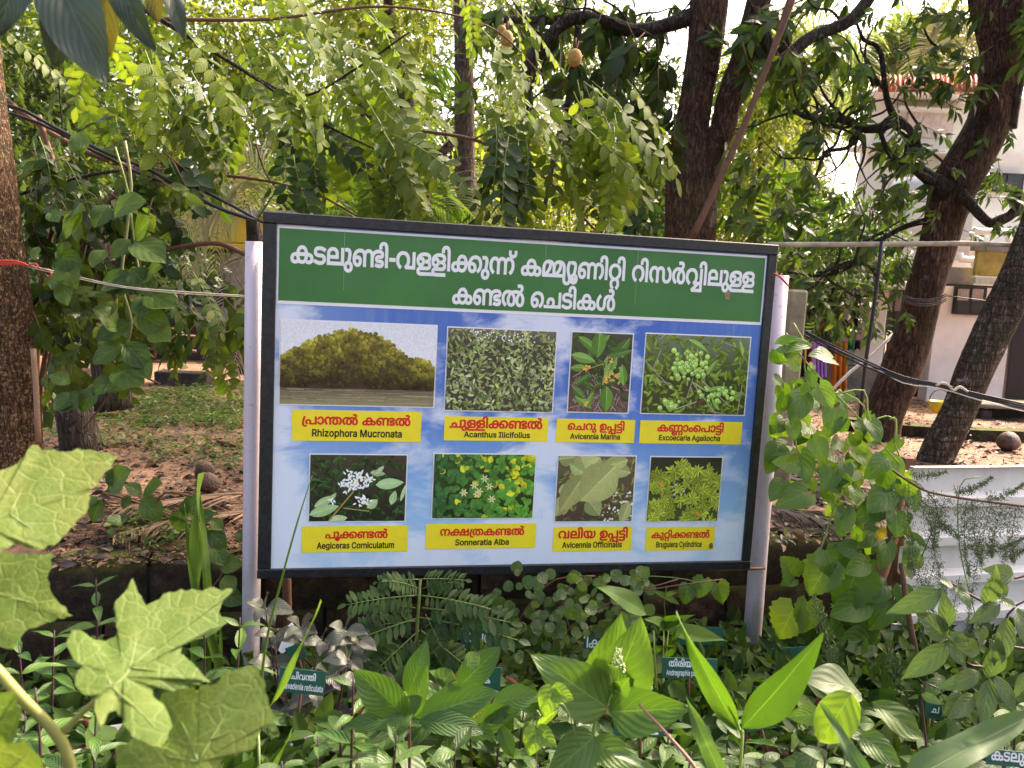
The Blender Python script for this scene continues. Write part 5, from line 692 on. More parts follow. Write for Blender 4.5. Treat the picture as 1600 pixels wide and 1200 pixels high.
lettering(MAL['title_2'], su(-.156), su(.1655), sv(.2830), -.002, M_WHITE, hbo, emb=15, ys=1.34, name='title_line')
# rust runs and a snail on the header
for uu_, w_, l_ in ((-.357, .0012, .20), (.02, .0011, .12), (.205, .0011, .20)):
    b = MB(); b.add([(su(uu_), -.0017, hb[3] - .004), (su(uu_) + w_, -.0017, hb[3] - .004), (su(uu_) + w_ * 1.6, -.0017, hb[3] - l_), (su(uu_) + w_ * .8, -.0017, hb[3] - l_)], [(0, 1, 2, 3)])
    b.build('water_streak', simple('streak', (.30, .38, .30), .6), hbo, smooth=False, world=False)
b = MB(); r_ = np.linspace(0, 6.283, 13)[:-1]
rr_ = (1 + .15 * np.sin(5 * r_)); b.add(np.stack([su(.3995) + .011 * np.cos(r_) * rr_, np.full(12, -.0026), sv(.344) + .017 * np.sin(r_) * rr_], 1), [tuple(range(12))])
b.build('wasp_mud_spot', simple('mud', (.30, .20, .12), .9, var=.4, scale=80), hbo, smooth=False, world=False)

CAP = [  # u0,v1,u1,v0 box, malayalam key, mal px fractions, latin, latin fractions
 ((-.4430, -.0250, -.2043, -.1115), 'rm', (.075, .915), 'Rhizophora Mucronata', (.150, .852)),
 ((-.1602, -.0355, .0443, -.1054), 'ai', (.050, .945), 'Acanthus Ilicifolius', (.190, .828)),
 ((.0613, -.0366, .2240, -.1063), 'ea0', (.140, .870), 'Avicennia Marina', (.180, .818)),
 ((.2348, -.0370, .4567, -.1065), 'ea', (.165, .820), 'Excoecaria Agallocha', (.185, .790)),
 ((-.4205, -.3532, -.2213, -.4295), 'ac', (.215, .805), 'Aegiceras Corniculatum', (.140, .872)),
 ((-.1873, -.3493, .0326, -.4242), 'sa', (.125, .890), 'Sonneratia Alba', (.263, .755)),
 ((.0680, -.3607, .2340, -.4367), 'ao', (.060, .950), 'Avicennia Officinalis', (.120, .880)),
 ((.2643, -.3640, .4156, -.4387), 'bc', (.078, .925), 'Bruguiera Cylindrica', (.150, .820)),
]
MALK = {'ea0': 'am'}
for (u0, v1, u1, v0), k, mf, lat, lf in CAP:
    b = MB(); flat_quad(b, su(u0), sv(v0), su(u1), sv(v1), -.0010); cp = b.build('caption_label', M_YEL, sign, smooth=False, world=False)
    wd = su(u1) - su(u0); h = sv(v1) - sv(v0)
    lettering(MAL[MALK.get(k, k)], su(u0) + mf[0] * wd, su(u0) + mf[1] * wd, sv(v1) - .46 * h, -.0016, M_RED, cp, emb=16, ys=1.02, name='malayalam_lettering')
    capx = 364 * (lf[1] - lf[0]) * wd / sum(GLYPHS[g][0] if g != ' ' else 130 for g in lat)
    lettering(lat, su(u0) + lf[0] * wd, su(u0) + lf[1] * wd, sv(v1) - .85 * h, -.0016, M_BLACK, cp, emb=15, ys=.225 * h / capx, name='latin_lettering')
# small snail on the last caption
b = MB(); b.add(np.stack([su(.4085) + .008 * np.cos(r_), np.full(12, -.004), sv(-.424) + .012 * np.sin(r_)], 1), [tuple(range(12))]); b.add(np.stack([su(.4085) + .006 * np.cos(r_), np.full(12, -.009), sv(-.424) + .009 * np.sin(r_)], 1), [tuple(range(12))])
b.add(np.concatenate([b.v[0], b.v[1]]), [(i, (i + 1) % 12, 12 + (i + 1) % 12, 12 + i) for i in range(12)])
b.build('snail_shell', simple('snail', (.16, .13, .07), .6, scale=120), sign, world=False)

# ---- printed photographs: flat coloured shapes within their rectangles
m, n, out = nodes('photo_print'); at = N(n, 'ShaderNodeAttribute', attribute_name='col')
gr = ramp(n, noise(n, 170, 5, .75), [(.3, (.78, .78, .78)), (.5, (1, 1, 1)), (.7, (1.15, 1.15, 1.12))])
prin(n, out, mixc(n, 1.0, at.outputs['Color'], gr, 'MULTIPLY'), .3, .45, 0, bump(n, noise(n, 30, 3), .03, .002)); M_PHOTO = m
class Paint:
    def __init__(s, u0, v0, u1, v1):
        s.r = (su(u0), sv(v0), su(u1), sv(v1)); s.w = s.r[2] - s.r[0]; s.h = s.r[3] - s.r[1]; s.V = []; s.F = []; s.C = []; s.k = 0
    def poly(s, pts, cols):
        """pts in 0..1 of the rectangle; convex; clipped"""
        pts = [(p[0], p[1], *c) for p, c in zip(pts, cols)]
        for ax, lim, sg in ((0, 0, 1), (0, 1, -1), (1, 0, 1), (1, 1, -1)):
            o_ = []
            for i in range(len(pts)):
                a, b = pts[i], pts[(i + 1) % len(pts)]; ia = (a[ax] - lim) * sg >= 0; ib = (b[ax] - lim) * sg >= 0
                if ia: o_.append(a)
                if ia != ib:
                    t = (lim - a[ax]) / (b[ax] - a[ax]); o_.append(tuple(x + (y - x) * t for x, y in zip(a, b)))
            pts = o_
            if not pts: return
        n0 = len(s.V); y = -.0022 - s.k * 5e-6
        for p in pts: s.V.append((s.r[0] + p[0] * s.w, y, s.r[1] + p[1] * s.h)); s.C.append((p[2], p[3], p[4], 1))
        s.F.append(tuple(range(n0, n0 + len(pts))))
    def leaf(s, x, y, a, L, W, c1, c2, n=5, rib=None):
        """two halves, one lighter than the other"""
        asp = s.w / s.h; ca, sa = math.cos(a), math.sin(a); s.k += 1
        def T(t, q): return (x + (t * L * ca - q * W * sa), y + (t * L * sa + q * W * ca) * asp)
        ts = [i / n for i in range(n + 1)]; wd = [math.sin(math.pi * t ** .85) ** .8 * .5 for t in ts]
        s.poly([T(t, 0) for t in ts] + [T(t, q) for t, q in list(zip(ts, wd))[::-1][1:-1]], [c1] * (n + 1) + [tuple(v * .85 for v in c1)] * (n - 1))
        s.poly([T(t, -q) for t, q in list(zip(ts, wd))[1:-1]] + [T(t, 0) for t in ts[::-1]], [c2] * (n - 1) + [tuple(min(1, v * 1.1) for v in c2)] * (n + 1))
        if rib:
            s.k += 1; s.poly([T(0, .02), T(0, -.02), T(.97, 0)], [rib] * 3)
    def blob(s, x, y, r, c, hi=None, n=8, sq=1.0):
        asp = s.w / s.h; s.k += 1; a0 = U(0, 6)
        pts = [(x + r * math.cos(a0 + i * 6.283 / n), y + sq * r * asp * math.sin(a0 + i * 6.283 / n)) for i in range(n)]
        cols = [tuple(min(1, v * (1 + (hi or .0) * math.sin(a0 + i * 6.283 / n + .6))) for v in c) for i in range(n)]
        s.poly(pts, cols)
    def line(s, p, q, w_, c):
        s.k += 1; dx, dy = q[0] - p[0], (q[1] - p[1]) * s.h / s.w; l = math.hypot(dx, dy) + 1e-6; nx, ny = -dy / l * w_, dx / l * w_ * s.w / s.h
        s.poly([(p[0] - nx, p[1] - ny), (q[0] - nx, q[1] - ny), (q[0] + nx, q[1] + ny), (p[0] + nx, p[1] + ny)], [c] * 4)
    def bg(s, rows):
        for (y0, c0), (y1, c1) in zip(rows, rows[1:]): s.poly([(0, y0), (1, y0), (1, y1), (0, y1)], [c0, c0, c1, c1])
    def build(s):
        r = s.r; e = .0045; b = MB(); flat_quad(b, r[0] - e, r[1] - e, r[2] + e, r[3] + e, -.0012)
        pr = b.build('picture_border', M_WHITE, sign, smooth=False, world=False)
        me = bpy.data.meshes.new('picture'); me.from_pydata(s.V, [], s.F); me.materials.append(M_PHOTO)
        at = me.color_attributes.new('col', 'FLOAT_COLOR', 'POINT'); at.data.foreach_set('color', np.clip(np.array(s.C, np.float32) * 1.45, 0, .95).ravel())
        link('picture', me, pr)
def cj(c, a=.25): k = 1 + U(-a, a); return tuple(max(0, min(1, v * k * (1 + U(-.08, .08)))) for v in c)
PR = [(-.4655, -.0100, -.1830, .2170), (-.1605, -.0175, .0500, .2145), (.0825, -.0150, .2060, .2160), (.2345, -.0145, .4575, .2200),
      (-.4080, -.3390, -.2295, -.1500), (-.1765, -.3320, .0225, -.1450), (.0695, -.3440, .2300, -.1470), (.2630, -.3450, .4180, -.1480)]
random.seed(3)
# 1 mangrove island over brown water
p = Paint(*PR[0]); p.bg([(0, (.22, .19, .10)), (.10, (.17, .14, .08)), (.19, (.10, .075, .05)), (.22, (.05, .03, .025)), (.28, (.60, .60, .61)), (1, (.52, .53, .56))])
for i in range(60):
    y = U(.01, .2); x = U(-.1, .9); p.line((x, y), (x + U(.08, .3), y), U(.001, .003), cj((.20, .17, .09), .5))
def dome(x): 
    a = .93 - .36 * (abs(.47 - x) / .47) ** 1.7 if x < .47 else .93 - .36 * ((x - .47) / .36) ** 1.9
    b_ = .60 - ((x - .88) / .13) ** 2 * .12 if x > .75 else 0
    return max(a, b_, .25)
cells = []
for i in range(1150):
    x = U(-.02, 1.02); t = dome(x); y = .22 + (t - .22) * U(0, 1) ** .8; cells.append((x, y, t))
cells.sort(key=lambda c: -c[1])
for i in range(41):
    x = i / 40; t = dome(x) - .03; p.k += 1; p.poly([(x - .02, .2), (x + .02, .2), (x + .02, t), (x - .02, t)], [(.04, .025, .015)] * 2 + [(.12, .10, .02)] * 2)
for x, y, t in cells:
    q = (y - .22) / (t - .22 + .01); lob = .5 + .5 * math.sin(x * 27 + math.sin(y * 13) * 1.6) * math.cos(y * 19 + x * 9)
    k = (.08 + 1.0 * q ** 1.4) * (.25 + 1.1 * lob); p.blob(x, y, U(.008, .017), cj((.22 * k + .012, .195 * k + .008, .02 * k + .005), .45), .35, 6)
p.build()
# 2 dense thin leaves
p = Paint(*PR[1]); p.bg([(0, (.06, .045, .035)), (.8, (.05, .045, .03)), (1, (.12, .10, .09))])
for i in range(1100):
    x, y = U(0, 1), U(0, 1); k = .6 + .5 * math.sin(x * 11 + y * 7) * math.sin(y * 13 - x * 5); L = U(.03, .07)
    c = random.choice([(.24, .29, .10), (.34, .38, .12), (.16, .20, .06), (.42, .46, .24)]); c = cj(c, .35); c = tuple(v * (.55 + .6 * max(0, k)) for v in c)
    p.leaf(x, y, U(0, 6.3), L, L * .38, c, tuple(v * .7 for v in c), 3)
for i in range(40): p.blob(U(.2, .8), U(.85, 1), .008, (.7, .68, .7), 0, 5)
p.build()
# 3 long glossy leaves with orange flowers
p = Paint(*PR[2]); p.bg([(0, (.10, .06, .045)), (.5, (.04, .03, .02)), (1, (.05, .05, .03))])
for i in range(90): x, y = U(0, 1), U(0, .5); p.line((x, y), (x + U(-.2, .2), y + U(-.15, .15)), U(.003, .007), cj((.28, .20, .16), .5))
for i in range(60): x, y = U(0, 1), U(.2, 1); L = U(.1, .25); k = U(.3, .9); p.leaf(x, y, U(0, 6.3), L, L * .4, (.08 * k, .17 * k, .03 * k), (.04 * k, .09 * k, .015 * k), 5)
for x, y, a, L, W in ((.1, .95, -.6, .45, .14), (.0, .72, -.25, .42, .16), (.62, .98, -2.6, .3, .12), (.95, .95, -2.2, .5, .16), (1.0, .8, -2.9, .42, .13), (.0, .55, .05, .3, .12), (.9, .35, 1.7, .35, .15), (.1, .2, -.6, .35, .13), (.1, .35, .6, .3, .1), (.6, .42, 1.35, .3, .14), (.3, .05, 1.2, .3, .1), (.45, 1.02, -1.62, .42, .24), (.62, .33, -1.55, .42, .22), (.05, .32, -.75, .3, .13), (.75, .7, -1.9, .25, .1)):
    c = cj(random.choice([(.10, .24, .035), (.16, .32, .06), (.07, .16, .03)]), .2); p.leaf(x, y, a, L, W, c, tuple(v * .6 for v in c), 8, (.3, .42, .16))
p.line((.3, .55), (.55, .62), .008, (.25, .2, .08)); p.line((.55, .35), (.6, .7), .01, (.22, .28, .08))
for x, y in ((.25, .55), (.28, .57), (.58, .42), (.62, .45), (.66, .5), (.72, .48), (.76, .45), (.7, .42), (.68, .66), (.6, .4), (.78, .5), (.3, .1)):
    for k in range(4): p.leaf(x, y, U(0, 6.3), .055, .03, cj((.75, .45, .08)), cj((.6, .22, .03)), 3)
for i in range(26): p.blob(U(.55, .85), U(.36, .72), .018, cj((.25, .30, .10)), .4, 6)
p.build()
# 4 green berries
p = Paint(*PR[3]); p.bg([(0, (.04, .045, .015)), (.5, (.03, .045, .012)), (1, (.12, .15, .10))])
for i in range(330):
    x, y = U(0, 1), U(0, 1); L = U(.05, .11); k = .5 + .8 * U(0, 1); c = cj((.17 * k, .25 * k, .03 * k)); p.leaf(x, y, U(0, 6.3), L, L * .35, c, tuple(v * .55 for v in c), 4)
for i in range(14): x, y = U(0, 1), U(0, 1); p.line((x, y), (x + U(-.3, .3), y + U(-.4, .4)), .004, cj((.32, .26, .22)))
for x, y, a, L in ((.4, .95, -.5, .22), (.3, .45, 1.5, .22), (.62, .3, .2, .2), (.86, .2, .5, .14), (.6, .5, 1.0, .18), (.9, .95, -1.3, .14), (.75, .06, 2.2, .15)): p.leaf(x, y, a, L, L * .3, cj((.2, .36, .07)), cj((.1, .2, .04)), 7, (.4, .5, .2))
for i in range(130):
    r = abs(random.gauss(0, .5)); a = U(0, 6.3); x, y = .43 + .25 * r * math.cos(a), .6 + .23 * r * math.sin(a)
    if i > 85: x, y = .72 + .14 * random.gauss(0, .6), .27 + .1 * random.gauss(0, .6)
    if i > 110: x, y = .25 + .08 * random.gauss(0, .7), .1 + .06 * random.gauss(0, .6)
    s_ = U(.016, .028); p.blob(x, y, s_ * 1.12, (.07, .14, .02), 0, 9); p.blob(x, y, s_, cj((.26, .42, .08), .15), .35, 9); p.blob(x - s_ * .25, y + s_ * .4, s_ * .35, (.55, .68, .32), 0, 6)
for x, y in ((.73, .42), (.56, .16), (.54, .14)): p.blob(x, y, .022, (.09, .035, .02), .4, 8)
p.build()
# 5 white flower head
p = Paint(*PR[4]); p.bg([(0, (.015, .018, .010)), (1, (.05, .035, .025))])
for i in range(230):
    x, y = U(0, 1), U(0, 1); L = U(.05, .13); k = U(.2, 1); c = (.06 * k, .12 * k, .035 * k); p.leaf(x, y, U(0, 6.3), L, L * .42, c, tuple(v * .5 for v in c), 4)
for x, y, a, L, W in ((.68, .55, .1, .3, .12), (.0, .1, .3, .32, .12), (.05, .22, .5, .25, .09), (.6, .2, .7, .14, .1), (.2, 0, .2, .2, .1), (.85, .25, 1.3, .16, .08), (.62, .74, -.1, .16, .07), (.68, .72, .8, .12, .05), (.2, .3, .9, .12, .05), (.95, .3, 1.3, .2, .04)):
    c = cj((.32, .45, .22), .15); p.leaf(x, y, a, L, W, c, tuple(v * .8 for v in c), 8, (.5, .6, .35))
p.line((.2, .0), (.45, .45), .008, (.30, .20, .06)); p.line((.35, .2), (.62, .15), .005, (.3, .25, .1))
for cx_, cz_, n_, R_ in ((.46, .62, 60, .15), (.40, .55, 20, .1), (.56, .3, 24, .08), (.6, .62, 14, .06), (.22, .32, 5, .03)):
    for i in range(n_): a = U(0, 6.3); r = R_ * U(0, 1) ** .5; p.leaf(cx_ + r * math.cos(a), cz_ + r * .95 * math.sin(a), U(0, 6.3), .045, .02, cj((.86, .88, .84), .1), (.68, .72, .66), 3)
    for i in range(n_ // 4): a = U(0, 6.3); r = R_ * .6 * U(0, 1) ** .5; p.blob(cx_ + r * math.cos(a), cz_ + r * math.sin(a), .012, (.72, .74, .45), .2, 6)
p.build()
# 6 round bright leaves
p = Paint(*PR[5]); p.bg([(0, (.015, .025, .008)), (1, (.03, .06, .012))])
for i in range(420):
    x, y = U(0, 1), U(0, 1); k = .35 + .7 * x; L = U(.05, .10); yel = U(0, 1) < (.03 + .36 * x * (y > .5))
    c = cj((.50, .50, .03) if yel else (.10 * k, .30 * k, .035), .3); p.leaf(x, y, U(0, 6.3), L, L * .72, c, tuple(v * .72 for v in c), 5)
for x, y in ((.40, .52), (.45, .42), (.5, .62), (.55, .5), (.43, .38), (.3, .4), (.58, .3)):
    for k in range(6): p.leaf(x, y, k * 1.05, .045, .016, (.62, .60, .30), (.5, .45, .2), 3)
    p.blob(x, y, .01, (.5, .2, .08), 0, 6)
p.build()
# 7 large dull leaves
p = Paint(*PR[6]); p.bg([(0, (.06, .04, .03)), (1, (.10, .08, .04))])
for i in range(150): x, y = U(0, 1), U(0, 1); L = U(.08, .2); p.leaf(x, y, U(0, 6.3), L * .8, L * .38, cj((.17, .16, .045), .7), cj((.08, .07, .03), .4), 5)
for i in range(50): p.blob(U(.6, 1), U(.0, .45), U(.008, .02), cj((.7, .6, .45), .3), 0, 5)
p.line((.7, .95), (.1, .1), .008, (.35, .28, .10))
for x, y, a, L, W in ((.0, .95, .1, .22, .2), (.28, 1.05, -1.3, .35, .26), (.95, .75, 2.9, .45, .22), (.9, .95, 3.4, .35, .2), (.4, .7, 2.6, .3, .2), (.38, .75, .9, .25, .3), (.02, .45, .2, .2, .18), (.4, .35, -.9, .28, .24), (.0, .08, 1.2, .3, .2), (.95, .3, -1.9, .3, .16), (.35, .72, -2.15, .55, .3), (.74, .85, -2.35, .62, .50)):
    c = cj((.33, .36, .13), .2); p.leaf(x, y, a, L, W, c, tuple(v * .66 for v in c), 9, (.42, .46, .2))
for i in range(70): a = U(0, 6.3); r = U(0, .17); p.blob(.55 + r * math.cos(a), .6 + r * math.sin(a), .004, (.44, .44, .2), 0, 4)
p.build()
# 8 rosettes
p = Paint(*PR[7]); p.bg([(0, (.05, .07, .02)), (.5, (.04, .05, .02)), (1, (.02, .02, .012))])
for i in range(30): p.blob(.3 + U(-.1, .35), .45 + U(-.12, .12), .016, (.75, .78, .74), 0, 5)
for i in range(80):
    x, y = U(0, 1), U(-.02, .97)
    if y > .7 + .3 * math.sin(math.pi * x): continue
    k = U(.6, 1.15); 
    for j in range(9): a = j * .7 + U(-.25, .25); L = U(.08, .13); p.leaf(x, y, a, L, L * .34, cj((.42 * k, .45 * k, .05 * k), .3), cj((.17 * k, .25 * k, .025 * k), .3), 4)
for x, y in ((.75, .08), (.2, .55)): p.leaf(x, y, 2.5, .1, .05, (.6, .25, .05), (.45, .18, .04), 4)
p.build()

# posts, wire and prop
m, n, out = nodes('lilac_white_paint')
g = noise(n, 6, 7, .7, stretch=(1, 1, .25)); g2 = noise(n, 50, 5, .7); tcx = N(n, 'ShaderNodeTexCoord'); sx = N(n, 'ShaderNodeSeparateXYZ'); n.links.new(tcx.outputs['Object'], sx.inputs[0])
c = ramp(n, g, [(.3, (.56, .46, .50)), (.6, (.68, .57, .62))])
sp_ = ramp(n, g2, [(.60, (0, 0, 0)), (.67, (1, 1, 1))]); c = mixc(n, mth(n, 'MULTIPLY', sp_, .55), c, (.22, .17, .13))
dirt = mth(n, 'MULTIPLY', ramp(n, sx.outputs[2], [(.0, (1, 1, 1)), (.25, (.6, .6, .6)), (.62, (.12, .12, .12)), (1, (.12, .12, .12))]), ramp(n, g, [(.38, (0, 0, 0)), (.55, (1, 1, 1))])); c = mixc(n, dirt, c, (.20, .19, .12))
prin(n, out, c, .5, .4, 0, bump(n, g2, .15, .001)); M_POST = m
for ux, ub, R_, zt in ((-.946, -.939, .031, 1.541), (.9726, .997, .0355, 1.531)):
    b = MB(); th = np.linspace(0, 6.283, 25)[:-1]; zs = [-.12, .3, .7, 1.1, zt]
    V = [(ub + (ux - ub) * z / zt + R_ * math.cos(t), .036 + R_ + R_ * math.sin(t), z) for z in zs for t in th] + [(ux + (R_ - .004) * math.cos(t), .036 + R_ + (R_ - .004) * math.sin(t), z) for z in (zt, zt - .2) for t in th]
    n_ = 24; Fs = [(k * n_ + j, k * n_ + (j + 1) % n_, (k + 1) * n_ + (j + 1) % n_, (k + 1) * n_ + j) for k in range(len(zs) + 1) for j in range(n_)]
    b.add(V, Fs); b.build('post', M_POST, sign, world=False)
M_RUST = simple('rusty_steel', (.16, .075, .04), .8, .4, .3, var=.5, scale=50, bmp=.5)
b = MB(); b.tube([P(705, 889, 2.93), P(850, 885, 2.98), P(1000, 887, 3.05), P(1120, 890, 3.1), P(1195, 888, 3.14)], .006, 8, sub=3); b.build('tie_rod', M_RUST, sign)
b = MB(); b.tube([P(447, 890, 2.88), P(450, 990, 2.9)], .016, 6, noise=.1, sub=4); b.build('prop_stick', STEM_B, sign)
M_REDT = simple('red_twine', (.55, .06, .035), .7); M_TWINE = simple('pale_twine', (.5, .42, .33), .8)
b = MB(); b.tube([P(1210, 428, 3.1), P(1218, 432, 3.08), P(1226, 440, 3.08), P(1232, 447, 3.1)], .004, 6, sub=2); b.build('red_band', M_REDT, sign)

# ================================================================ BACKGROUND
def trunk(name, par, pts, rad, mat, n=14, nz=.10, seed=1, sub=6):
    b = MB(); b.tube(pts, rad, n, noise=nz, seed=seed, sub=sub); return b.build(name, mat, par)
def pxl(pts, D): return [P(p[0], p[1], p[2] if len(p) > 2 else D) for p in pts]
def rpx(w, D): return w / 2 / F * D

# ---- far crowns that close the view
def far_tree(px, D, label, parts, mat, ncl, per, L, W, trunk_w=.16, base_z=YZ, bark=BARK_GREY, spread=.3, lean=0, name='background_tree', g='trees closing the view behind the yard'):
    base = P(px, 500, D); base[2] = base_z
    t = empty(name, base, label, 'tree', g)
    cs = []; rs = []
    for (x0, y0, x1, y1, dd) in parts:
        c, r = ell(x0, y0, x1, y1, D + dd, 1.1); cs.append(c); rs.append(r)
    top = np.mean(cs, 0)
    trunk('trunk', t, [base - [0, 0, .1], base * .6 + top * .4 + [lean, 0, 0], top], [trunk_w, trunk_w * .75, trunk_w * .3], bark, 10)
    for k in range(len(cs)):
        trunk('branch', t, [base * .4 + top * .6, (base * .3 + top * .7) * .5 + cs[k] * .5 + [0, 0, .2], cs[k]], [trunk_w * .4, trunk_w * .25, .02], bark, 6, sub=3, seed=k)
    o = clumped(cs, rs, ncl, per, L, W, mat, 'crown', spread=spread, parent=t); o['kind'] = 'stuff'
    return t
random.seed(21)
far_tree(120, 12.5, 'light green tree farthest left in the background above the yellow building', [(-80, -60, 260, 190, 0), (0, 120, 300, 300, 1)], L_FARY, 400, 12, .16, .07)
far_tree(60, 9.5, 'dark leafy tree behind the left trunk in the background', [(-60, 120, 170, 420, 0), (20, 20, 170, 200, .5)], L_FARD, 380, 12, .12, .055)
far_tree(330, 13.5, 'yellowish background tree above the dry palm fronds', [(180, -60, 480, 150, 0), (250, 90, 520, 300, 1)], L_FARY, 420, 12, .16, .07)
far_tree(560, 15, 'tall background tree behind the compound-leaved branches at centre left', [(420, -70, 720, 160, 0), (430, 120, 700, 350, 1.5)], L_FAR, 560, 12, .15, .06)
far_tree(820, 16, 'tall background tree behind the hanging fruit', [(680, -60, 960, 140, 0), (720, 100, 960, 400, 1.5)], L_FAR, 540, 12, .15, .06)
far_tree(800, 10.5, 'low light green sapling just above the top edge of the board', [(640, 250, 830, 400, 0), (760, 240, 930, 400, .8)], L_FARY, 260, 11, .11, .05, .04)
far_tree(985, 13, 'bushy background tree left of the large reddish trunk', [(880, 40, 1060, 210, 0), (870, 190, 1075, 420, .6)], L_FARD, 430, 12, .13, .055)
far_tree(1180, 15, 'bright background tree right of the large reddish trunk', [(1110, 60, 1260, 260, 0), (1100, 230, 1300, 440, 1)], L_FAR, 520, 12, .14, .06)
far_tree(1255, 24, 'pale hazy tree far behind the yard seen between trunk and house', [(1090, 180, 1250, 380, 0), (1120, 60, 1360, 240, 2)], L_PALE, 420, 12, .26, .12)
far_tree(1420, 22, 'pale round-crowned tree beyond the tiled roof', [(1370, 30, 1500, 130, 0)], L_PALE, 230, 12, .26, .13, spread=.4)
far_tree(470, 11.5, 'dark shrubby tree behind the left half of the board', [(430, 220, 620, 420, 0)], L_FARD, 340, 12, .12, .055)
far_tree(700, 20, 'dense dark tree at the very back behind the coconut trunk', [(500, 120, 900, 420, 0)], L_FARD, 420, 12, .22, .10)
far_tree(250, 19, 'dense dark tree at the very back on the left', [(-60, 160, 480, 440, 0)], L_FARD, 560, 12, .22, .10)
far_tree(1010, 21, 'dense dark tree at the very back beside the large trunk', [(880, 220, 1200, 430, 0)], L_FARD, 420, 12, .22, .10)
far_tree(90, 7.2, 'dark undergrowth tree behind the leaning stump', [(-40, 380, 260, 520, 0), (120, 300, 300, 470, .6)], L_DARK, 320, 11, .10, .05, .05)
far_tree(1290, 8.6, 'leafy shrub in front of the clothesline shed', [(1235, 380, 1330, 520, 0), (1260, 330, 1400, 440, .4)], L_MANGO, 230, 11, .11, .035, .04)

# ---- straight dark trunk and coconut trunk behind
t = empty('slim_tree', G(650, 575, YZ), 'slim dark trunk patched with pale lichen, left of the coconut trunk', 'tree')
D = 7.2; t.location = P(655, 470, D) * [1, 1, 0] + [0, 0, YZ]
trunk('trunk', t, pxl([(664, 600), (655, 330), (644, 210), (628, 120), (612, 60), (604, -30)], D), [.11, .085, .07, .055, .045, .035], BARK_LICHEN, 12)
trunk('branch', t, pxl([(662, 330), (668, 280), (690, 240), (712, 215)], D), [.055, .05, .04, .02], BARK_LICHEN, 8)
trunk('branch', t, pxl([(645, 215), (600, 200), (560, 160), (540, 120)], D), [.03, .03, .02, .012], BARK_LICHEN, 8)
c_, r_ = ell(480, -60, 700, 80, D, .8); o = clumped([c_], [r_], 90, 10, .10, .04, L_FAR, 'crown', parent=t); o['kind'] = 'stuff'
D = 9.0; t = empty('coconut_palm', P(728, 480, D) * [1, 1, 0] + [0, 0, YZ], 'straight ringed coconut trunk rising behind the top edge of the board', 'palm tree')
trunk('trunk', t, pxl([(736, 600), (730, 350), (726, 200), (724, 0), (722, -200)], D), [.13, .11, .105, .10, .09], BARK_PALM, 14, .04, sub=8)
random.seed(4)
def palm_frond(par, pts, L, n, mat, droop=.6, w=.018, fold=.5, name='palm_leaf', rr=.008, seed=0, side=(0, 0, 1)):
    rg = np.random.default_rng(seed); p, r = spline(np.array(pts, float), np.full(len(pts), rr), 8)
    b = MB(); b.tube(p, np.linspace(rr, rr * .3, len(p)), 5)
    s = np.linspace(.08, 1, n); idx = s * (len(p) - 1.001)
    for k in range(n):
        i = int(idx[k]); q = p[i] * (1 - idx[k] + i) + p[i + 1] * (idx[k] - i); T = p[i + 1] - p[i]; T /= np.linalg.norm(T)
        X = np.cross(T, np.array(side)); X /= np.linalg.norm(X) + 1e-6; Z = np.cross(X, T)
        for sg in (-1, 1):
            l = L * (math.sin(math.pi * min(.97, .12 + .8 * s[k])) ** .6) * rg.uniform(.8, 1.1)
            d0 = X * sg * .8 + T * .65 + Z * rg.uniform(-.1, .25); d0 /= np.linalg.norm(d0)
            pt = [q]; d = d0.copy()
            for j in range(4): d = d + np.array([0, 0, -droop * (.25 + .18 * j) * rg.uniform(.6, 1.3)]); d /= np.linalg.norm(d); pt.append(pt[-1] + d * l / 4)
            sd = np.cross(d0, Z); sd = Z * .3 + T * .9 if abs(d0 @ T) < .9 else sd; sd /= np.linalg.norm(sd)
            V = []
            for j, (a, ww) in enumerate(zip(pt, (.5, 1, .95, .6, .05))): V += [a - sd * w * ww / 2, a + sd * w * ww / 2]
            b.add(V, [(2 * j, 2 * j + 1, 2 * j + 3, 2 * j + 2) for j in range(4)], 0, None, rg.uniform(0, 1))
    return b.build(name, mat, par)
M_PALMG = leafmat('palm_green', (.07, .15, .02), (.12, .21, .03), (.2, .26, .05), trans=.45, rough=.4)
M_PALMY = leafmat('palm_faded', (.24, .24, .12), (.36, .34, .19), (.45, .42, .26), trans=.35, rough=.6)
# dry fronds hanging on the left
t = empty('dry_palm', P(372, 560, 6.3) * [1, 1, 0] + [0, 0, YZ], 'young palm with pale drooping half dry fronds by the left edge of the board', 'palm tree')
trunk('trunk', t, pxl([(392, 585), (398, 520), (400, 400), (395, 340)], 6.3), [.09, .08, .07, .05], BARK_DARK, 10)
for k, (pp, L, mt, dr) in enumerate([([(396, 345), (350, 290), (310, 300), (290, 350)], .34, M_PALMY, 1.1), ([(396, 345), (375, 290), (345, 330), (335, 420)], .36, M_PALMY, 1.2), ([(396, 350), (420, 290), (380, 250), (330, 240)], .3, M_PALMY, .9),
        ([(396, 380), (370, 420), (345, 490), (335, 555)], .34, L_DRYP, .7), ([(396, 400), (400, 460), (380, 510), (365, 570)], .34, L_DRYP, .8), ([(396, 350), (450, 280), (500, 290), (540, 340)], .30, M_PALMG, .8), ([(396, 345), (330, 330), (300, 390), (296, 450)], .3, M_PALMY, 1.2)]):
    palm_frond(t, pxl(pp, 6.3 - .05 * k), L, 34, mt, dr, .016, seed=k, side=(0, -1, .2))
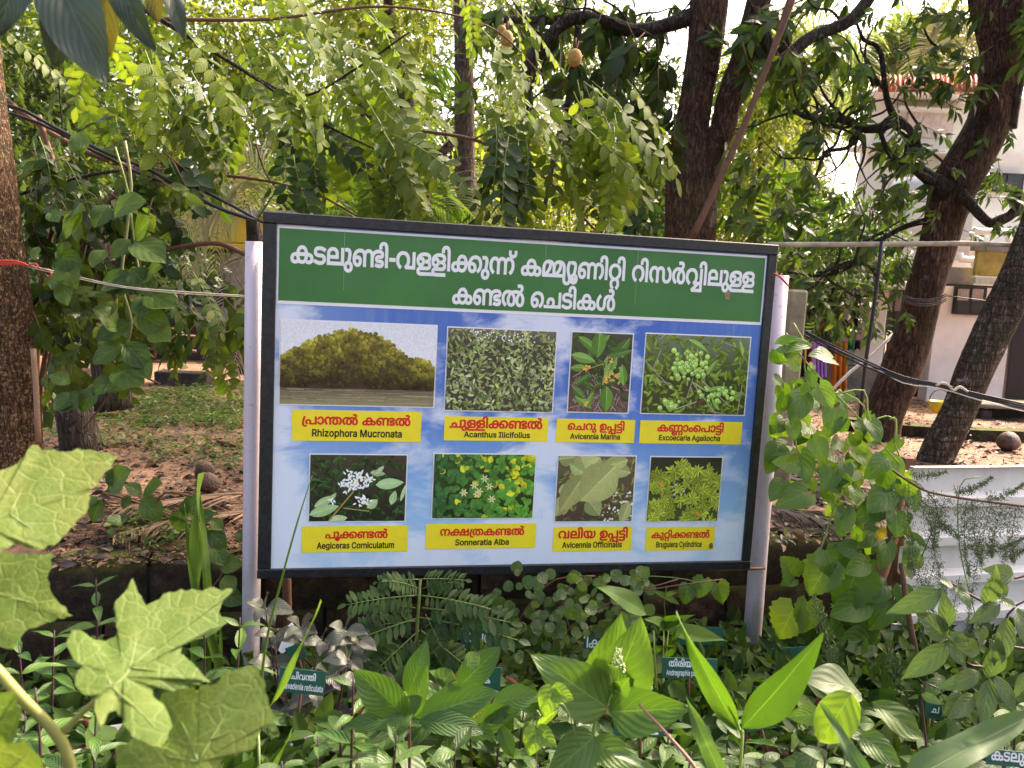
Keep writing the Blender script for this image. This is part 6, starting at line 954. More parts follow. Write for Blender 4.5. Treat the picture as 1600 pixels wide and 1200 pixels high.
# green fronds centre left, behind the trunk
t = empty('green_palm', P(560, 560, 8) * [1, 1, 0] + [0, 0, YZ], 'fresh green palm with narrow leaflets left of the slim lichen-patched trunk', 'palm tree')
trunk('trunk', t, pxl([(560, 600), (570, 470), (580, 420)], 8), [.1, .09, .07], BARK_PALM, 10)
for k, pp in enumerate([[(580, 420), (560, 330), (590, 240), (680, 190)], [(580, 420), (600, 330), (640, 300), (700, 330)], [(580, 420), (540, 300), (470, 230), (400, 250)], [(580, 420), (650, 320), (690, 290), (740, 340)], [(580, 420), (560, 280), (500, 190), (430, 160)], [(580, 420), (600, 240), (640, 120), (700, 100)]]):
    palm_frond(t, pxl(pp, 8 + .1 * k), .55, 40, M_PALMG, .5, .026, seed=20 + k, side=(0, -1, .2))
t = empty('pale_palm', P(1260, 520, 17) * [1, 1, 0] + [0, 0, YZ], 'tall hazy coconut palm whose fronds show against the white sky left of the tiled roof', 'palm tree')
trunk('trunk', t, pxl([(1262, 520), (1258, 300), (1250, 90)], 17), [.16, .14, .12], BARK_PALM, 10)
for k, pp in enumerate([[(1250, 90), (1280, 40), (1340, 60), (1370, 160)], [(1250, 90), (1230, 50), (1215, 90), (1205, 190)], [(1250, 90), (1300, 90), (1330, 150), (1340, 260)], [(1250, 90), (1270, 130), (1285, 200), (1290, 300)], [(1250, 90), (1200, 30), (1160, 50), (1130, 110)], [(1250, 90), (1240, 150), (1262, 220), (1255, 300)]]):
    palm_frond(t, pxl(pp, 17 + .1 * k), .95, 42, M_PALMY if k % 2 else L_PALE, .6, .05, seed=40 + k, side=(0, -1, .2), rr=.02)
t = empty('roof_palm', P(1530, 470, 19) * [1, 1, 0] + [0, 0, YZ], 'yellowish palm crown rising behind the red tiled roof', 'palm tree')
trunk('trunk', t, pxl([(1535, 470), (1530, 300), (1525, 110)], 19), [.16, .14, .12], BARK_PALM, 10)
for k, pp in enumerate([[(1525, 110), (1490, 60), (1450, 70), (1420, 120)], [(1525, 110), (1510, 40), (1480, 20), (1440, 30)], [(1525, 110), (1560, 50), (1590, 60), (1610, 110)], [(1525, 110), (1490, 100), (1470, 120), (1450, 150)], [(1525, 110), (1530, 40), (1560, 10), (1600, 10)]]):
    palm_frond(t, pxl(pp, 19 + .1 * k), .9, 36, M_PALMY, .5, .05, seed=60 + k, side=(0, -1, .2), rr=.02)
t = empty('fan_palm', P(1240, 520, 9.5) * [1, 1, 0] + [0, 0, YZ], 'small bright green palm leaf cluster behind the top right corner of the board', 'palm tree')
trunk('trunk', t, pxl([(1245, 560), (1240, 470), (1235, 400)], 9.5), [.07, .06, .05], BARK_PALM, 8)
for k, pp in enumerate([[(1235, 400), (1240, 340), (1260, 310), (1290, 330)], [(1235, 400), (1225, 350), (1230, 300), (1250, 290)], [(1235, 400), (1260, 370), (1290, 370), (1310, 400)]]):
    palm_frond(t, pxl(pp, 9.5), .5, 26, M_PALMG, .3, .04, seed=80 + k, side=(0, -1, .2))

# ================================================================ LEFT BACKGROUND: low wall, yellow building, blocks
M_CONC = simple('old_concrete', (.17, .15, .12), .9, .2, var=.45, scale=6, bmp=.4)
M_DCONC = simple('dark_concrete', (.05, .042, .036), .9, .2, var=.5, scale=6, bmp=.4)  # dark brownish grey concrete, mottled at random
def wbox(par, name, x0, y0, x1, y1, D, dep, mat, bev=0.0):
    """box whose front face fills the given picture rectangle at depth D (world aligned)"""
    a = P(x0, (y0 + y1) / 2, D)[0]; c = P(x1, (y0 + y1) / 2, D)[0]; z1 = P((x0 + x1) / 2, y0, D)[2]; z0 = P((x0 + x1) / 2, y1, D)[2]
    b = MB(); b.box((a, D, z0), (c, D + dep, z1), bev=bev); return b.build(name, mat, par, smooth=False)
t = empty('boundary_wall', P(250, 580, 9.2) * [1, 1, 0] + [0, 0, YZ], 'low dark boundary wall at the far left end of the yard', 'wall')
for k, x in enumerate(range(-40, 420, 46)): wbox(t, 'panel', x, 500, x + 45, 582, 9.2 + .01 * (k % 2), .12, M_DCONC, .006)
wbox(t, 'coping', -40, 494, 420, 500.5, 9.17, .18, M_DCONC)
t = empty('leaning_grate', P(258, 575, 8.9) * [1, 1, 0] + [0, 0, YZ], 'dark wooden grate leaning against the low boundary wall', 'grate')
for x in (240, 263): 
    b = MB(); b.tube(pxl([(x, 572), (x + 6, 512)], 8.9), .018, 5); b.build('bar', STEM_B, t)
for y in (522, 545, 565):
    b = MB(); b.tube(pxl([(228, y), (306, y + 4)], 8.88), .018, 5); b.build('bar', STEM_B, t)
for k, (x, y) in enumerate(((262, 590), (303, 592))):
    D = G(x, y + 13, YZ)[1]; o = MB(); c = P(x, y + 13, D); o.box((c[0] - .12, D, YZ - .02), (c[0] + .11, D + .2, YZ + .12), bev=.008)
    o = o.build('concrete_block', M_DCONC, smooth=False); tag(o, ('left' if k == 0 else 'right') + ' one of two dark concrete blocks lying before the low boundary wall', 'block', 'blocks in front of the boundary wall')
M_YW = simple('ochre_wall', (.62, .42, .05), .8, .3, var=.15, scale=3)
t = empty('yellow_building', P(320, 560, 10.4) * [1, 1, 0] + [0, 0, YZ], 'yellow painted building half hidden by leaves in the left background', 'building')
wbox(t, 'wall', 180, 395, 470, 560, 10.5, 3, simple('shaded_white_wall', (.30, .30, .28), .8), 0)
wbox(t, 'fascia', 150, 332, 480, 378, 10.15, 3.2, M_YW, .02); wbox(t, 'ledge', 140, 378, 480, 386, 10.0, 3.3, M_YW, .01); wbox(t, 'sill_band', 190, 400, 250, 410, 10.3, .2, M_YW)
wbox(t, 'roof_slab', 150, 322, 480, 332, 10.05, 3.3, simple('grey_slab', (.3, .3, .3)))
wbox(t, 'window', 215, 425, 265, 480, 10.45, .06, simple('dark_pane', (.02, .022, .025), .2, .5)); wbox(t, 'window', 300, 425, 350, 480, 10.45, .06, simple('dark_pane', (.02, .022, .025), .2, .5))

# ================================================================ HOUSE
M_HW = simple('white_wall', (.78, .70, .65), .85, .25, var=.14, scale=3.0, bmp=.1)
M_HU = simple('cream_wall', (.80, .77, .70), .85, .25, var=.13, scale=2.2, bmp=.1)
M_BLK = simple('black_timber', (.012, .011, .011), .5, .4)
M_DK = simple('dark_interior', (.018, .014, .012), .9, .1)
M_PANE = simple('window_glass', (.03, .032, .036), .12, .6)
M_PVC = simple('pvc_white', (.74, .70, .64), .4, .4, var=.08)
M_TILE = simple('red_roof_tile', (.50, .12, .055), .7, .3, var=.3, scale=7)
DH = 9.0
h = empty('house', P(1480, 640, DH) * [1, 1, 0] + [0, 0, YZ], 'white two-storey house with red tiled roof and grey canopy at right', 'house')
# lower storey
wbox(h, 'wall', 1457, 430, 1576, 640, DH, .2, M_HW); wbox(h, 'wall', 1312, 430, 1384, 640, DH + .5, .2, M_HW)
wbox(h, 'pillar', 1357, 440, 1384, 580, DH + .1, .3, M_HW, .01)
wbox(h, 'wall', 1566, 400, 1700, 492, DH + .02, .2, M_HW); wbox(h, 'door', 1577, 490, 1700, 640, DH - .02, .06, M_BLK, .005)
wbox(h, 'wall', 1200, 430, 1313, 640, DH + 1.6, .2, M_HW)
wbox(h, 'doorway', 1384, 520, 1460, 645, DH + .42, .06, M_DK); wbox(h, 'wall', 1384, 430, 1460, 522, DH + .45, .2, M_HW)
wbox(h, 'plinth', 1300, 574, 1384, 645, DH + .05, .3, M_CONC, .01)
def window(x0, y0, x1, y1, D, nx=2, fr=4, tag_='window', par=h, cur=True):
    f = wbox(par, tag_, x0, y0, x1, y1, D, .05, M_BLK, .004)
    for i in range(nx):
        a = x0 + fr + (x1 - x0 - fr) * i / nx; c = x0 + (x1 - x0 - fr) * (i + 1) / nx
        pn = wbox(f, 'pane', a, y0 + fr, c, y1 - fr, D - .006, .004, M_PANE)
        if cur: wbox(f, 'curtain', a + .5, y0 + fr + .5, c - .5, y0 + (y1 - y0) * .5, D - .012, .003, simple('lace_curtain', (.30, .25, .24), .9, scale=90, var=.5))
window(1492, 447, 1541, 492, DH - .05); window(1336, 460, 1358, 517, DH + .42, 1, cur=False); window(1382, 452, 1412, 520, DH + .35, 2, 3); window(1414, 452, 1436, 520, DH + .35, 1, 3, cur=False)
wbox(h, 'sill', 1314, 508, 1334, 512, DH + .46, .04, simple('brown_sill', (.10, .05, .035)))
M_CAN = simple('weathered_canopy', (.20, .18, .155), .9, .2, var=.4, scale=5)
wbox(h, 'canopy', 1467, 416, 1524, 446, DH - .75, .75, M_CAN, .01); wbox(h, 'canopy', 1300, 438, 1475, 449, DH - .5, .9, M_HU, .01)
wbox(h, 'canopy_lip', 1464, 446, 1600, 449, DH - .78, .1, M_BLK)
wbox(h, 'signal_panel', 1525, 395, 1700, 435, DH - .9, .05, simple('ochre_panel', (.36, .25, .05), .6, var=.5, scale=5), .005)
wbox(h, 'panel_trim', 1524, 434, 1590, 444, DH - .92, .08, simple('pale_green_trim', (.50, .50, .36), .7, var=.2), .005)
wbox(h, 'panel_trim', 1522, 385, 1700, 396, DH - .92, .08, M_CAN, .005)
# upper storey
wbox(h, 'wall', 1352, 150, 1700, 440, DH + 2.2, .3, M_HU); wbox(h, 'wall', 1520, 240, 1700, 440, DH + 1.3, .9, M_HU)
wbox(h, 'wall', 1300, 395, 1480, 440, DH + 1.1, .3, M_HU); wbox(h, 'parapet', 1240, 400, 1520, 424, DH + .9, .2, M_HW, .01)
wbox(h, 'balcony_recess', 1418, 175, 1490, 215, DH + 2.15, .06, simple('recess', (.62, .52, .48), .8)); wbox(h, 'ledge', 1405, 168, 1510, 172, DH + 2.0, .25, M_HU)
wbox(h, 'ledge', 1340, 232, 1560, 238, DH + 1.9, .3, M_HU); wbox(h, 'ledge', 1480, 380, 1700, 386, DH + .6, .6, M_HU)
window(1545, 270, 1600, 300, DH + 1.2, 2, 3, cur=False)
for i in range(29):   # roof tiles with rounded ridges
    x0 = 1372 + i * 7.4; D1 = DH + 1.7
    a = P(x0, 140, D1); c = P(x0 + 7.4, 140, D1); up = P(x0, 122, D1 + .6); up2 = P(x0 + 7.4, 122, D1 + .6)
    b = MB(); V = []
    for j in range(7):
        q = j / 6; hgt = .05 * math.sin(math.pi * q) if j else 0; V += [a + (c - a) * q + [0, 0, hgt], up + (up2 - up) * q + [0, 0, hgt]]
    V += [a - [0, 0, .03], c - [0, 0, .03]]
    b.add(V, [(2 * j, 2 * j + 2, 2 * j + 3, 2 * j + 1) for j in range(6)] + [(14, 15, 12, 10, 8, 6, 4, 2, 0)]); b.build('roof_tile', M_TILE, h)
wbox(h, 'eave', 1376, 141, 1590, 147, DH + 1.75, .5, M_HU)
for pp, r in (([(1500, 395), (1500, 405), (1520, 406), (1523, 412), (1523, 420)], .035), ([(1520, 358), (1535, 362), (1572, 362), (1576, 385)], .03), ([(1510, 372), (1524, 362), (1535, 375)], .02)):
    b = MB(); b.tube(pxl(pp, DH - .2), r, 8, sub=2); b.build('pipe', M_PVC, h)
# barrel shaped tank against the upper wall
b = MB(); ctr = P(1433, 340, DH + .7); th = np.linspace(0, 6.283, 25)[:-1]
prf = [(0, .0), (.28, .0), (.30, .03), (.30, .42), (.31, .44), (.30, .46), (.27, .52), (.0, .56)]
V = [(ctr[0] + r * math.cos(t_), ctr[1] + r * math.sin(t_), ctr[2] - .1 + z) for r, z in prf for t_ in th]
b.add(V, [(k * 24 + j, k * 24 + (j + 1) % 24, (k + 1) * 24 + (j + 1) % 24, (k + 1) * 24 + j) for k in range(len(prf) - 1) for j in range(24)])
o = b.build('water_tank', simple('white_plastic', (.72, .72, .72), .4, .4, var=.04)); tag(o, 'white cylindrical water tank beside the upper wall of the house', 'water tank')
# shed with clothes
s_ = empty('bamboo_shed', P(1290, 600, 9.4) * [1, 1, 0] + [0, 0, YZ], 'dark bamboo shed with a red cloth behind the clothesline', 'shed')
wbox(s_, 'roof', 1235, 462, 1325, 470, 9.2, 1.4, M_DCONC); wbox(s_, 'back', 1240, 470, 1316, 590, 10.4, .05, M_DK)
for i in range(12):
    b = MB(); x = 1243 + i * 6.2; b.tube(pxl([(x, 470), (x + U(-1, 1), 531)], 9.4), .016, 6); b.build('cane', simple('bamboo', (.22, .16, .09), .7, var=.4), s_)
wbox(s_, 'red_cloth', 1274, 504, 1300, 519, 9.33, .02, simple('red_cloth', (.45, .02, .02), .8))
# clothesline and garments
cl = MB(); cl.tube(pxl([(1236, 531), (1280, 534), (1330, 533), (1384, 521)], 8.2), .004, 5, sub=4); cl = cl.build('clothesline', simple('cord_dark', (.05, .04, .04))); tag(cl, 'thin cord with drying clothes strung between shed and white pillar', 'clothesline')
def garment(x0, x1, y0, y1, D, col, label, wv=3, key='cloth'):
    b = MB(); nx, ny = 24, 14; V = []
    for j in range(ny + 1):
        for i in range(nx + 1):
            u_, v_ = i / nx, j / ny; q = P(x0 + (x1 - x0) * (u_ * (1 - .08 * v_) + .04 * v_), y0 + (y1 - y0) * v_ + (1.2 * math.sin(u_ * 12) if j == ny else 0), D)
            q[1] += .03 * math.sin(u_ * wv * 6.28 + v_ * 1.1) * (.3 + v_); V.append(q)
    m_ = nx + 1
    b.add(V, [(j * m_ + i, j * m_ + i + 1, (j + 1) * m_ + i + 1, (j + 1) * m_ + i) for j in range(ny) for i in range(nx)])
    mt = simple('cloth_' + key, col, .85, .2, var=.2, scale=6)
    o = b.build('hanging_' + key, mt); md = o.modifiers.new('thickness', 'SOLIDIFY'); md.thickness = .004; tag(o, label, 'laundry', 'laundry on the clothesline')
garment(1246, 1273, 533, 566, 8.2, (.22, .01, .03), 'dark red cloth hanging at the left end of the line', 2, 'red_cloth')
garment(1268, 1292, 533, 590, 8.15, (.42, .22, .62), 'lilac garment hanging between the red and orange cloths', 4, 'lilac_garment')
garment(1298, 1324, 534, 622, 8.2, (.50, .15, .025), 'long orange cloth hanging on the clothesline', 3, 'orange_cloth')
garment(1325, 1335, 533, 547, 8.2, (.0, .12, .09), 'small dark green garment right of the orange cloth', 1, 'green_garment')
garment(1336, 1345, 532, 546, 8.2, (.04, .012, .02), 'small dark maroon garment at the right end of the line', 1, 'maroon_garment')
# plinth bench at far right, bucket, step
o = empty('stone_bench', P(1560, 660, 7.6) * [1, 1, 0] + [0, 0, YZ], 'low grey concrete washing bench in front of the dark door', 'bench')
wbox(o, 'slab', 1530, 634, 1660, 641, 7.7, .5, M_CONC, .01); wbox(o, 'support', 1533, 641, 1550, 668, 7.75, .4, M_DCONC, .01); wbox(o, 'back', 1550, 641, 1660, 668, 8.0, .1, M_DCONC)
ba = empty('basket', P(1465, 645, 7.0), 'yellow plastic basket hanging behind the rightmost trunk', 'basket')
b = MB(); c = P(1466, 645, 7.0); th = np.linspace(0, 6.283, 17)[:-1]
b.add([(c[0] + r * math.cos(t_), c[1] + r * math.sin(t_), c[2] + z) for r, z in ((0, 0), (.06, 0), (.09, .1), (.085, .1), (.055, .01), (0, .01)) for t_ in th], [(k * 16 + j, k * 16 + (j + 1) % 16, (k + 1) * 16 + (j + 1) % 16, (k + 1) * 16 + j) for k in range(5) for j in range(16)])
b.build('tub', simple('yellow_plastic', (.60, .40, .02), .4), ba); b = MB(); b.tube([c + [.088 * math.cos(a), 0, .1 + .1 * math.sin(a)] for a in np.linspace(0, math.pi, 9)], .005, 5); b.build('handle', STEM_B, ba)
kb = MB(); pts = [G(x, y, YZ) for x, y in ((1290, 668), (1420, 683), (1530, 690), (1640, 693))]
for a, c in zip(pts, pts[1:]):
    d = (c - a) / np.linalg.norm(c - a); nn = np.array([-d[1], d[0], 0]) * .14; z = np.array([0, 0, .09])
    kb.add([a, c, c + z, a + z, a + nn, c + nn, c + nn + z, a + nn + z], [(0, 1, 2, 3), (3, 2, 6, 7), (4, 7, 6, 5)])
tag(kb.build('mossy_kerb', M_WALL, smooth=False), 'low mossy stone edging crossing the yard behind the rightmost trunks', 'kerb')

# ================================================================ NEAR AND MIDDLE TREES
# sprigs: shared meshes of a twig with lance leaves
def sprig(name, mat, n=9, L=.155, kind='lance', W=.35, droop=.7, tw=.22, seed=0, bend=.3):
    rg = np.random.default_rng(seed); b = MB(); b.tube([(0, 0, 0), (0, tw * .5, -.01), (0, tw, -.04)], [.004, .003, .002], 5, mat=1)
    for k in range(n):
        t_ = .35 + .65 * k / (n - 1); base = np.array([0, tw * t_, -.04 * t_]); a = k * 2.4 + rg.uniform(-.3, .3); out = rg.uniform(.5, 1.1)
        d = np.array([math.cos(a) * out, .55 + .5 * t_, math.sin(a) * out - droop * rg.uniform(.4, 1.2)]); l = L * rg.uniform(.7, 1.15)
        V, Fs, uv = leaf_grid(kind, W, 5, 2, bend * rg.uniform(.5, 1.5), .3, .02, seed=int(rg.integers(1e6)))
        M = frame(base, d, Vector((rg.normal(0, .3), rg.normal(0, .3), 1)), l); Mn = np.array(M)
        b.add(V @ Mn[:3, :3].T + Mn[:3, 3], Fs, 0, uv, rg.random())
    return b.mesh(name, [mat, STEM_B])
def pinnate(name, mat, pairs=8, L=.075, kind='ellip', W=.5, seed=0, arch=.25, gap=.9):
    """compound leaf of unit-ish size: rachis along +Y with leaflets in pairs"""
    rg = np.random.default_rng(seed); T = pairs * L * gap * .62; b = MB()
    rp = [(0, T * q, -arch * T * q * q) for q in np.linspace(0, 1, 7)]; b.tube(rp, np.linspace(.0028, .0012, 7), 5, mat=1)
    for k in range(pairs + 1):
        q = .12 + .88 * k / pairs; base = np.array([0, T * q, -arch * T * q * q]); l = L * (1.05 - .35 * abs(q - .55)) * rg.uniform(.9, 1.08)
        for sg in ((-1, 1) if k < pairs else (0,)):
            if rg.random() < .07: continue
            l = l * rg.uniform(.86, 1.1)
            d = np.array([sg * .95, .45 + .2 * q, -.22 + rg.normal(0, .16)]) if sg else np.array([0, 1, -2 * arch])
            V, Fs, uv = leaf_grid(kind, W, 5, 2, .15 * rg.uniform(0, 2), .2, .015, seed=int(rg.integers(1e6)))
            M = frame(base, d, Vector((rg.normal(0, .25), rg.normal(0, .25), 1)), l); Mn = np.array(M)
            b.add(V @ Mn[:3, :3].T + Mn[:3, 3], Fs, 0, uv, rg.uniform(0, .45))
    return b.mesh(name, [mat, STEM_G])
SP_M = [sprig('mango_twig', L_MANGO, seed=i) for i in range(4)]
SP_D = [sprig('dark_twig', L_DARK, n=10, L=.2, seed=10 + i, droop=1.3) for i in range(3)]
SP_Y = [sprig('bright_twig', L_SUN, n=9, L=.11, kind='ellip', W=.45, seed=20 + i) for i in range(3)]
PN_S = [pinnate('compound_leaf', L_SUN, 9, .092, seed=i + 90, arch=.12 + .12 * i) for i in range(7)]
PN_M = [pinnate('compound_leaf_mid', L_MID, 8, .09, seed=8 + i, arch=.1 + .12 * i) for i in range(6)]
PN_D = [pinnate('compound_leaf_dark', L_DARK, 8, .085, seed=16 + i, arch=.3 + .15 * i) for i in range(3)]
SP_O = [sprig('ovate_twig', L_MID, n=8, L=.12, kind='ovate', W=.55, seed=40 + i, droop=.6) for i in range(3)]
SP_OD = [sprig('ovate_twig_dark', L_DARK, n=8, L=.12, kind='ovate', W=.6, seed=50 + i, droop=.6) for i in range(3)]
def spray(par, meshes, n, rect, D, dD, ang=(-90, 50), scale=(.8, 1.25), name='leafy_twig', up=.6, poly=None):
    """leafy twigs or compound leaves spread over a region seen at about depth D; ang = mean direction and jitter in degrees (0 right, -90 down)"""
    x0, y0, x1, y1 = rect
    for i in range(n):
        for _ in range(20):
            x, y = U(x0, x1), U(y0, y1)
            if poly is None or inside((x, y), poly): break
        a = math.radians(ang[0] + random.gauss(0, ang[1])); D_ = D + U(-dD, dD)
        d = Vector((math.cos(a), U(-.45, .45), math.sin(a)))
        nh = Vector((U(-.4, .4), -.55 + U(-.4, .4), up + U(-.3, .4)))
        link(name, random.choice(meshes), par, frame(P(x, y, D_), d, nh, U(*scale)))
random.seed(12)
# big reddish forked trunk
D = 6.2
t3 = empty('large_reddish_tree', P(1075, 640, D) * [1, 1, 0] + [0, 0, YZ], 'thick reddish brown forked tree behind the top right part of the board', 'tree')
T3 = [(1074, 660, 84), (1076, 500, 80), (1078, 380, 78), (1079, 300, 79), (1080, 255, 70), (1081, 200, 50), (1089, 150, 46), (1101, 75, 49), (1108, 0, 54), (1112, -60, 54)]
trunk('trunk', t3, pxl([q[:2] for q in T3], D), [rpx(q[2] + 2, D) for q in T3], BARK_RED, 28, .05, sub=6)
T3b = [(1098, 300, 36), (1110, 245, 42), (1130, 200, 38), (1141, 150, 37), (1165, 75, 33), (1186, 0, 34), (1204, -50, 34)]
trunk('branch', t3, pxl([q[:2] for q in T3b], D - .05), [rpx(q[2], D) for q in T3b], BARK_RED, 20, .06, seed=3, sub=6)
for k, (x, y, r) in enumerate(((1090, 262, 8), (1115, 105, 9), (1062, 205, 7), (1190, 68, 8))):   # knots
    b = MB(); q = P(x, y, D - rpx(66, D) * .93); 
    b.tube([q + [0, .05, 0], q, q + [0, -.015, .0]], [rpx(r * 2.2, D), rpx(r * 1.7, D), rpx(r * .7, D)], 12, noise=.1, seed=k); b.build('knot', BARK_RED, t3)
trunk('branch', t3, pxl([(1085, 25), (1040, 40), (990, 48), (950, 35), (900, 28), (860, 55), (830, 95), (815, 130)], D), [.06, .05, .05, .05, .05, .045, .04, .03], BARK_DARK, 10, .1, seed=5)
trunk('branch', t3, pxl([(900, 28), (840, 32), (790, 30), (740, 35)], D + .2), [.04, .035, .03, .02], BARK_GREY, 8, .1, seed=6)
trunk('branch', t3, pxl([(905, 30), (900, 90), (890, 150), (865, 250), (850, 330)], D + .3), [.03, .03, .03, .02, .015], BARK_GREY, 8, .1, seed=7)
trunk('branch', t3, pxl([(1180, 10), (1230, 60), (1200, 100)], D), [.05, .03, .015], BARK_DARK, 8, .1, seed=8)
spray(t3, SP_D, 40, (870, -20, 1070, 190), D, .6, (-90, 25), (.8, 1.2))
spray(t3, SP_M, 34, (960, 150, 1060, 360), D + .6, .6, (-90, 35), (.7, 1.1))
spray(t3, SP_M, 34, (1110, 60, 1260, 340), D + .4, .6, (-90, 45), (.7, 1.1))
spray(t3, SP_M, 40, (1130, -30, 1330, 110), D, .5, (-90, 45), (.7, 1.1))
spray(t3, SP_M, 30, (740, -30, 900, 120), D + .5, .5, (-90, 45), (.7, 1.1))
M_FRUIT = simple('brownish_fruit', (.32, .19, .05), .7, .3, var=.3, scale=60, bmp=.6)
def fruit(par, x, y, r, D):
    b = MB(); c = P(x, y, D); b.tube([c + [0, 0, r * 1.25 * k] for k in np.linspace(1, -1, 11)], [r * max(.05, math.sqrt(max(0, 1 - k * k))) for k in np.linspace(1, -1, 11)], 14, noise=.03)
    b.tube([c + [0, 0, r * 1.2], c + [0, 0, r * 2.6]], .006, 5, 1); b.build('fruit', [M_FRUIT, STEM_B], par)
fruit(t3, 898, 90, rpx(17, D), D - 1.4); fruit(t3, 792, 60, rpx(15, D), D - 1.4); fruit(t3, 784, 48, rpx(11, D), D - 1.35)
# leaning pole tied to the trunk
b = MB(); b.tube(pxl([(1082, 372), (1120, 290), (1165, 190), (1200, 100), (1246, -20)], D - .55), [.02, .022, .022, .02, .02], 8, noise=.04, sub=4)
b.tube(pxl([(1075, 372), (1130, 270), (1180, 150), (1238, -20)], D - .53), [.008] * 4, 6, noise=.04, sub=4)
tag(b.build('leaning_pole', STEM_B), 'thin brown pole leaning across the fork of the large reddish trunk', 'pole')

# right hand tree with the curved trunk
D = 6.3
t4 = empty('curved_tree', G(1385, 690, YZ), 'curved brown tree forking at the top right, a cord tied round its middle', 'tree')
T4 = [(1366, 715, 62), (1380, 650, 58), (1401, 600, 61), (1418, 550, 62), (1434, 500, 55), (1445, 450, 55), (1460, 400, 55), (1475, 350, 56), (1492, 290, 66), (1514, 250, 64), (1541, 200, 61), (1553, 150, 56), (1563, 125, 60), (1566, 75, 60), (1585, 0, 40), (1600, -50, 36)]
trunk('trunk', t4, pxl([q[:2] for q in T4], D), [rpx(q[2], D) for q in T4], BARK_RED, 28, .05, seed=4, sub=5)
trunk('branch', t4, pxl([(1560, 90), (1545, 30), (1528, -40)], D), [rpx(46, D), rpx(44, D), rpx(40, D)], BARK_RED, 16, .06, seed=9)
trunk('branch', t4, pxl([(1572, 200), (1582, 130), (1598, 70), (1625, 10)], D - .05), [rpx(30, D), rpx(32, D), rpx(26, D), rpx(24, D)], BARK_DARK, 14, .08, seed=10)
trunk('branch', t4, pxl([(1478, 300), (1452, 278), (1434, 262), (1428, 225), (1400, 190), (1375, 200), (1345, 200), (1320, 188), (1270, 185), (1235, 172)], D - .1), [rpx(w_, D) for w_ in (34, 22, 18, 17, 20, 14, 12, 10, 9, 6)], BARK_DARK, 12, .12, seed=11)
trunk('branch', t4, pxl([(1400, 192), (1385, 150), (1375, 80), (1350, 62), (1338, 35)], D - .1), [rpx(w_, D) for w_ in (12, 9, 7, 6, 4)], BARK_DARK, 8, .12, seed=12)
trunk('branch', t4, pxl([(1460, 285), (1420, 262), (1390, 240), (1375, 205)], D - .2), [rpx(w_, D) for w_ in (12, 9, 8, 6)], BARK_DARK, 8, .12, seed=13)
trunk('branch', t4, pxl([(1344, 200), (1325, 230), (1290, 240), (1270, 290)], D - .2), [rpx(w_, D) for w_ in (7, 6, 5, 3)], BARK_DARK, 8, .12, seed=14)
trunk('branch', t4, pxl([(1500, 300), (1540, 345), (1560, 345), (1585, 330), (1592, 300)], D - .2), [rpx(w_, D) for w_ in (16, 14, 16, 14, 10)], BARK_DARK, 10, .12, seed=15)
trunk('branch', t4, pxl([(1490, 335), (1420, 352), (1380, 372), (1350, 385)], D), [rpx(w_, D) for w_ in (14, 9, 7, 5)], BARK_DARK, 10, .12, seed=16)
trunk('branch', t4, pxl([(1380, 372), (1340, 410), (1290, 430), (1230, 425)], D - .1), [rpx(w_, D) for w_ in (7, 6, 5, 3)], BARK_DARK, 8, .12, seed=17)
trunk('branch', t4, pxl([(1190, 40), (1215, 95), (1265, 60), (1330, 30), (1370, -20)], D - .3), [rpx(w_, D) for w_ in (16, 18, 17, 18, 18)], BARK_GREY, 12, .1, seed=18)
b = MB()
for y in (463, 466, 470, 473):
    b.tube(pxl([(1410, y - 2), (1430, y + 4), (1450, y + 5), (1468, y + 2), (1479, y - 4)], D - .29), .005, 5, sub=2)
b.build('bound_cord', simple('cord_dark', (.05, .04, .04)), t4)
spray(t4, SP_M, 36, (1240, 60, 1420, 200), D - .1, .5, (-90, 60), (.5, .85))
spray(t4, SP_M, 24, (1180, 190, 1440, 320), D - .1, .5, (-90, 55), (.5, .9))
spray(t4, SP_M, 46, (1190, 330, 1425, 500), D - .2, .5, (-100, 50), (.5, .85))
spray(t4, SP_M, 16, (1370, 180, 1460, 300), D - .3, .3, (-100, 50), (.5, .8))
spray(t4, SP_M, 26, (1500, 170, 1620, 370), D + .1, .4, (-90, 60), (.5, .8))
spray(t4, SP_M, 22, (1370, -40, 1620, 90), D - .1, .4, (-90, 60), (.5, .8))
spray(t4, SP_M, 16, (1340, 190, 1480, 330), D - .1, .4, (-90, 60), (.45, .8))
spray(t4, SP_M, 18, (1400, 60, 1520, 170), D - .2, .3, (-20, 60), (.5, .8))
D = 5.5
t5 = empty('leaning_lichened_tree', G(1455, 726, YZ), 'rightmost leaning trunk with pale lichened bark behind the white sheet fence', 'tree')
trunk('trunk', t5, pxl([(1450, 745), (1468, 700), (1499, 640), (1525, 575), (1548, 525), (1572, 475), (1604, 400), (1640, 300), (1680, 170), (1690, 20), (1680, -100)], D), [rpx(w_, D) for w_ in (54, 54, 50, 54, 54, 54, 52, 50, 44, 36, 22)], BARK_LICHEN, 26, .05, seed=19, sub=7)
c_, r_ = ell(1560, -260, 1800, 60, D, .8); o = clumped([c_], [r_], 60, 10, .13, .04, L_MANGO, 'crown', parent=t5); o['kind'] = 'stuff'

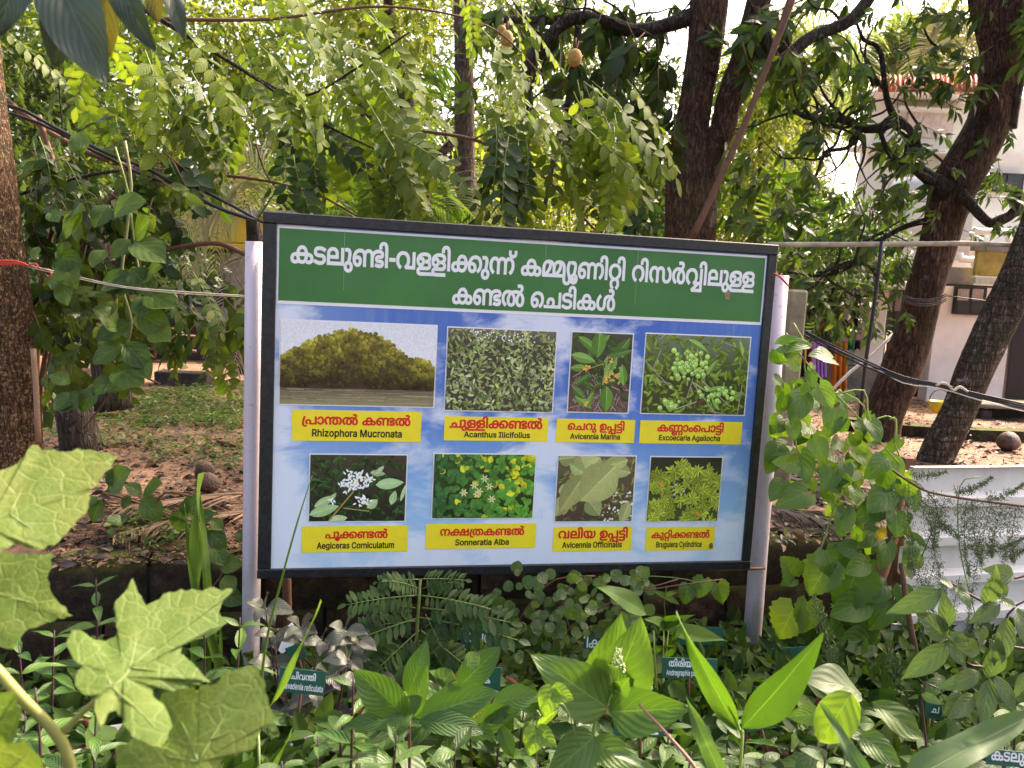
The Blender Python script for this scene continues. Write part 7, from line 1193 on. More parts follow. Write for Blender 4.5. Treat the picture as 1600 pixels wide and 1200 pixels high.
# left trunk at the frame edge and leaning stump
D = 3.35
t1 = empty('left_tree', P(0, 700, D) * [1, 1, 0] + [0, 0, YZ], 'brown speckled trunk at the left edge with a red cord tied round it', 'tree')
trunk('trunk', t1, pxl([(8, 820), (2, 700), (-2, 600), (-12, 500), (-22, 400), (-40, 250), (-62, 60), (-80, -60)], D), [rpx(w_, D) for w_ in (128, 118, 112, 110, 110, 108, 104, 100)], BARK_SPECK, 30, .035, seed=30, sub=9)
b = MB()
for dy in (0, 3, 6): b.tube(pxl([(-70, 408 + dy), (-30, 408 + dy), (10, 407 + dy), (30, 409 + dy * .6), (44, 415)], D - .16), .0035, 6, sub=3)
b.tube(pxl([(44, 415), (60, 420), (78, 422), (79, 430), (74, 434)], D - .17), .0035, 6, sub=3); b.tube(pxl([(44, 415), (55, 412), (62, 420)], D - .18), .003, 6, sub=3); b.build('red_cord', M_REDT, t1)
b = MB(); b.tube([P(44, 414, D - .17), P(120, 432, 3.15), P(197, 448, 3.05), P(290, 456, 2.9), P(384, 462, 2.82)], .0022, 6, sub=4)
b.tube([P(44, 417, D - .17), P(120, 435, 3.14), P(197, 450, 3.04), P(290, 459, 2.89), P(384, 464, 2.81)], .0016, 6, sub=4)
tag(b.build('twine', M_TWINE), 'pale twine stretched from the left trunk to the left sign post', 'string')
D = 4.55
t2 = empty('leaning_stump', G(128, 706, YZ), 'dark weathered leaning tree stump behind the hanging vine at left', 'tree stump')
trunk('trunk', t2, pxl([(130, 716), (118, 650), (104, 590), (95, 540), (88, 500)], D), [rpx(w_, D) for w_ in (66, 56, 50, 46, 44)], BARK_GREY, 22, .09, seed=31, sub=6)
D = 5.6
t = empty('split_post', G(170, 620, YZ), 'old grey split trunk standing behind the leaning stump', 'tree stump')
trunk('trunk', t, pxl([(178, 640), (165, 520), (160, 430), (150, 340)], D), [.12, .1, .09, .08], BARK_GREY, 14, .12, seed=32)
# cane beside left trunk
b = MB(); b.tube(pxl([(60, 690), (56, 600), (52, 545)], 3.2), rpx(9, 3.2), 10, noise=.03, sub=3); tag(b.build('cane_stake', simple('tan_cane', (.30, .17, .10), .6, var=.3)), 'thin tan cane stake beside the left trunk', 'stake')

# ---- compound-leaved tree whose branches hang over the picture from the upper left
random.seed(31)
D = 4.2
tc_ = empty('compound_leaf_tree', P(-300, 700, 4.4) * [1, 1, 0] + [0, 0, YZ], 'tree with long yellow-green compound leaves arching in from the upper left', 'tree')
trunk('trunk', tc_, [P(-300, 760, 4.4), P(-290, 400, 4.4), P(-260, 60, 4.4), P(-200, -150, 4.4)], [.12, .1, .08, .06], BARK_DARK, 12)
for k, (pp, ww, dd) in enumerate([([(-200, -150, 4.4), (-50, 90), (60, 195), (180, 255), (280, 268), (400, 280), (490, 302), (560, 338)], (.05, .03, .022, .02, .014, .012, .01, .008), 4.2),
        ([(-60, 330), (60, 295), (150, 272), (240, 262)], (.012,) * 4, 3.9), ([(590, 200), (660, 205), (740, 218), (800, 243), (860, 285), (935, 365)], (.012, .012, .014, .014, .013, .012), 4.3),
        ([(-120, -160), (100, -60), (250, 30), (380, 110), (500, 190), (600, 240)], (.03, .024, .018, .014, .01, .006), 4.0), ([(250, 30), (420, 30), (600, 10), (760, 40), (850, 120)], (.016, .012, .01, .008, .005), 4.1),
        ([(380, 110), (470, 150), (560, 105), (640, 50)], (.01, .009, .008, .006), 4.1), ([(740, 218), (820, 180), (900, 170), (960, 190)], (.008, .007, .006, .004), 4.2), ([(100, -60), (300, -60), (560, -80), (900, -60)], (.02, .016, .012, .008), 4.1),
        ([(400, 225), (415, 270), (440, 305)], (.008, .007, .005), 4.2), ([(95, 60), (92, 130), (97, 200), (90, 260)], (.006,) * 4, 4.3)]):
    trunk('branch', tc_, [P(q[0], q[1], q[2] if len(q) > 2 else dd) for q in pp], [q * .62 for q in ww], BARK_DARK if k % 2 else STEM_B, 8, .12, seed=50 + k)
def fan(n, rect, D, dD, ms, ang, sc=(.6, 1.25), up=.7): spray(tc_, ms, n, rect, D, dD, ang, sc, 'compound_leaf', up)
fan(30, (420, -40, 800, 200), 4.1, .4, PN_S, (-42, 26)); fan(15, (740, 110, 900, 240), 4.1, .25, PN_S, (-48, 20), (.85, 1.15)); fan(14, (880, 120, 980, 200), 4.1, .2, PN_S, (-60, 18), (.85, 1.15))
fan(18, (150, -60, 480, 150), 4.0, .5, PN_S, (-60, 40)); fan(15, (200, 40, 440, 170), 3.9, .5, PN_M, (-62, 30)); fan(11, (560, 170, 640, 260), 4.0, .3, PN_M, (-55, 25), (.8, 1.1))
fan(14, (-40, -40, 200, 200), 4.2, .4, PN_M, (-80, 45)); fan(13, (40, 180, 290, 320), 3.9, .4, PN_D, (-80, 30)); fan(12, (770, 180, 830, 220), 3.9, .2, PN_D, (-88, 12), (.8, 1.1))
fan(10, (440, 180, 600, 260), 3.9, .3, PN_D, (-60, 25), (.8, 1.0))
# ---- leafy tangle at left (ovate small leaves)
lt = empty('left_thicket', P(120, 690, 3.9) * [1, 1, 0] + [0, 0, YZ], 'dense dark green ovate-leaved thicket between the left trunk and the board', 'shrub')
for k, pp in enumerate([[(60, 700), (70, 560), (110, 430), (160, 330), (220, 260)], [(60, 700), (58, 560), (66, 430), (90, 300), (60, 180)], [(110, 430), (220, 400), (330, 380), (390, 400)]]): trunk('branch', lt, pxl(pp, 3.8), [.012] * len(pp), STEM_B, 6, .08, seed=70 + k)
PLT = [(20, 240), (200, 220), (300, 240), (262, 290), (255, 340), (255, 415), (395, 400), (395, 540), (350, 560), (300, 490), (230, 480), (170, 500), (90, 600), (50, 560), (30, 420)]
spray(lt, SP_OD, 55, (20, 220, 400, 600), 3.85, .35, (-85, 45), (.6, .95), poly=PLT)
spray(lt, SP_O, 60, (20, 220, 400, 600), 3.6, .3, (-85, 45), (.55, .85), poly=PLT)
spray(lt, PN_M, 14, (60, 400, 380, 560), 3.5, .3, (-80, 40), (.6, .9), 'leafy_twig', poly=PLT)

# fine bare twigs through the crowns of the two mango-like trees
random.seed(91)
def twigs(par, n, starts, D, seed0):
    for i in range(n):
        x, y = random.choice(starts); x += U(-14, 14); y += U(-8, 8); a = U(0, 6.28); pp = [(x, y)]
        for k in range(5): a += U(-.7, .7); x += 24 * math.cos(a); y += 24 * math.sin(a); pp.append((x, y))
        trunk('branch', par, pxl(pp, D + U(-.3, .2)), [rpx(w_, D) for w_ in (5, 4.4, 3.8, 3, 2.2, 1.2)], BARK_DARK, 6, .1, seed=seed0 + i, sub=3)
twigs(t4, 34, [(1235, 172), (1270, 185), (1320, 188), (1345, 200), (1400, 190), (1375, 140), (1338, 35), (1290, 240), (1290, 430), (1340, 410), (1430, 225), (1500, 100)], 6.2, 200)
twigs(t3, 22, [(990, 48), (950, 35), (900, 28), (830, 95), (860, 55), (1200, 100), (1180, 20), (790, 30), (895, 120), (860, 270)], 6.3, 300)

# crowns of the yard trees above the frame: they shade the yard
for par, cs, rs, k in ((t4, [(5.0, 7.5, 5.6), (3.4, 6.6, 5.0)], [(2.3, 2.0, .9), (1.6, 1.4, .7)], 300), (t3, [(1.4, 8.2, 5.4), (2.8, 9.8, 6.2)], [(1.9, 1.8, .8), (1.9, 1.8, .9)], 260), (t5, [(6.0, 5.4, 4.9)], [(2.0, 1.4, .8)], 160)):
    o = clumped(cs, rs, k, 12, .16, .055, L_MANGO, 'upper_crown', spread=.3, parent=par); o['kind'] = 'stuff'

# ================================================================ YARD DETAILS
random.seed(77)
def on_yard(n, poly_px, z=YZ, jit=0):
    out = []
    xs = [p[0] for p in poly_px]; ys = [p[1] for p in poly_px]
    while len(out) < n:
        x, y = U(min(xs), max(xs)), U(min(ys), max(ys))
        if inside((x, y), poly_px): out.append(G(x, y, z))
    return np.array(out)
def ground_leaves(name, pts, L, W, mat, lift=.006, up=.9, label=None, cat=None):
    n = len(pts); dr = norm(np.stack([RG.normal(size=n), RG.normal(size=n), RG.normal(0, .18, n)], 1)); nr = norm(RG.normal(0, .35, (n, 3)) + [0, 0, up])
    pts = pts + np.array([0, 0, lift]); s = RG.uniform(.5, 1.3, n)
    o = link(name, cloud_mesh(name, pts, dr, nr, L * s, W * s, mat)); return tag(o, label, cat, kind='stuff')
YL = [(60, 585), (385, 578), (385, 880), (60, 890)]; YR = [(1195, 600), (1600, 640), (1600, 735), (1410, 728), (1380, 850), (1195, 850)]
L_LIT = leafmat('litter_brown', (.05, .028, .018), (.17, .09, .05), (.32, .19, .10), trans=.1, rough=.7)
L_LITD = leafmat('litter_dark', (.012, .010, .010), (.03, .022, .018), (.06, .04, .03), trans=.05, rough=.5)
L_WEED = leafmat('weed_green', (.06, .12, .02), (.11, .18, .03), (.18, .24, .05), trans=.4)
wide = np.stack([np.zeros(4200), np.zeros(4200), np.zeros(4200)], 1); s_ = RG.uniform(-3, 9, 4200); t_ = .2 + 9 * RG.random(4200) ** 1.5
wide = np.stack([WA[0] + WD[0] * s_ + WN[0] * t_, WA[1] + WD[1] * s_ + WN[1] * t_, np.full(4200, YZ)], 1)
ground_leaves('leaf_litter', np.concatenate([wide[::2], on_yard(600, YL), on_yard(700, YR)]), .055, .026, L_LIT, label='scattered brown dry leaves over the yard soil', cat='leaf litter')
ground_leaves('dark_litter', np.concatenate([wide[::5] + [.2, .1, 0], on_yard(420, YL), on_yard(900, YR)]), .05, .022, L_LITD, .01, label='blackened wet leaves among the yard litter', cat='leaf litter')
ground_leaves('small_chips', np.concatenate([wide[::2] * 1.0 + [.07, .13, 0], on_yard(2600, [(100, 690), (385, 690), (385, 880), (60, 890)]), on_yard(900, YR)]), .022, .012, L_LIT, .005, label='crumbs of bark and leaf on the yard soil', cat='leaf litter')
wp = np.concatenate([on_yard(420, [(200, 618), (385, 598), (385, 670), (230, 668)]), on_yard(150, [(70, 640), (260, 625), (240, 700), (75, 700)]), on_yard(60, [(230, 680), (385, 670), (380, 740), (220, 720)]), on_yard(46, [(190, 800), (320, 820), (320, 865), (180, 850)]), on_yard(30, YR)])
wk = np.repeat(wp, 9, 0) + np.concatenate([RG.normal(0, .035, (len(wp) * 9, 2)), RG.uniform(0, .05, (len(wp) * 9, 1))], 1)
ground_leaves('weeds', wk, .036, .018, L_WEED, .01, 1.2, 'low light green weeds growing in patches on the yard', 'weeds')
def twig(pts, r, mat=STEM_B, lab=None):
    b = MB(); b.tube(pts, r, 6, noise=.1, sub=3); return tag(b.build('twig', mat), lab, 'twig', 'sticks on the yard')
for k, (a, c, lab) in enumerate((((175, 617), (228, 624), 'short dark stick lying beyond the coconuts near the weeds'), ((340, 690), (384, 700), 'short stick lying near the left sign post'), ((1210, 770), (1330, 745), 'long dark stick lying right of the board'), ((1330, 660), (1400, 668), 'stick lying by the foot of the curved tree'))):
    twig([G(*a, YZ + .01), (G(*a, YZ + .03) + G(*c, YZ + .03)) / 2, G(*c, YZ + .01)], .012, lab=lab)
# coconuts
M_HUSK = simple('coconut_husk', (.075, .036, .022), .6, .45, var=.8, scale=26, bmp=.9, bd=.01)
def coconut(x, y, r, lab, rz=0):
    c = G(x, y + 12, YZ); b = MB(); n_ = 14; V = []; Fs = []
    for i in range(11):
        ph = math.pi * i / 10
        for j in range(n_):
            th = 6.283 * j / n_; k = (1 + .10 * math.cos(3 * th) * math.sin(ph) + U(-.03, .03)) * (1 - .18 * math.cos(ph))
            V.append((r * 1.1 * math.sin(ph) * math.cos(th) * k, r * .95 * math.sin(ph) * math.sin(th) * k, r * .92 + r * .92 * math.cos(ph) * (1 + .08 * (i < 4))))
    Fs = [(i * n_ + j, i * n_ + (j + 1) % n_, (i + 1) * n_ + (j + 1) % n_, (i + 1) * n_ + j) for i in range(10) for j in range(n_)]
    b.add(np.array(V) + c, Fs); o = b.build('coconut', M_HUSK); 
    tag(o, lab, 'coconut', 'fallen coconuts'); return c
coconut(319, 733, .043, 'farther of two brown coconuts lying on the soil left of the sign'); coconut(324, 757, .050, 'nearer of two brown coconuts, touching the dry fronds'); coconut(1574, 692, .075, 'fallen brown coconut husk by the mossy kerb at far right')
# fallen fronds
def fallen(pts, L, n, lab, mat=L_DRY, seed=0, w=.012):
    t = empty('fallen_frond', G(pts[0][0], pts[0][1], YZ), lab, 'palm frond', 'dry palm fronds on the yard')
    palm_frond(t, [G(x, y, YZ + .035) for x, y in pts], L, n, mat, .06, w, seed=seed, rr=.012)
fallen([(400, 800), (330, 806), (250, 818), (180, 836)], .26, 44, 'dry brown palm frond lying behind the left sign post', seed=3); fallen([(395, 772), (330, 775), (250, 784), (190, 792)], .3, 34, 'dry palm frond lying flat just below the coconuts', seed=4)
L_DRYD = simple('dark_dry_palm', (.05, .04, .035), .7, .3, var=.5, scale=20)
fallen([(1195, 745), (1260, 752), (1340, 775), (1400, 790)], .4, 44, 'blackish palm frond lying right of the sign behind the climbing vine', L_DRYD, 5); fallen([(1195, 790), (1240, 800), (1300, 812)], .3, 34, 'short dark palm frond near the wall right of the sign', L_DRYD, 6)

# concrete post, long pole, stand rod, cables
b = MB(); D = 4.3; a = P(1226, 560, D); z1 = P(1238, 452, D)[2]; b.box((a[0], D, YZ - .1), (a[0] + rpx(28, D) * 2, D + .1, z1), bev=.012)
o = b.build('concrete_post', simple('mossy_concrete_post', (.23, .19, .12), .9, .2, var=.5, scale=7, bmp=.5), smooth=False); tag(o, 'mossy concrete fence post just right of the right sign post', 'post')
b = MB(); b.tube(pxl([(1200, 382), (1300, 382), (1450, 381), (1530, 381), (1700, 388)], 5.6), rpx(8, 5.6), 10, noise=.03, sub=3)
tag(b.build('horizontal_pole', simple('grimy_pvc', (.34, .29, .22), .7, .3, var=.4, scale=12)), 'long grimy horizontal pole level with the board top, crossing the curved tree', 'pole')
b = MB(); b.tube(pxl([(1378, 377), (1367, 470), (1352, 570), (1344, 655)], 5.55), .013, 6, noise=.05, sub=3)
tag(b.build('upright_rod', M_BLK), 'thin black upright rod holding the horizontal pole', 'pole')
b = MB(); b.tube(pxl([(1396, 522), (1365, 553), (1330, 580), (1300, 610)], 6.6), .012, 6, sub=2); tag(b.build('slanting_rod', M_PVC), 'thin pale rod slanting down behind the garments', 'pole')
M_CAB = simple('black_cable', (.012, .012, .013), .5, .4)
cb = empty('cable_bundle', P(1420, 590, 4.5), 'black cables sagging from the right sign post to the far right', 'cables')
for k, off in enumerate(((0, 0), (3, 6), (6, 14), (10, 4))):
    b = MB(); b.tube(pxl([(1226, 500 + off[0]), (1290, 534 + off[1] * .6), (1350, 562 + off[1] * .7), (1410, 588 + off[0]), (1470, 601 + off[0] * .6), (1540, 618 + off[0]), (1640, 640 + off[0] * 1.2)], 4.6), .006 if k < 3 else .003, 6, sub=3)
    b.build('cable', M_CAB if k < 3 else M_PVC, cb)
b = MB(); b.tube(pxl([(1463, 603), (1472, 598), (1482, 602), (1490, 610), (1500, 604), (1512, 612)], 4.55), .007, 6, noise=.2, sub=3); b.build('cable_tie', M_TWINE, cb)
b = MB(); b.tube(pxl([(-30, 155), (30, 170), (60, 185), (110, 212), (180, 245), (240, 268), (330, 320), (400, 345)], 3.6), .008, 6, sub=3)
b.tube(pxl([(-30, 165), (60, 192), (150, 238), (240, 280), (300, 290), (420, 352)], 3.62), .007, 6, sub=3); tag(b.build('overhead_cable', M_CAB), 'two dark cables running down through the leaves from the top left', 'cables')
b = MB(); b.tube(pxl([(1478, 462), (1540, 470), (1640, 486)], 6.1), .004, 5, sub=3); tag(b.build('thin_wire', M_CAB), 'thin wire from the corded trunk to the right frame edge', 'wire')

# ---- white corrugated sheet fence
sf = empty('sheet_fence', wl(2.9, -.5, 0), 'white corrugated metal sheet fence with horizontal ribs at lower right', 'fence')
m, n, out = nodes('white_sheet'); g = noise(n, 3, 6, .6, stretch=(3, 3, 1)); g2 = noise(n, 40, 5, .7)
c = ramp(n, g, [(.3, (.58, .55, .50)), (.65, (.72, .68, .62))]); c = mixc(n, mth(n, 'MULTIPLY', ramp(n, g2, [(.55, (0, 0, 0)), (.75, (1, 1, 1))]), .2), c, (.35, .30, .24))
prin(n, out, c, .38, .5, 0, bump(n, g2, .06, .001)); M_SHEET = m
q0 = P(1421, 728, 3.02); 
zt = q0[2]; prof_ = []; z = 0.02
while z < zt - .06:
    for dz, y in ((0, 0), (.080, 0), (.088, -.030), (.120, -.030), (.138, 0), (.150, 0)):
        prof_.append((min(z + dz, zt), y))
    z += .15
prof_.append((zt, 0))
for k in range(2):
    b = MB(); V = []; Lx = 1.02; n_ = 8
    for z, y in prof_:
        for i in range(n_ + 1): s = k * 1.0 + Lx * i / n_; p_ = q0 + WD * s + WN * (-(y) * -1 + .003 * math.sin(s * 5 + z * 4) - .002 * k); V.append((p_[0], p_[1], z))
    m_ = n_ + 1; b.add(V, [(j * m_ + i, j * m_ + i + 1, (j + 1) * m_ + i + 1, (j + 1) * m_ + i) for j in range(len(prof_) - 1) for i in range(n_)])
    o = b.build('corrugated_sheet', M_SHEET, sf, smooth=False); md = o.modifiers.new('thickness', 'SOLIDIFY'); md.thickness = .0012
for s in (.03, 1.0, 1.98):
    p_ = q0 + WD * s + WN * .03; b = MB(); b.box((p_[0] - .02, p_[1], 0), (p_[0] + .02, p_[1] + .04, zt + .02)); b.build('stake', STEM_B, sf, smooth=False)

# ================================================================ POTS AND NAME PLATES
M_TERRA = simple('terracotta', (.17, .058, .034), .8, .25, var=.4, scale=9, bmp=.3)
M_SOILP = simple('pot_soil', (.03, .02, .015), .95, .1, var=.6, scale=50, bmp=.9, bd=.01)
M_GPOT = simple('grey_plastic_pot', (.16, .17, .18), .5, .4)
def pot(x, y, D, r, lab, mat=M_TERRA, h=None):
    c = P(x, y + 40, D); h = max(.10, c[2]) if h is None else h; c[2] = max(0, c[2] - h); t = empty('plant_pot', c, lab, 'plant pot', 'pots in the planting bed')
    th = np.linspace(0, 6.283, 25)[:-1]; pf = [(0, 0), (r * .68, 0), (r * .92, h * .82), (r * .92, h * .84), (r * 1.02, h * .85), (r * 1.04, h), (r * .93, h), (r * .88, h * .86)]
    b = MB(); b.add([(c[0] + q * math.cos(a), c[1] + q * math.sin(a), c[2] + z) for q, z in pf for a in th], [(k * 24 + j, k * 24 + (j + 1) % 24, (k + 1) * 24 + (j + 1) % 24, (k + 1) * 24 + j) for k in range(len(pf) - 1) for j in range(24)]); b.build('pot_body', mat, t)
    b = MB(); b.add([(c[0] + q * math.cos(a), c[1] + q * math.sin(a), c[2] + h * .88 + U(-.004, .004)) for q in (.001, r * .45, r * .89) for a in th], [(k * 24 + j, k * 24 + (j + 1) % 24, (k + 1) * 24 + (j + 1) % 24, (k + 1) * 24 + j) for k in range(2) for j in range(24)]); b.build('potting_soil', M_SOILP, t)
for a in ((1072, 1022, 2.75, .11, 'terracotta pot behind the green name plate left of the right sign post'), (1270, 1075, 2.3, .13, 'terracotta pot between the big ginger leaf and the sheet fence'), (745, 1042, 2.35, .14, 'terracotta pot at the bottom centre behind the long veined leaves'), (585, 1100, 2.1, .13, 'terracotta pot beside the purple-grey plant'),
          (1150, 1065, 2.6, .11, 'terracotta pot at the foot of the right sign post'), (60, 1120, 1.9, .13, 'terracotta pot behind the lobed leaves at lower left'), (930, 1110, 2.2, .14, 'terracotta pot under the broad serrated leaves'), (1180, 1150, 1.9, .10, 'small terracotta pot under the ginger plant'), (1400, 1160, 2.1, .13, 'terracotta pot in front of the sheet fence'),
          (340, 1080, 2.3, .13, 'terracotta pot near the foot of the left sign post')):
    pot(*a)
pot(480, 1150, 1.9, .12, 'grey plastic pot at the bottom left of centre', M_GPOT); pot(180, 1120, 2.0, .09, 'white pot behind the middle lobed leaf', simple('white_pot', (.7, .66, .64), .5))
M_PLATE = simple('green_plate', (.010, .085, .048), .5, .4, var=.15); M_PW = simple('plate_white', (.72, .74, .72), .5)
def plate(x, y, w, h, D, lab, rot=0.0, mal=None, lat=None, mf=(.1, .9), lfr=(.08, .95), col=M_PLATE, yaw=0.0):
    c = P(x, y, D); k = D / F; W_, H_ = w * k, h * k; t = empty('name_plate', (c[0], c[1], max(0, c[2] - H_ * 2.2)), lab, 'name plate', 'small green plant name plates')
    t.rotation_euler = (math.radians(-12), rot, yaw); z0 = c[2] - t.location.z
    b = MB(); b.box((-W_ / 2, 0, z0 - H_ / 2), (W_ / 2, .002, z0 + H_ / 2), bev=.0007); p_ = b.build('plate', col, t, smooth=False, world=False)
    b = MB(); b.tube([(0, .008, 0), (0, .008, z0 + H_ * .3)], .004, 6); b.build('stick', STEM_B, t, world=False)
    if mal: lettering(mal, -W_ / 2 + mf[0] * W_, -W_ / 2 + mf[1] * W_, z0 + H_ * (.08 if lat else -.15), -.0012, M_PW, p_, emb=12, ys=1.25, name='malayalam_lettering')
    if lat: lettering(lat, -W_ / 2 + lfr[0] * W_, -W_ / 2 + lfr[1] * W_, z0 - H_ * .34, -.0012, M_PW, p_, emb=10, ys=1.9, name='latin_lettering')
plate(462, 1071, 78, 40, 1.95, 'green name plate half under the purple-grey plant, at lower left', .06, MAL['tag_2'], '(Lavadenia reticulata', (.26, .80), (.08, .98))
plate(1082, 1050, 92, 34, 2.2, 'green name plate with two white lines left of the right post foot', -.02, MAL['tag_1'], 'Andrographis paniculata', (.12, .85), (.08, .86))
plate(1098, 998, 78, 30, 2.85, 'dark green name plate behind the ginger leaves just left of the right post', -.03, MAL['tag_2'][2:4], None, (.45, .6))
plate(748, 1003, 60, 28, 2.6, 'green name plate among the feathery leaflets right of centre', .0, MAL['am'][:3], None, (.1, .85))
plate(932, 1012, 40, 26, 2.6, 'green name plate deep in the small round-leaved creeper', 0, MAL['bc'][-4:-2], None, (.1, .9))
plate(766, 1068, 34, 40, 2.05, 'green name plate edge behind the upright veined leaf', 0, MAL['title_2'][-3:-1], None, (.1, .5))
plate(1005, 1142, 90, 28, 1.7, 'green name plate under the serrated broad leaves', -.04, MAL['ai'][:4], None, (.1, .9))
plate(1245, 1028, 60, 26, 2.6, 'green name plate behind the upright ginger leaf', -.12, MAL['sa'][:1], None, (.25, .45))
plate(1205, 1132, 54, 24, 1.75, 'green name plate under the ginger leaf, blank side out', -.3)
plate(1462, 1114, 34, 26, 2.1, 'green name plate before the sheet fence', .1, MAL['tag_2'][:1], None, (.3, .7))
plate(1578, 1190, 70, 26, 1.5, 'green name plate at the bottom right corner', .05, MAL['title_1'][:4], None, (.1, .9))
plate(490, 985, 44, 30, 2.35, 'white back of a bent name plate among the purple-grey leaves', -.7, None, None, col=M_PW, yaw=.3)
plate(481, 1020, 30, 26, 2.3, 'bent green name plate hanging below its white upper half', -.35, None, None, yaw=.2)

# ================================================================ PLANTS IN THE BED
LV = dict(
 sage=variants('broad_leaf', leafmat('broad_serrate', (.075, .16, .022), (.105, .20, .028), (.12, .22, .03), trans=.35, rough=.45, veins=6, slant=.5, vs=.45), 3, kind='ovate', W=.58, nl=24, nw=8, serr=.035, bend=.18, fold=.25, quilt=.012),
 long=variants('long_leaf', leafmat('long_veined', (.045, .11, .018), (.07, .155, .024), (.09, .18, .03), trans=.3, rough=.48, spec=.4, veins=9, slant=.4, vs=.4), 3, kind='ellip', W=.40, nl=16, nw=6, bend=.28, fold=.25, wave=.02, quilt=.008),
 lance=variants('lance_leaf', leafmat('lance_glossy', (.045, .12, .018), (.075, .17, .025), (.11, .21, .03), trans=.33, rough=.45, spec=.4, veins=6, vs=.25), 3, kind='lance', W=.30, nl=12, nw=4, bend=.3, fold=.3, wave=.02),
 dark=variants('dark_leaf', leafmat('undergrowth_dark', (.03, .075, .013), (.055, .125, .02), (.08, .165, .028), trans=.32, rough=.5, spec=.35, veins=6, vs=.3), 3, kind='ellip', W=.46, nl=12, nw=4, bend=.3, fold=.25, wave=.02),
 lime=variants('lime_leaf', leafmat('lime', (.16, .27, .03), (.20, .33, .035), (.24, .36, .05), trans=.5, rough=.4, veins=5, vs=.3), 3, kind='heart', W=.8, nl=12, nw=8, heart=.18, bend=.22, fold=.15, wave=.04),
 ginger=variants('ginger_leaf', leafmat('ginger', (.085, .19, .02), (.11, .225, .024), (.13, .24, .028), trans=.36, rough=.5, spec=.35, veins=16, slant=1.3, vs=.4, mid=.05, blotch=.6), 2, kind='lance', W=.36, nl=20, nw=8, bend=.15, fold=.22, wave=.015),
 vine=variants('vine_leaf', L_VINE, 3, kind='ellip', W=.70, nl=12, nw=6, bend=.25, fold=.2, wave=.03, quilt=.012),
 heart=variants('heart_leaf', leafmat('morning_glory', (.07, .16, .02), (.11, .22, .025), (.17, .29, .03), trans=.48, rough=.4, veins=4, slant=.7, vs=.35), 3, kind='heart', W=.86, nl=14, nw=8, heart=.26, bend=.22, fold=.22, wave=.03, quilt=.01),
 hemi=variants('grey_leaf', leafmat('grey_purple', (.05, .055, .04), (.09, .105, .07), (.07, .05, .055), trans=.15, rough=.4, veins=7, slant=.5, vc=(.045, .03, .035), vs=.8), 3, kind='ovate', W=.66, nl=16, nw=8, serr=.03, bend=.25, fold=.2, quilt=.02),
 round=variants('small_round_leaf', leafmat('small_round', (.06, .12, .03), (.10, .17, .045), (.15, .22, .07), trans=.38, rough=.5, veins=3, slant=.6, vs=.3), 3, kind='round', W=.95, nl=8, nw=6, bend=.15, fold=.1, wave=.04),
 vitex=variants('grey_green_leaf', leafmat('vitex', (.075, .13, .045), (.10, .165, .055), (.13, .20, .065), trans=.35, rough=.5, veins=6, vs=.3), 3, kind='lance', W=.42, nl=12, nw=6, bend=.18, fold=.15, wave=.02),
 blade=variants('blade_leaf', leafmat('grass_blade', (.09, .17, .025), (.13, .23, .03), (.17, .28, .035), trans=.45, rough=.4, veins=2, slant=.0, vs=.3, mid=.1), 2, kind='blade', W=.06, nl=16, nw=2, bend=.12, fold=.6),
 broadblade=variants('broad_blade', leafmat('broad_grass', (.06, .13, .035), (.08, .16, .04), (.10, .18, .05), trans=.35, rough=.45, veins=2, slant=0, vs=.4, vc=(.25, .38, .12), mid=.07), 2, kind='blade', W=.16, nl=16, nw=4, bend=.10, fold=.35),
 big=variants('hanging_dark_leaf', leafmat('overhead_leaf', (.030, .055, .028), (.040, .070, .036), (.05, .08, .04), trans=.08, rough=.4, veins=9, slant=.5, vc=(.12, .17, .08), vs=.5), 2, kind='ellip', W=.42, nl=20, nw=8, bend=.12, fold=.3, quilt=.02),
 olive=variants('hanging_olive_leaf', leafmat('overhead_olive', (.085, .072, .012), (.10, .085, .014), trans=.3, rough=.5, veins=8, vs=.3), 2, kind='ellip', W=.42, nl=16, nw=6, bend=.1, fold=.2),
 maple=variants('ivy_leaf', leafmat('ivy_bright', (.10, .20, .02), (.15, .25, .025), (.20, .24, .04), trans=.5, rough=.45, veins=4, vs=.3), 2, kind='heart', W=.9, nl=14, nw=8, heart=.2, serr=.16, bend=.2, fold=.2),
)
def plant(x, y, D, label, cat='plant', group=None, z=0.0, name='bed_plant'):
    b = P(x, y, D); b[2] = z; return empty(name, b, label, cat, group)
def stem(par, pts, r, mat=STEM_G, n=7, name='stem'):
    b = MB(); r = np.atleast_1d(r); r = np.linspace(r[0], r[-1], len(pts)); b.tube(pts, r, n, sub=3); return b.build(name, mat, par)
def rooted(par, top, r, mat=STEM_G, bow=.03, z0=None):
    b0 = np.array(par.location); top = np.array(top); mid = (b0 + top) / 2 + [U(-bow, bow), U(-bow, bow), 0]
    return stem(par, [b0, mid, top], [r, r * .6], mat)
def leaves(par, key, lst, D, ws=1.0, dD=0.06, nh=None, name='leaf'):
    for q in lst:
        D_ = q[4] if len(q) > 4 else D
        leaf_px(LV[key], par, (q[0], q[1]), (q[2], q[3]), D_, -U(.3, 1) * dD, ws=ws * U(.92, 1.08), nh=nh, name=name)

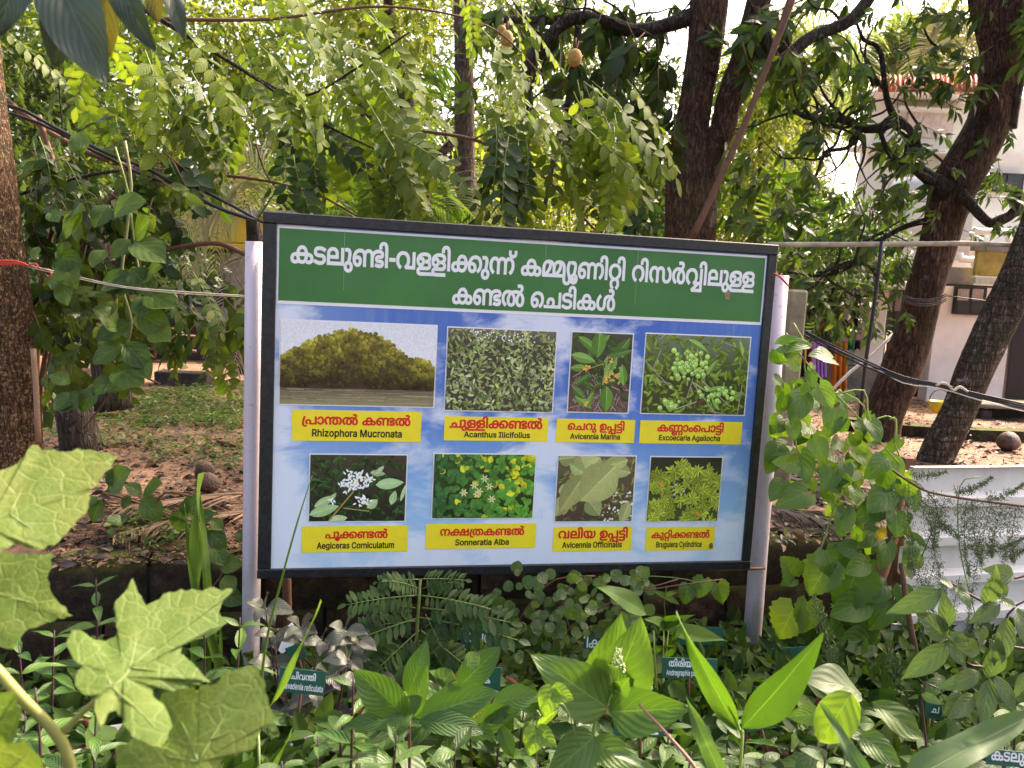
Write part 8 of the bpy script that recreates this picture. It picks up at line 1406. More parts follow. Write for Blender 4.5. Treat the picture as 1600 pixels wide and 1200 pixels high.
# --- leaves hanging in at the top left, close to the camera
t = empty('overhanging_branch', P(130, -160, 1.15), 'branch tip with very large dark leaves hanging in at the top left corner', 'branch')
b = MB(); b.tube([P(-200, -220, 1.2), P(0, -120, 1.15), P(130, -80, 1.12), P(300, -60, 1.15)], [.012, .009, .007, .004], 8, sub=3); b.build('twig', BARK_DARK, t)
nf = (0.1, -1, .25)
leaf_px(LV['big'], t, (75, -75), (160, 127), 1.02, -.03, nh=nf, ws=.98); leaf_px(LV['big'], t, (120, -60), (82, 104), 1.10, .0, nh=(.4, -1, .1), ws=1.0); leaf_px(LV['big'], t, (170, -60), (232, 75), 1.05, -.02, nh=(-.3, -1, .3), ws=.75)
leaf_px(LV['big'], t, (255, -50), (288, 58), 1.08, -.02, nh=(.5, -1, .3), ws=.6); leaf_px(LV['olive'], t, (165, -80), (166, 90), 1.12, .01, nh=nf, ws=.85); leaf_px(LV['olive'], t, (245, -70), (243, 36), 1.1, 0, nh=(-.2, -1, 0), ws=1.0)
leaf_px(LV['big'], t, (40, -90), (-6, 50), 1.05, -.02, nh=(.3, -1, .1), ws=1.1); leaf_px(LV['big'], t, (150, -80), (128, 60), 1.14, .0, nh=(.1, -1, -.3), ws=1.0)
leaf_px(LV['big'], t, (128, 205), (176, 176), 1.6, 0, nh=(0, -.4, 1), ws=.8)

# --- lobed leaves close to the camera at lower left
M_LOBE = leafmat('lobed_leaf', (.13, .22, .035), (.145, .235, .038), (.155, .23, .042), trans=.42, rough=.6, spec=.3, blotch=.6, nsc=26, net=.32)
M_LV = leafmat('lobed_vein', (.24, .33, .09), (.26, .34, .10), trans=.3, rough=.5)
lp = empty('lobed_plant', P(60, 1300, .85) * [1, 1, 0], 'plant with huge blurred maple-like lobed leaves at the lower left corner', 'plant')
def lobed(outline, ctr, veins, D, tilt=0.0, slope=0.0, cup=.002, label=None):
    n0 = len(outline); pts = []
    for i in range(n0):       # soften the outline with intermediate points
        a, c = np.array(outline[i], float), np.array(outline[(i + 1) % n0], float)
        pts.append(a); d = c - a; l = np.linalg.norm(d)
        for k in range(1, max(1, int(l // 8))): q = k / max(1, int(l // 8)); pts.append(a + d * q + np.array([-d[1], d[0]]) / l * (2.4 * math.sin(q * 12.6 + i) + U(-1.3, 1.3)))
    pts = np.array(pts); c = np.array(ctr, float); n_ = len(pts); rings = (.12, .3, .5, .7, .86, 1.0)
    b = MB(); V = []; uv = []
    def W3(p, q):
        dx, dy = (p - c) / 100.0; DD = D + tilt * dx + slope * dy + cup * (q ** 2) * (1 + .5 * math.sin(5 * math.atan2(dy, dx))) + .0009 * math.sin(dx * 9 + dy * 5)
        return P(p[0], p[1], DD)
    V.append(W3(c, 0)); 
    for q in rings:
        for p_ in pts: V.append(W3(c + (p_ - c) * q, q))
    Fs = [(0, 1 + j, 1 + (j + 1) % n_) for j in range(n_)]
    for k in range(len(rings) - 1): Fs += [(1 + k * n_ + j, 1 + (k + 1) * n_ + j, 1 + (k + 1) * n_ + (j + 1) % n_, 1 + k * n_ + (j + 1) % n_) for j in range(n_)]
    b.add(V, Fs, 0, None, U(0, 1)); lf = b.build('lobed_leaf', M_LOBE, lp)
    if label: lf['label'] = label
    vb = MB()
    for vn in veins:
        pp = []
        for p_ in vn:
            p_ = np.array(p_, float); th = math.atan2(*(p_ - c)[::-1]); 
            R_ = min((np.linalg.norm(o_ - c) / max(.2, math.cos(min(1.3, abs((math.atan2(*(o_ - c)[::-1]) - th + math.pi) % (2 * math.pi) - math.pi))))) for o_ in pts if abs((math.atan2(*(o_ - c)[::-1]) - th + math.pi) % (2 * math.pi) - math.pi) < .35) if np.linalg.norm(p_ - c) > 1 else 1
            q = min(1, np.linalg.norm(p_ - c) / R_); pp.append(W3(p_, q) - np.array([0, .0005, 0]))
        vb.tube(pp, np.linspace(.0010, .0003, len(pp)), 5, sub=4)
    vb.build('vein', M_LV, lf)
lobed([(-40, 905), (0, 866), (22, 850), (60, 860), (85, 852), (110, 825), (138, 795), (140, 770), (160, 745), (187, 712), (150, 706), (122, 700), (100, 706), (75, 703), (50, 695), (40, 712), (20, 728), (0, 735), (-60, 740), (-130, 800)], (-20, 822),
      [[(-20, 822), (15, 800), (100, 757), (175, 717)], [(15, 801), (32, 770), (45, 738)], [(15, 803), (40, 820), (62, 832)]], .80, .03, -.05)
lobed([(-40, 890), (10, 864), (45, 866), (85, 866), (76, 895), (78, 920), (95, 945), (114, 962), (75, 972), (45, 982), (30, 1000), (20, 1015), (0, 1010), (-60, 1000)], (-30, 920), [[(-30, 920), (0, 928), (60, 945), (105, 960)]], .86, .02, -.04)
lobed([(207, 903), (215, 925), (228, 946), (240, 940), (265, 925), (300, 920), (364, 920), (347, 942), (342, 957), (356, 973), (330, 985), (305, 995), (285, 1010), (282, 1020), (300, 1035), (320, 1058), (330, 1066), (300, 1069), (280, 1076), (262, 1079), (240, 1074), (238, 1085), (255, 1100), (270, 1135), (258, 1160), (240, 1166), (215, 1155), (198, 1138), (182, 1110), (172, 1112), (157, 1136), (148, 1112), (150, 1092), (160, 1084), (130, 1085), (117, 1070), (118, 1058), (130, 1040), (115, 1030), (105, 1010), (112, 985), (125, 984), (140, 995), (165, 1002), (180, 995), (185, 975), (178, 950), (180, 940), (195, 925)], (192, 1056),
      [[(174, 1073), (203, 1043), (216, 960), (208, 912)], [(203, 1043), (260, 995), (310, 950), (350, 927)], [(203, 1043), (240, 1047), (290, 1052), (322, 1065)], [(174, 1073), (160, 1035), (135, 1005), (118, 990)], [(174, 1073), (215, 1108), (245, 1140), (256, 1156)], [(174, 1073), (140, 1066), (122, 1062)]], .78, .02, -.07, .003)
lobed([(250, 1096), (253, 1083), (285, 1073), (302, 1073), (311, 1090), (313, 1070), (340, 1067), (350, 1052), (370, 1045), (400, 1040), (415, 1070), (420, 1100), (432, 1122), (408, 1140), (396, 1170), (360, 1180), (345, 1190), (330, 1240), (200, 1250), (182, 1190), (180, 1168), (215, 1152), (240, 1165), (262, 1160)], (310, 1190),
      [[(310, 1190), (345, 1130), (375, 1085), (395, 1052)], [(330, 1156), (370, 1140), (420, 1124)], [(310, 1190), (290, 1140), (262, 1095)], [(310, 1190), (250, 1180), (192, 1178)]], .74, -.02, -.06, .003, 'yellowish mottled lobed leaf')
lobed([(-40, 1165), (0, 1163), (20, 1161), (38, 1156), (52, 1172), (66, 1188), (78, 1230), (-40, 1240)], (5, 1210), [[(5, 1210), (40, 1180)]], .70)
lobed([(-30, 1110), (0, 1082), (20, 1078), (27, 1092), (34, 1118), (24, 1148), (16, 1164), (0, 1168), (-30, 1160)], (0, 1125), [[(0, 1125), (22, 1090)]], .76)
M_LST = simple('lobed_stem', (.22, .22, .05), .5, .4, var=.2)
b = MB(); b.tube([P(-40, 1010, .80), P(0, 1052, .80), P(35, 1092, .79), P(90, 1150, .78), P(112, 1210, .77), P(118, 1330, .80)], [.0055] * 6, 10, sub=4); b.build('stem', M_LST, lp)
b = MB(); b.tube([P(92, 1150, .785), P(130, 1112, .79), P(158, 1088, .79), P(174, 1073, .785)], [.0038, .003, .0026, .0022], 8, sub=4); b.build('petiole', M_LST, lp)

# --- hanging vine with glossy leaves at the left
D = 3.25
t = empty('hanging_vine', P(190, 640, D) * [1, 1, 0] + [0, 0, YZ], 'glossy-leaved vine hanging from the twine left of the board', 'vine')
stem(t, pxl([(195, 220), (205, 290), (198, 360), (190, 440), (205, 500), (198, 540), (190, 580), (150, 600), (120, 620)], D), .006, simple('vine_stem', (.16, .16, .06), .6), name='stem')
stem(t, pxl([(180, 230), (200, 300), (210, 380), (222, 450)], D + .05), .004, STEM_G); stem(t, pxl([(250, 600), (200, 585), (155, 640), (130, 670)], D), .004, STEM_B)
D0 = D - .1
leaves(t, 'vine', [(195, 540, 137, 560), (195, 535, 232, 575), (185, 515, 158, 480), (205, 505, 148, 528), (215, 490, 260, 512), (228, 462, 218, 495), (232, 458, 268, 478), (222, 440, 250, 415), (208, 430, 176, 460), (160, 440, 196, 437), (200, 445, 158, 452), (205, 375, 172, 398), (208, 378, 252, 396), (212, 372, 232, 340), (165, 390, 140, 410), (206, 420, 230, 445), (180, 590, 140, 612), (180, 575, 215, 592), (150, 605, 122, 640), (120, 615, 84, 640), (110, 600, 80, 580), (100, 620, 118, 636), (130, 330, 92, 366), (178, 335, 200, 300), (105, 345, 128, 325), (80, 330, 90, 345), (60, 385, 52, 405), (100, 400, 85, 375), (95, 405, 110, 440), (98, 430, 78, 445), (180, 470, 165, 495), (240, 515, 262, 530), (90, 395, 118, 415), (100, 440, 98, 472), (215, 560, 232, 590), (170, 320, 145, 345), (125, 205, 125, 235), (135, 215, 108, 232), (200, 590, 165, 605)], D0, 1.05, .1)
# --- creeper on the retaining wall, left
t = plant(270, 880, 2.85, 'creeper with broad glossy leaves trailing over the retaining wall left of the sign', 'vine', z=YZ, name='wall_creeper')
D = 2.85
for pp in ([(160, 770), (200, 780), (240, 795), (290, 812), (340, 822)], [(240, 795), (258, 770), (300, 775)], [(300, 812), (330, 850), (350, 890), (320, 930)]): stem(t, pxl(pp, D), .004, STEM_B)
leaves(t, 'vine', [(222, 778, 246, 808), (222, 772, 202, 756), (225, 770, 250, 755), (205, 775, 190, 795), (290, 780, 285, 805), (285, 795, 270, 833), (290, 800, 300, 775), (170, 765, 200, 735), (165, 755, 190, 738), (160, 780, 138, 815), (150, 775, 135, 790), (195, 815, 165, 812), (200, 810, 180, 818), (175, 825, 172, 836), (310, 815, 330, 800), (325, 830, 348, 850), (330, 850, 350, 880), (340, 885, 370, 878), (350, 900, 365, 925), (310, 860, 325, 890), (320, 820, 310, 845), (330, 810, 347, 828), (370, 830, 385, 845), (345, 925, 375, 940), (330, 905, 318, 920)], D, 1.1, .05)

# --- andrographis-like herbs at far left and lower left
def herb(x, y, D, h, pairs, size, key, lab, z=0.0, mat=STEM_P, lean=(0, 0), ws=1.0, group='herbs in the planting bed', spread=.95, r=.004, up=.25):
    """upright herb whose top is seen at picture point x, y"""
    top = P(x, y, D); b0 = np.array([top[0] - lean[0], top[1] - lean[1], max(z, top[2] - h)]); t = empty('herb', b0, lab, 'plant', group)
    mid = (b0 + top) / 2 + [lean[0] * .25 + U(-.01, .01), 0, 0]; p_, r_ = spline(np.array([b0, mid, top]), np.array([r, r * .8, r * .4]), 6); b = MB(); b.tube(p_, r_, 6); b.build('stem', mat, t)
    L_ = len(p_) - 1; a0 = U(0, 3)
    for k in range(pairs):
        q = .25 + .75 * (k + .6) / pairs; i = min(L_ - 1, int(q * L_)); base = p_[i] + (p_[i + 1] - p_[i]) * (q * L_ - i); a = a0 + k * 1.57 + U(-.3, .3); s = size * (1.0 - .62 * max(0, q - .45) / .55) * U(.8, 1.15)
        for sg in (0, math.pi):
            d = Vector((math.cos(a + sg) * spread, math.sin(a + sg) * spread, up + .9 * max(0, q - .6) * 1.6 - U(0, .35))); put_leaf(LV[key], t, base, base + np.array(d.normalized()) * s, nh=(U(-.2, .2), U(-.35, .0), 1), ws=ws)
    return t
random.seed(5)
HL = [(150, 905, 2.2, .45, 6, .15, 'lance', 'lance-leaved herb in front of the mossy wall, at left'), (30, 1010, 1.9, .4, 6, .15, 'lance', 'lance-leaved herb with brown stem at the left edge'), (85, 985, 2.0, .4, 6, .15, 'lance', 'lance-leaved herb behind the upper lobed leaf'),
      (55, 1075, 1.6, .35, 6, .13, 'lance', 'glossy herb between the lobed leaves at far left'), (210, 1030, 2.1, .4, 5, .14, 'lance', 'herb mostly hidden behind the middle lobed leaf'), (320, 985, 2.1, .45, 6, .15, 'lance', 'slender herb beside the bright grass blades at left'), (375, 965, 2.0, .4, 5, .15, 'lance', 'lance-leaved herb in front of the left sign post'),
      (150, 1110, 1.5, .3, 6, .12, 'lance', 'herb under the middle lobed leaf'), (245, 1120, 1.8, .3, 6, .12, 'dark', 'dark herb between the middle and right lobed leaves'),
      (552, 1055, 1.55, .4, 5, .11, 'lance', 'young light green herb with upright tips beside the purple-grey plant'), (497, 1150, 1.45, .35, 5, .13, 'lance', 'narrow-leaved herb below the purple-grey plant'), (620, 1150, 1.4, .3, 6, .13, 'lance', 'narrow-leaved herb at the bottom left of centre'), (440, 1190, 1.4, .3, 6, .12, 'dark', 'dark herb at the bottom edge left of centre'),
      (710, 1160, 1.5, .35, 6, .13, 'dark', 'dark green herb at the bottom centre left'), (560, 1195, 1.3, .3, 5, .12, 'dark', 'dark herb touching the bottom edge below the purple-grey plant'), (780, 1140, 1.7, .35, 6, .13, 'dark', 'dark herb at the bottom centre'), (840, 1195, 1.35, .3, 6, .12, 'long', 'broad herb at the bottom edge under the lime heart leaves'),
      (885, 1150, 1.7, .3, 6, .12, 'dark', 'dark herb behind the lime heart leaves'), (1080, 1175, 1.5, .3, 6, .12, 'dark', 'dark herb under the plate at bottom right of centre'), (1190, 1185, 1.6, .3, 6, .11, 'dark', 'dark herb at the bottom beneath the ginger'), (1290, 1180, 1.55, .3, 6, .12, 'dark', 'dark herb at the bottom right behind the round leaf'),
      (1345, 1105, 1.9, .35, 6, .13, 'dark', 'dark herb in front of the vine-wrapped stem'), (1390, 1190, 1.5, .3, 6, .13, 'long', 'broad-leaved herb at the bottom right'), (1470, 1180, 1.6, .3, 6, .13, 'dark', 'dark herb above the broad grass blade at right'), (1570, 1165, 1.7, .35, 6, .13, 'dark', 'dark herb by the right frame edge'),
      (1420, 1085, 2.3, .35, 6, .13, 'long', 'broad-leaved herb before the sheet fence'), (1520, 1110, 2.1, .35, 6, .13, 'dark', 'dark herb before the sheet fence at far right'), (660, 1080, 1.9, .35, 6, .13, 'long', 'herb behind the long arching veined leaves'), (860, 1065, 2.1, .35, 6, .13, 'dark', 'dark herb under the round-leaved creeper'),
      (1010, 1075, 2.0, .35, 5, .12, 'dark', 'dark herb behind the serrated leaves'), (1225, 1100, 2.1, .35, 6, .12, 'dark', 'dark herb behind the ginger leaf'), (735, 1090, 2.0, .3, 6, .12, 'dark', 'dark herb among the pots at centre'), (395, 1130, 1.9, .35, 6, .12, 'dark', 'dark herb behind the mottled lobed leaf'), (1140, 1110, 1.9, .3, 5, .11, 'dark', 'dark herb left of the ginger stem'),
      (955, 1180, 1.5, .3, 5, .12, 'long', 'broad herb at the bottom edge under the flowering plant'), (100, 1190, 1.4, .3, 5, .12, 'dark', 'dark herb in the bottom left corner')]
for a in HL: herb(*a)
FK = {'dark': 'dark-leaved', 'long': 'broad-leaved', 'lance': 'narrow-leaved'}
for i, (x, y, k, wh) in enumerate(((40, 1120, 'long', 'behind the lowest lobed leaf at far left'), (290, 1150, 'long', 'under the mottled lobed leaf'), (350, 1120, 'dark', 'between the grass blades at lower left'), (470, 1175, 'long', 'in front of the grey pot'), (530, 1135, 'dark', 'right of the grey pot'), (600, 1185, 'long', 'at the bottom edge left of centre'),
        (680, 1190, 'dark', 'at the bottom edge under the arching leaves'), (740, 1175, 'long', 'below the pointed-leaf seedling'), (800, 1170, 'lance', 'left of the lime heart leaves'), (905, 1190, 'dark', 'left of the serrated plant stem'), (1000, 1170, 'dark', 'beside the broken pinkish stick'), (1045, 1130, 'long', 'behind the broken pinkish stick'),
        (1110, 1150, 'dark', 'right of the narrow broad-bladed grass leaf'), (1170, 1120, 'lance', 'directly behind the ginger stem'), (1235, 1160, 'long', 'right of the ginger stem at the bottom'), (1330, 1175, 'dark', 'under the round yellow-green leaf'), (1400, 1130, 'long', 'right of the round yellow-green leaf'), (1450, 1150, 'dark', 'above the broad slanting blade'),
        (1530, 1150, 'long', 'at the lower right below the fingered shrub'), (1590, 1110, 'dark', 'at the right edge below the fingered shrub'), (1300, 1090, 'dark', 'behind the betel climber'), (1260, 1130, 'lance', 'left of the round yellow-green leaf'), (620, 1100, 'dark', 'behind the arching veined leaves'), (700, 1060, 'dark', 'below the feathery shrub'), (900, 1090, 'dark', 'in the shade of the serrated plant'), (820, 1090, 'long', 'below the round-leaved creeper'))):
    herb(x, y, U(1.55, 2.2), U(.2, .4), 6, U(.13, .16), k, FK[k] + ' herb ' + wh, group='undergrowth herbs')
# --- purple grey plant
D = 2.15; t = plant(480, 1090, D, 'purple-grey plant with strongly veined crinkled leaves beside the left sign post'); t.name = 'purple_grey_plant'
for (x, y) in ((415, 950), (470, 985), (500, 1000), (545, 1020), (485, 1075), (455, 1120), (520, 1100), (430, 1010)): rooted(t, P(x, y, D), .004, STEM_P)
nodesx = [(415, 950), (470, 980), (505, 1000), (545, 1030), (490, 1078), (450, 1100), (520, 1110), (430, 990), (560, 1065), (540, 985), (475, 1120), (425, 1035), (560, 1000), (510, 1050), (440, 1150), (590, 1060), (500, 1150)]
for (x, y) in nodesx:
    a0 = U(0, 90)
    for k in range(5):
        a = math.radians(a0 + 72 * k + U(-15, 15)); l = U(24, 36); leaf_px(LV['hemi'], t, (x + 3 * math.cos(a), y - 2 * math.sin(a)), (x + l * math.cos(a), y - l * .8 * math.sin(a) + 4), D + U(-.12, .1), -.04, ws=1.05, nh=(U(-.3, .3), -.6, .9))
# --- feathery pinnate shrub at centre
D = 2.45; t = plant(655, 1080, D, 'feathery shrub with dark leaflets in long rows below the board at centre left', 'shrub'); t.name = 'feathery_shrub'
PF = [pinnate('feather_leaf', LV['dark'][0].materials[0], 12, .058, W=.42, seed=70 + i, arch=.2, gap=.75) for i in range(3)]
rooted(t, P(657, 905, D), .007, STEM_G, .01)
for (x0, y0, x1, y1) in ((655, 965, 520, 1005), (655, 965, 800, 985), (655, 930, 545, 935), (655, 930, 760, 940), (655, 985, 580, 1050), (658, 985, 740, 1045), (655, 905, 590, 905), (655, 905, 720, 900), (650, 990, 640, 1060), (665, 960, 690, 1010), (655, 920, 620, 900), (660, 920, 700, 905), (655, 970, 560, 975), (660, 950, 790, 960), (650, 950, 600, 940), (665, 1000, 700, 1050)):
    a = P(x0, y0, D); c = P(x1, y1, D - U(.0, .15)); d = c - a; L_ = np.linalg.norm(d); me = random.choice(PF); s = L_ / (12 * .058 * .75 * .62)
    link('compound_leaf', me, t, frame(a, d, (U(-.15, .15), -.75, .75), s, min(1.6, .75 / s + .35)))
# --- small round leaved creeper
D = 2.6; t = plant(890, 1080, D, 'pale creeper with many small round leaves under the middle of the board', 'vine'); t.name = 'round_leaved_creeper'
for pp in ([(770, 1050), (800, 990), (830, 940), (870, 905), (930, 900)], [(950, 1060), (900, 1000), (880, 940), (900, 900)], [(980, 1040), (960, 980), (990, 930), (1060, 905)], [(820, 1060), (860, 1010), (920, 960), (1000, 925), (1130, 905)]): stem(t, pxl(pp, D), .0022, STEM_B)
for i in range(230):
    x, y = U(745, 1010), U(895, 1075)
    if y < 930 and x < 790: continue
    a = math.radians(U(0, 360)); l = U(11, 21); leaf_px(LV['round'], t, (x, y), (x + l * math.cos(a), y - l * math.sin(a)), D + U(-.15, .12), U(-.02, .02), ws=1.0, nh=(U(-.5, .5), -.8, U(.0, 1)))
# --- small climber with ivy leaves hanging from the rod
D = 2.95; t = plant(1080, 1000, D, 'thin climber hanging from the rod under the right part of the board', 'vine', z=.1); t.name = 'thin_climber'
stem(t, pxl([(930, 905), (1000, 900), (1070, 905), (1110, 920), (1130, 945)], D), .002); stem(t, pxl([(1040, 965), (1038, 940), (1042, 915)], D), .0015)
leaves(t, 'maple', [(1075, 915, 1070, 945), (1100, 905, 1090, 935), (1122, 912, 1132, 945), (985, 900, 1010, 915), (1000, 905, 985, 925)], D, 1.0, .03); leaves(t, 'lime', [(1040, 932, 1022, 923), (1040, 932, 1062, 944), (1040, 930, 1056, 925), (1150, 1020, 1135, 1025), (1150, 1022, 1158, 1012)], D, .5, .02)
# --- broad serrated plant with flower spike
D = 1.5; t = plant(925, 1250, D, 'broad serrated-leaved plant with a small pale flower spike at bottom centre right'); t.name = 'serrated_plant'
stem(t, [np.array(t.location), P(922, 1175, D), P(945, 1112, D), P(962, 1072, D)], [.005, .0025], simple('light_stem', (.18, .27, .06), .5))
S_ = LV['sage']
for (a, c, w_, D_, nh) in (((950, 1106), (848, 1036), 1.0, D, (-.1, -1, .5)), ((953, 1112), (1078, 1108), 1.0, D - .02, (.05, -1, .35)), ((950, 1085), (1008, 982), 1.25, D + .04, (.2, -1, .1)), ((945, 1100), (965, 975), .9, D + .07, (-.3, -1, .1)), ((930, 1150), (855, 1215), 1.1, D - .03, (0, -1, .6)), ((925, 1160), (1010, 1200), .9, D, (0, -.9, .7)), ((965, 1076), (955, 1040), .8, D - .02, (.4, -1, .3)), ((966, 1078), (982, 1062), .9, D - .03, (-.2, -1, .3))):
    leaf_px(S_, t, a, c, D_, -.05, ws=w_, nh=nh)
M_FL = simple('pale_bud', (.42, .50, .26), .6, var=.3, scale=80); fl = MB()
for i in range(46):
    q = i / 46; c = P(966 + 9 * math.sin(i * 2.4) * (1.3 - q), 1050 - 38 * q + 3 * math.cos(i), D - .02 + .006 * math.cos(i * 2.4)); r = .0016 + .0012 * (1 - q)
    fl.add([c + np.array(v) * r for v in ((0, 0, 1.3), (1, 0, 0), (0, 1, 0), (-1, 0, 0), (0, -1, 0), (0, 0, -1.3))], [(0, 1, 2), (0, 2, 3), (0, 3, 4), (0, 4, 1), (5, 2, 1), (5, 3, 2), (5, 4, 3), (5, 1, 4)])
fl.tube([P(963, 1072, D - .02), P(968, 1030, D - .02), P(972, 1012, D - .02)], [.0015, .0008, .0005], 5); fl.build('flower_spike', M_FL, t)
# --- lime heart leaves
t = plant(860, 1240, 1.4, 'climber tip with three bright lime heart-shaped leaves at bottom centre'); t.name = 'lime_climber'
stem(t, [np.array(t.location), P(838, 1160, 1.4), P(846, 1120, 1.38), P(862, 1075, 1.37)], [.002, .001]); stem(t, pxl([(846, 1120), (880, 1100), (905, 1165)], 1.42), .001)
leaf_px(LV['lime'], t, (862, 1078), (848, 1122), 1.37, -.02, ws=1.05, nh=(-.3, -1, .3)); leaf_px(LV['lime'], t, (866, 1080), (894, 1092), 1.37, -.02, ws=1.2, nh=(.3, -1, .4)); leaf_px(LV['lime'], t, (838, 1140), (826, 1182), 1.36, -.02, ws=1.1, nh=(-.2, -1, .3)); leaf_px(LV['lime'], t, (840, 1142), (868, 1165), 1.36, -.02, ws=1.1, nh=(.2, -1, .4)); leaf_px(LV['lime'], t, (846, 1130), (868, 1112), 1.38, -.02, ws=.4)
# --- long veined leaves
D = 1.6; t = plant(640, 1240, D, 'seedling with long arching strongly veined leaves at bottom left of centre'); t.name = 'long_leaved_seedling'
rooted(t, P(640, 1128, D), .005, STEM_B, .01)
LL = LV['long']
for (a, c, w_, nh) in (((636, 1120), (557, 1052), 1.15, (-.2, -1, .6)), ((650, 1122), (772, 1080), 1.0, (.1, -.9, .8)), ((640, 1122), (549, 1122), .8, (0, -.9, .8)), ((645, 1125), (600, 1170), .9, (0, -.8, .8)), ((655, 1130), (735, 1120), 1.0, (.1, -.7, .9)), ((640, 1122), (660, 1062), .75, (0, -1, .2))): leaf_px(LL, t, a, c, D + U(-.05, .05), -.06, ws=w_, nh=nh)
leaf_px(LV['lance'], t, (641, 1122), (660, 1060), D - .03, 0, ws=.9, nh=(0, -1, .1)); leaf_px(LV['lance'], t, (620, 1150), (642, 1120), D - .08, 0, ws=1.2, nh=(0, -1, .3))
D = 1.7; t = plant(760, 1240, D, 'seedling with upright pointed veined leaves right of the long arching leaves'); t.name = 'pointed_leaf_seedling'; rooted(t, P(735, 1110, D), .004, STEM_B, .01)
for (a, c, w_, nh) in (((716, 1075), (761, 1028), 1.3, (-.2, -1, .3)), ((640, 1088), (655, 1030), 1.1, (0, -1, .3)), ((730, 1150), (790, 1105), 1.2, (0, -.9, .8)), ((770, 1100), (830, 1080), 1.4, (.1, -.8, .9)), ((725, 1130), (700, 1180), 1.1, (0, -.9, .6)), ((735, 1110), (690, 1122), 1.2, (0, -.8, .8)), ((780, 1130), (800, 1180), 1.2, (0, -1, .5)), ((760, 1125), (800, 1105), 1.1, (.1, -.8, .9)), ((690, 1160), (720, 1185), 1.2, (0, -.9, .7)), ((815, 1110), (900, 1075), 1.0, (0, -.7, .9)), ((850, 1140), (915, 1145), 1.1, (0, -.7, .9))): leaf_px(LL, t, a, c, D + U(-.05, .05), -.05, ws=w_, nh=nh)
leaf_px(LV['lime'], t, (735, 1125), (758, 1108), D - .1, 0, ws=1.0, nh=(0, -.6, 1)); leaf_px(LV['round'], t, (728, 1040), (749, 1022), D - .05, 0, ws=1.0); leaf_px(LV['round'], t, (688, 1072), (705, 1048), D + .1, 0, ws=1.4)
# --- ginger
D = 1.35; t = plant(1158, 1300, D, 'bright green ginger shoot with one broad and one long twisted leaf at bottom right'); t.name = 'ginger_plant'
stem(t, [np.array(t.location), P(1157, 1200, D), P(1155, 1140, D), P(1140, 1100, D)], [.0035, .002], simple('ginger_stem', (.22, .36, .05), .45)); leaf_px(LV['ginger'], t, (1158, 1139), (1291, 998), D, -.05, ws=.95, nh=(.25, -1, .2))
t2_ = leaf_mesh('twisted_leaf', LV['ginger'][0].materials[0], kind='lance', W=.26, nl=26, nw=6, bend=.1, fold=.5, twist=1.4); leaf_px(t2_, t, (1152, 1140), (1054, 964), D, .02, ws=.9, nh=(-.2, -1, .1))
t = plant(1045, 1070, 2.3, 'clump of yellow-stalked ginger leaves left of the right post'); t.name = 'ginger_clump'
for (x0, y0, x1, y1, w_) in ((1010, 960, 940, 908, .9), (1045, 980, 1062, 958, 1.4), (1040, 985, 1135, 998, .9), (1035, 1030, 1060, 990, .8), (1030, 985, 1078, 957, .6), (1045, 980, 1008, 965, .8), (1025, 1020, 1050, 1000, 1.2)): leaf_px(LV['ginger'], t, (x0, y0), (x1, y1), 2.4, -.08, ws=w_, nh=(U(-.3, .3), -.7, .8))
for x in (1018, 1026, 1034, 1042): rooted(t, P(x + U(-4, 4), 985, 2.35), .003, simple('yellow_stalk', (.30, .34, .06), .5), .01)
# --- round yellow-green leaf and others at lower right
D = 1.3; t = plant(1330, 1260, D, 'climber with one round yellow-green leaf and glossy oval leaves at bottom right'); t.name = 'betel_climber'
stem(t, [np.array(t.location), P(1320, 1190, D + .02), P(1300, 1120, D + .02), P(1282, 1098, D)], [.0025, .001]); RL = leaf_mesh('round_leaf', LV['lime'][0].materials[0], kind='round', W=.82, nl=14, nw=10, bend=.12, fold=.12, wave=.02, quilt=.01)
leaf_px(RL, t, (1330, 1082), (1284, 1162), D, -.03, ws=.95, nh=(.1, -1, .3)); leaf_px(LV['vine'], t, (1362, 1098), (1446, 1146), D + .05, -.05, ws=.85, nh=(.1, -.8, .8)); leaf_px(LV['vine'], t, (1345, 1085), (1290, 1042), D + .5, -.05, ws=1.0, nh=(0, -.5, 1)); leaf_px(LV['sage'], t, (1282, 1115), (1232, 1120), D + .3, 0, ws=1.1); leaf_px(LV['sage'], t, (1345, 1150), (1412, 1195), D + .1, -.04, ws=1.1, nh=(0, -.8, .7)); leaf_px(LV['sage'], t, (1340, 1130), (1372, 1130), D + .4, 0, ws=1.2); leaf_px(LV['dark'], t, (1400, 1140), (1440, 1150), D + .4, 0, ws=1.2)
# --- grass
t = plant(1500, 1300, 1.2, 'broad grass blades slanting in from the bottom right corner', 'grass plant'); t.name = 'broad_grass'
leaf_px(LV['broadblade'], t, (1410, 1225), (1640, 1095), 1.1, .05, ws=1.15, nh=(-.3, -.7, .8)); leaf_px(LV['broadblade'], t, (1360, 1230), (1284, 1096), 1.15, .05, ws=1.1, nh=(.3, -1, .3)); leaf_px(LV['broadblade'], t, (1135, 1230), (1073, 1098), 1.35, .0, ws=1.2, nh=(-.3, -1, .2)); leaf_px(LV['broadblade'], t, (950, 1170), (1050, 1215), 1.3, .0, ws=.9, nh=(0, -.7, .7))
t = plant(310, 1060, 2.3, 'tuft of tall bright yellow-green grass blades left of the left post', 'grass plant'); t.name = 'bright_grass'
for (x0, y0, x1, y1) in ((306, 960, 304, 742), (318, 960, 287, 790), (330, 960, 311, 768), (300, 1010, 298, 930), (340, 1050, 345, 965), (355, 1080, 330, 960), (322, 1000, 326, 920), (346, 1200, 352, 1100), (372, 1230, 378, 1140)): leaf_px(LV['blade'], t, (x0 + 4, y0 + 70), (x1, y1), 2.3, 0, ws=U(.8, 1.2), nh=(U(-.4, .4), -1, .1))
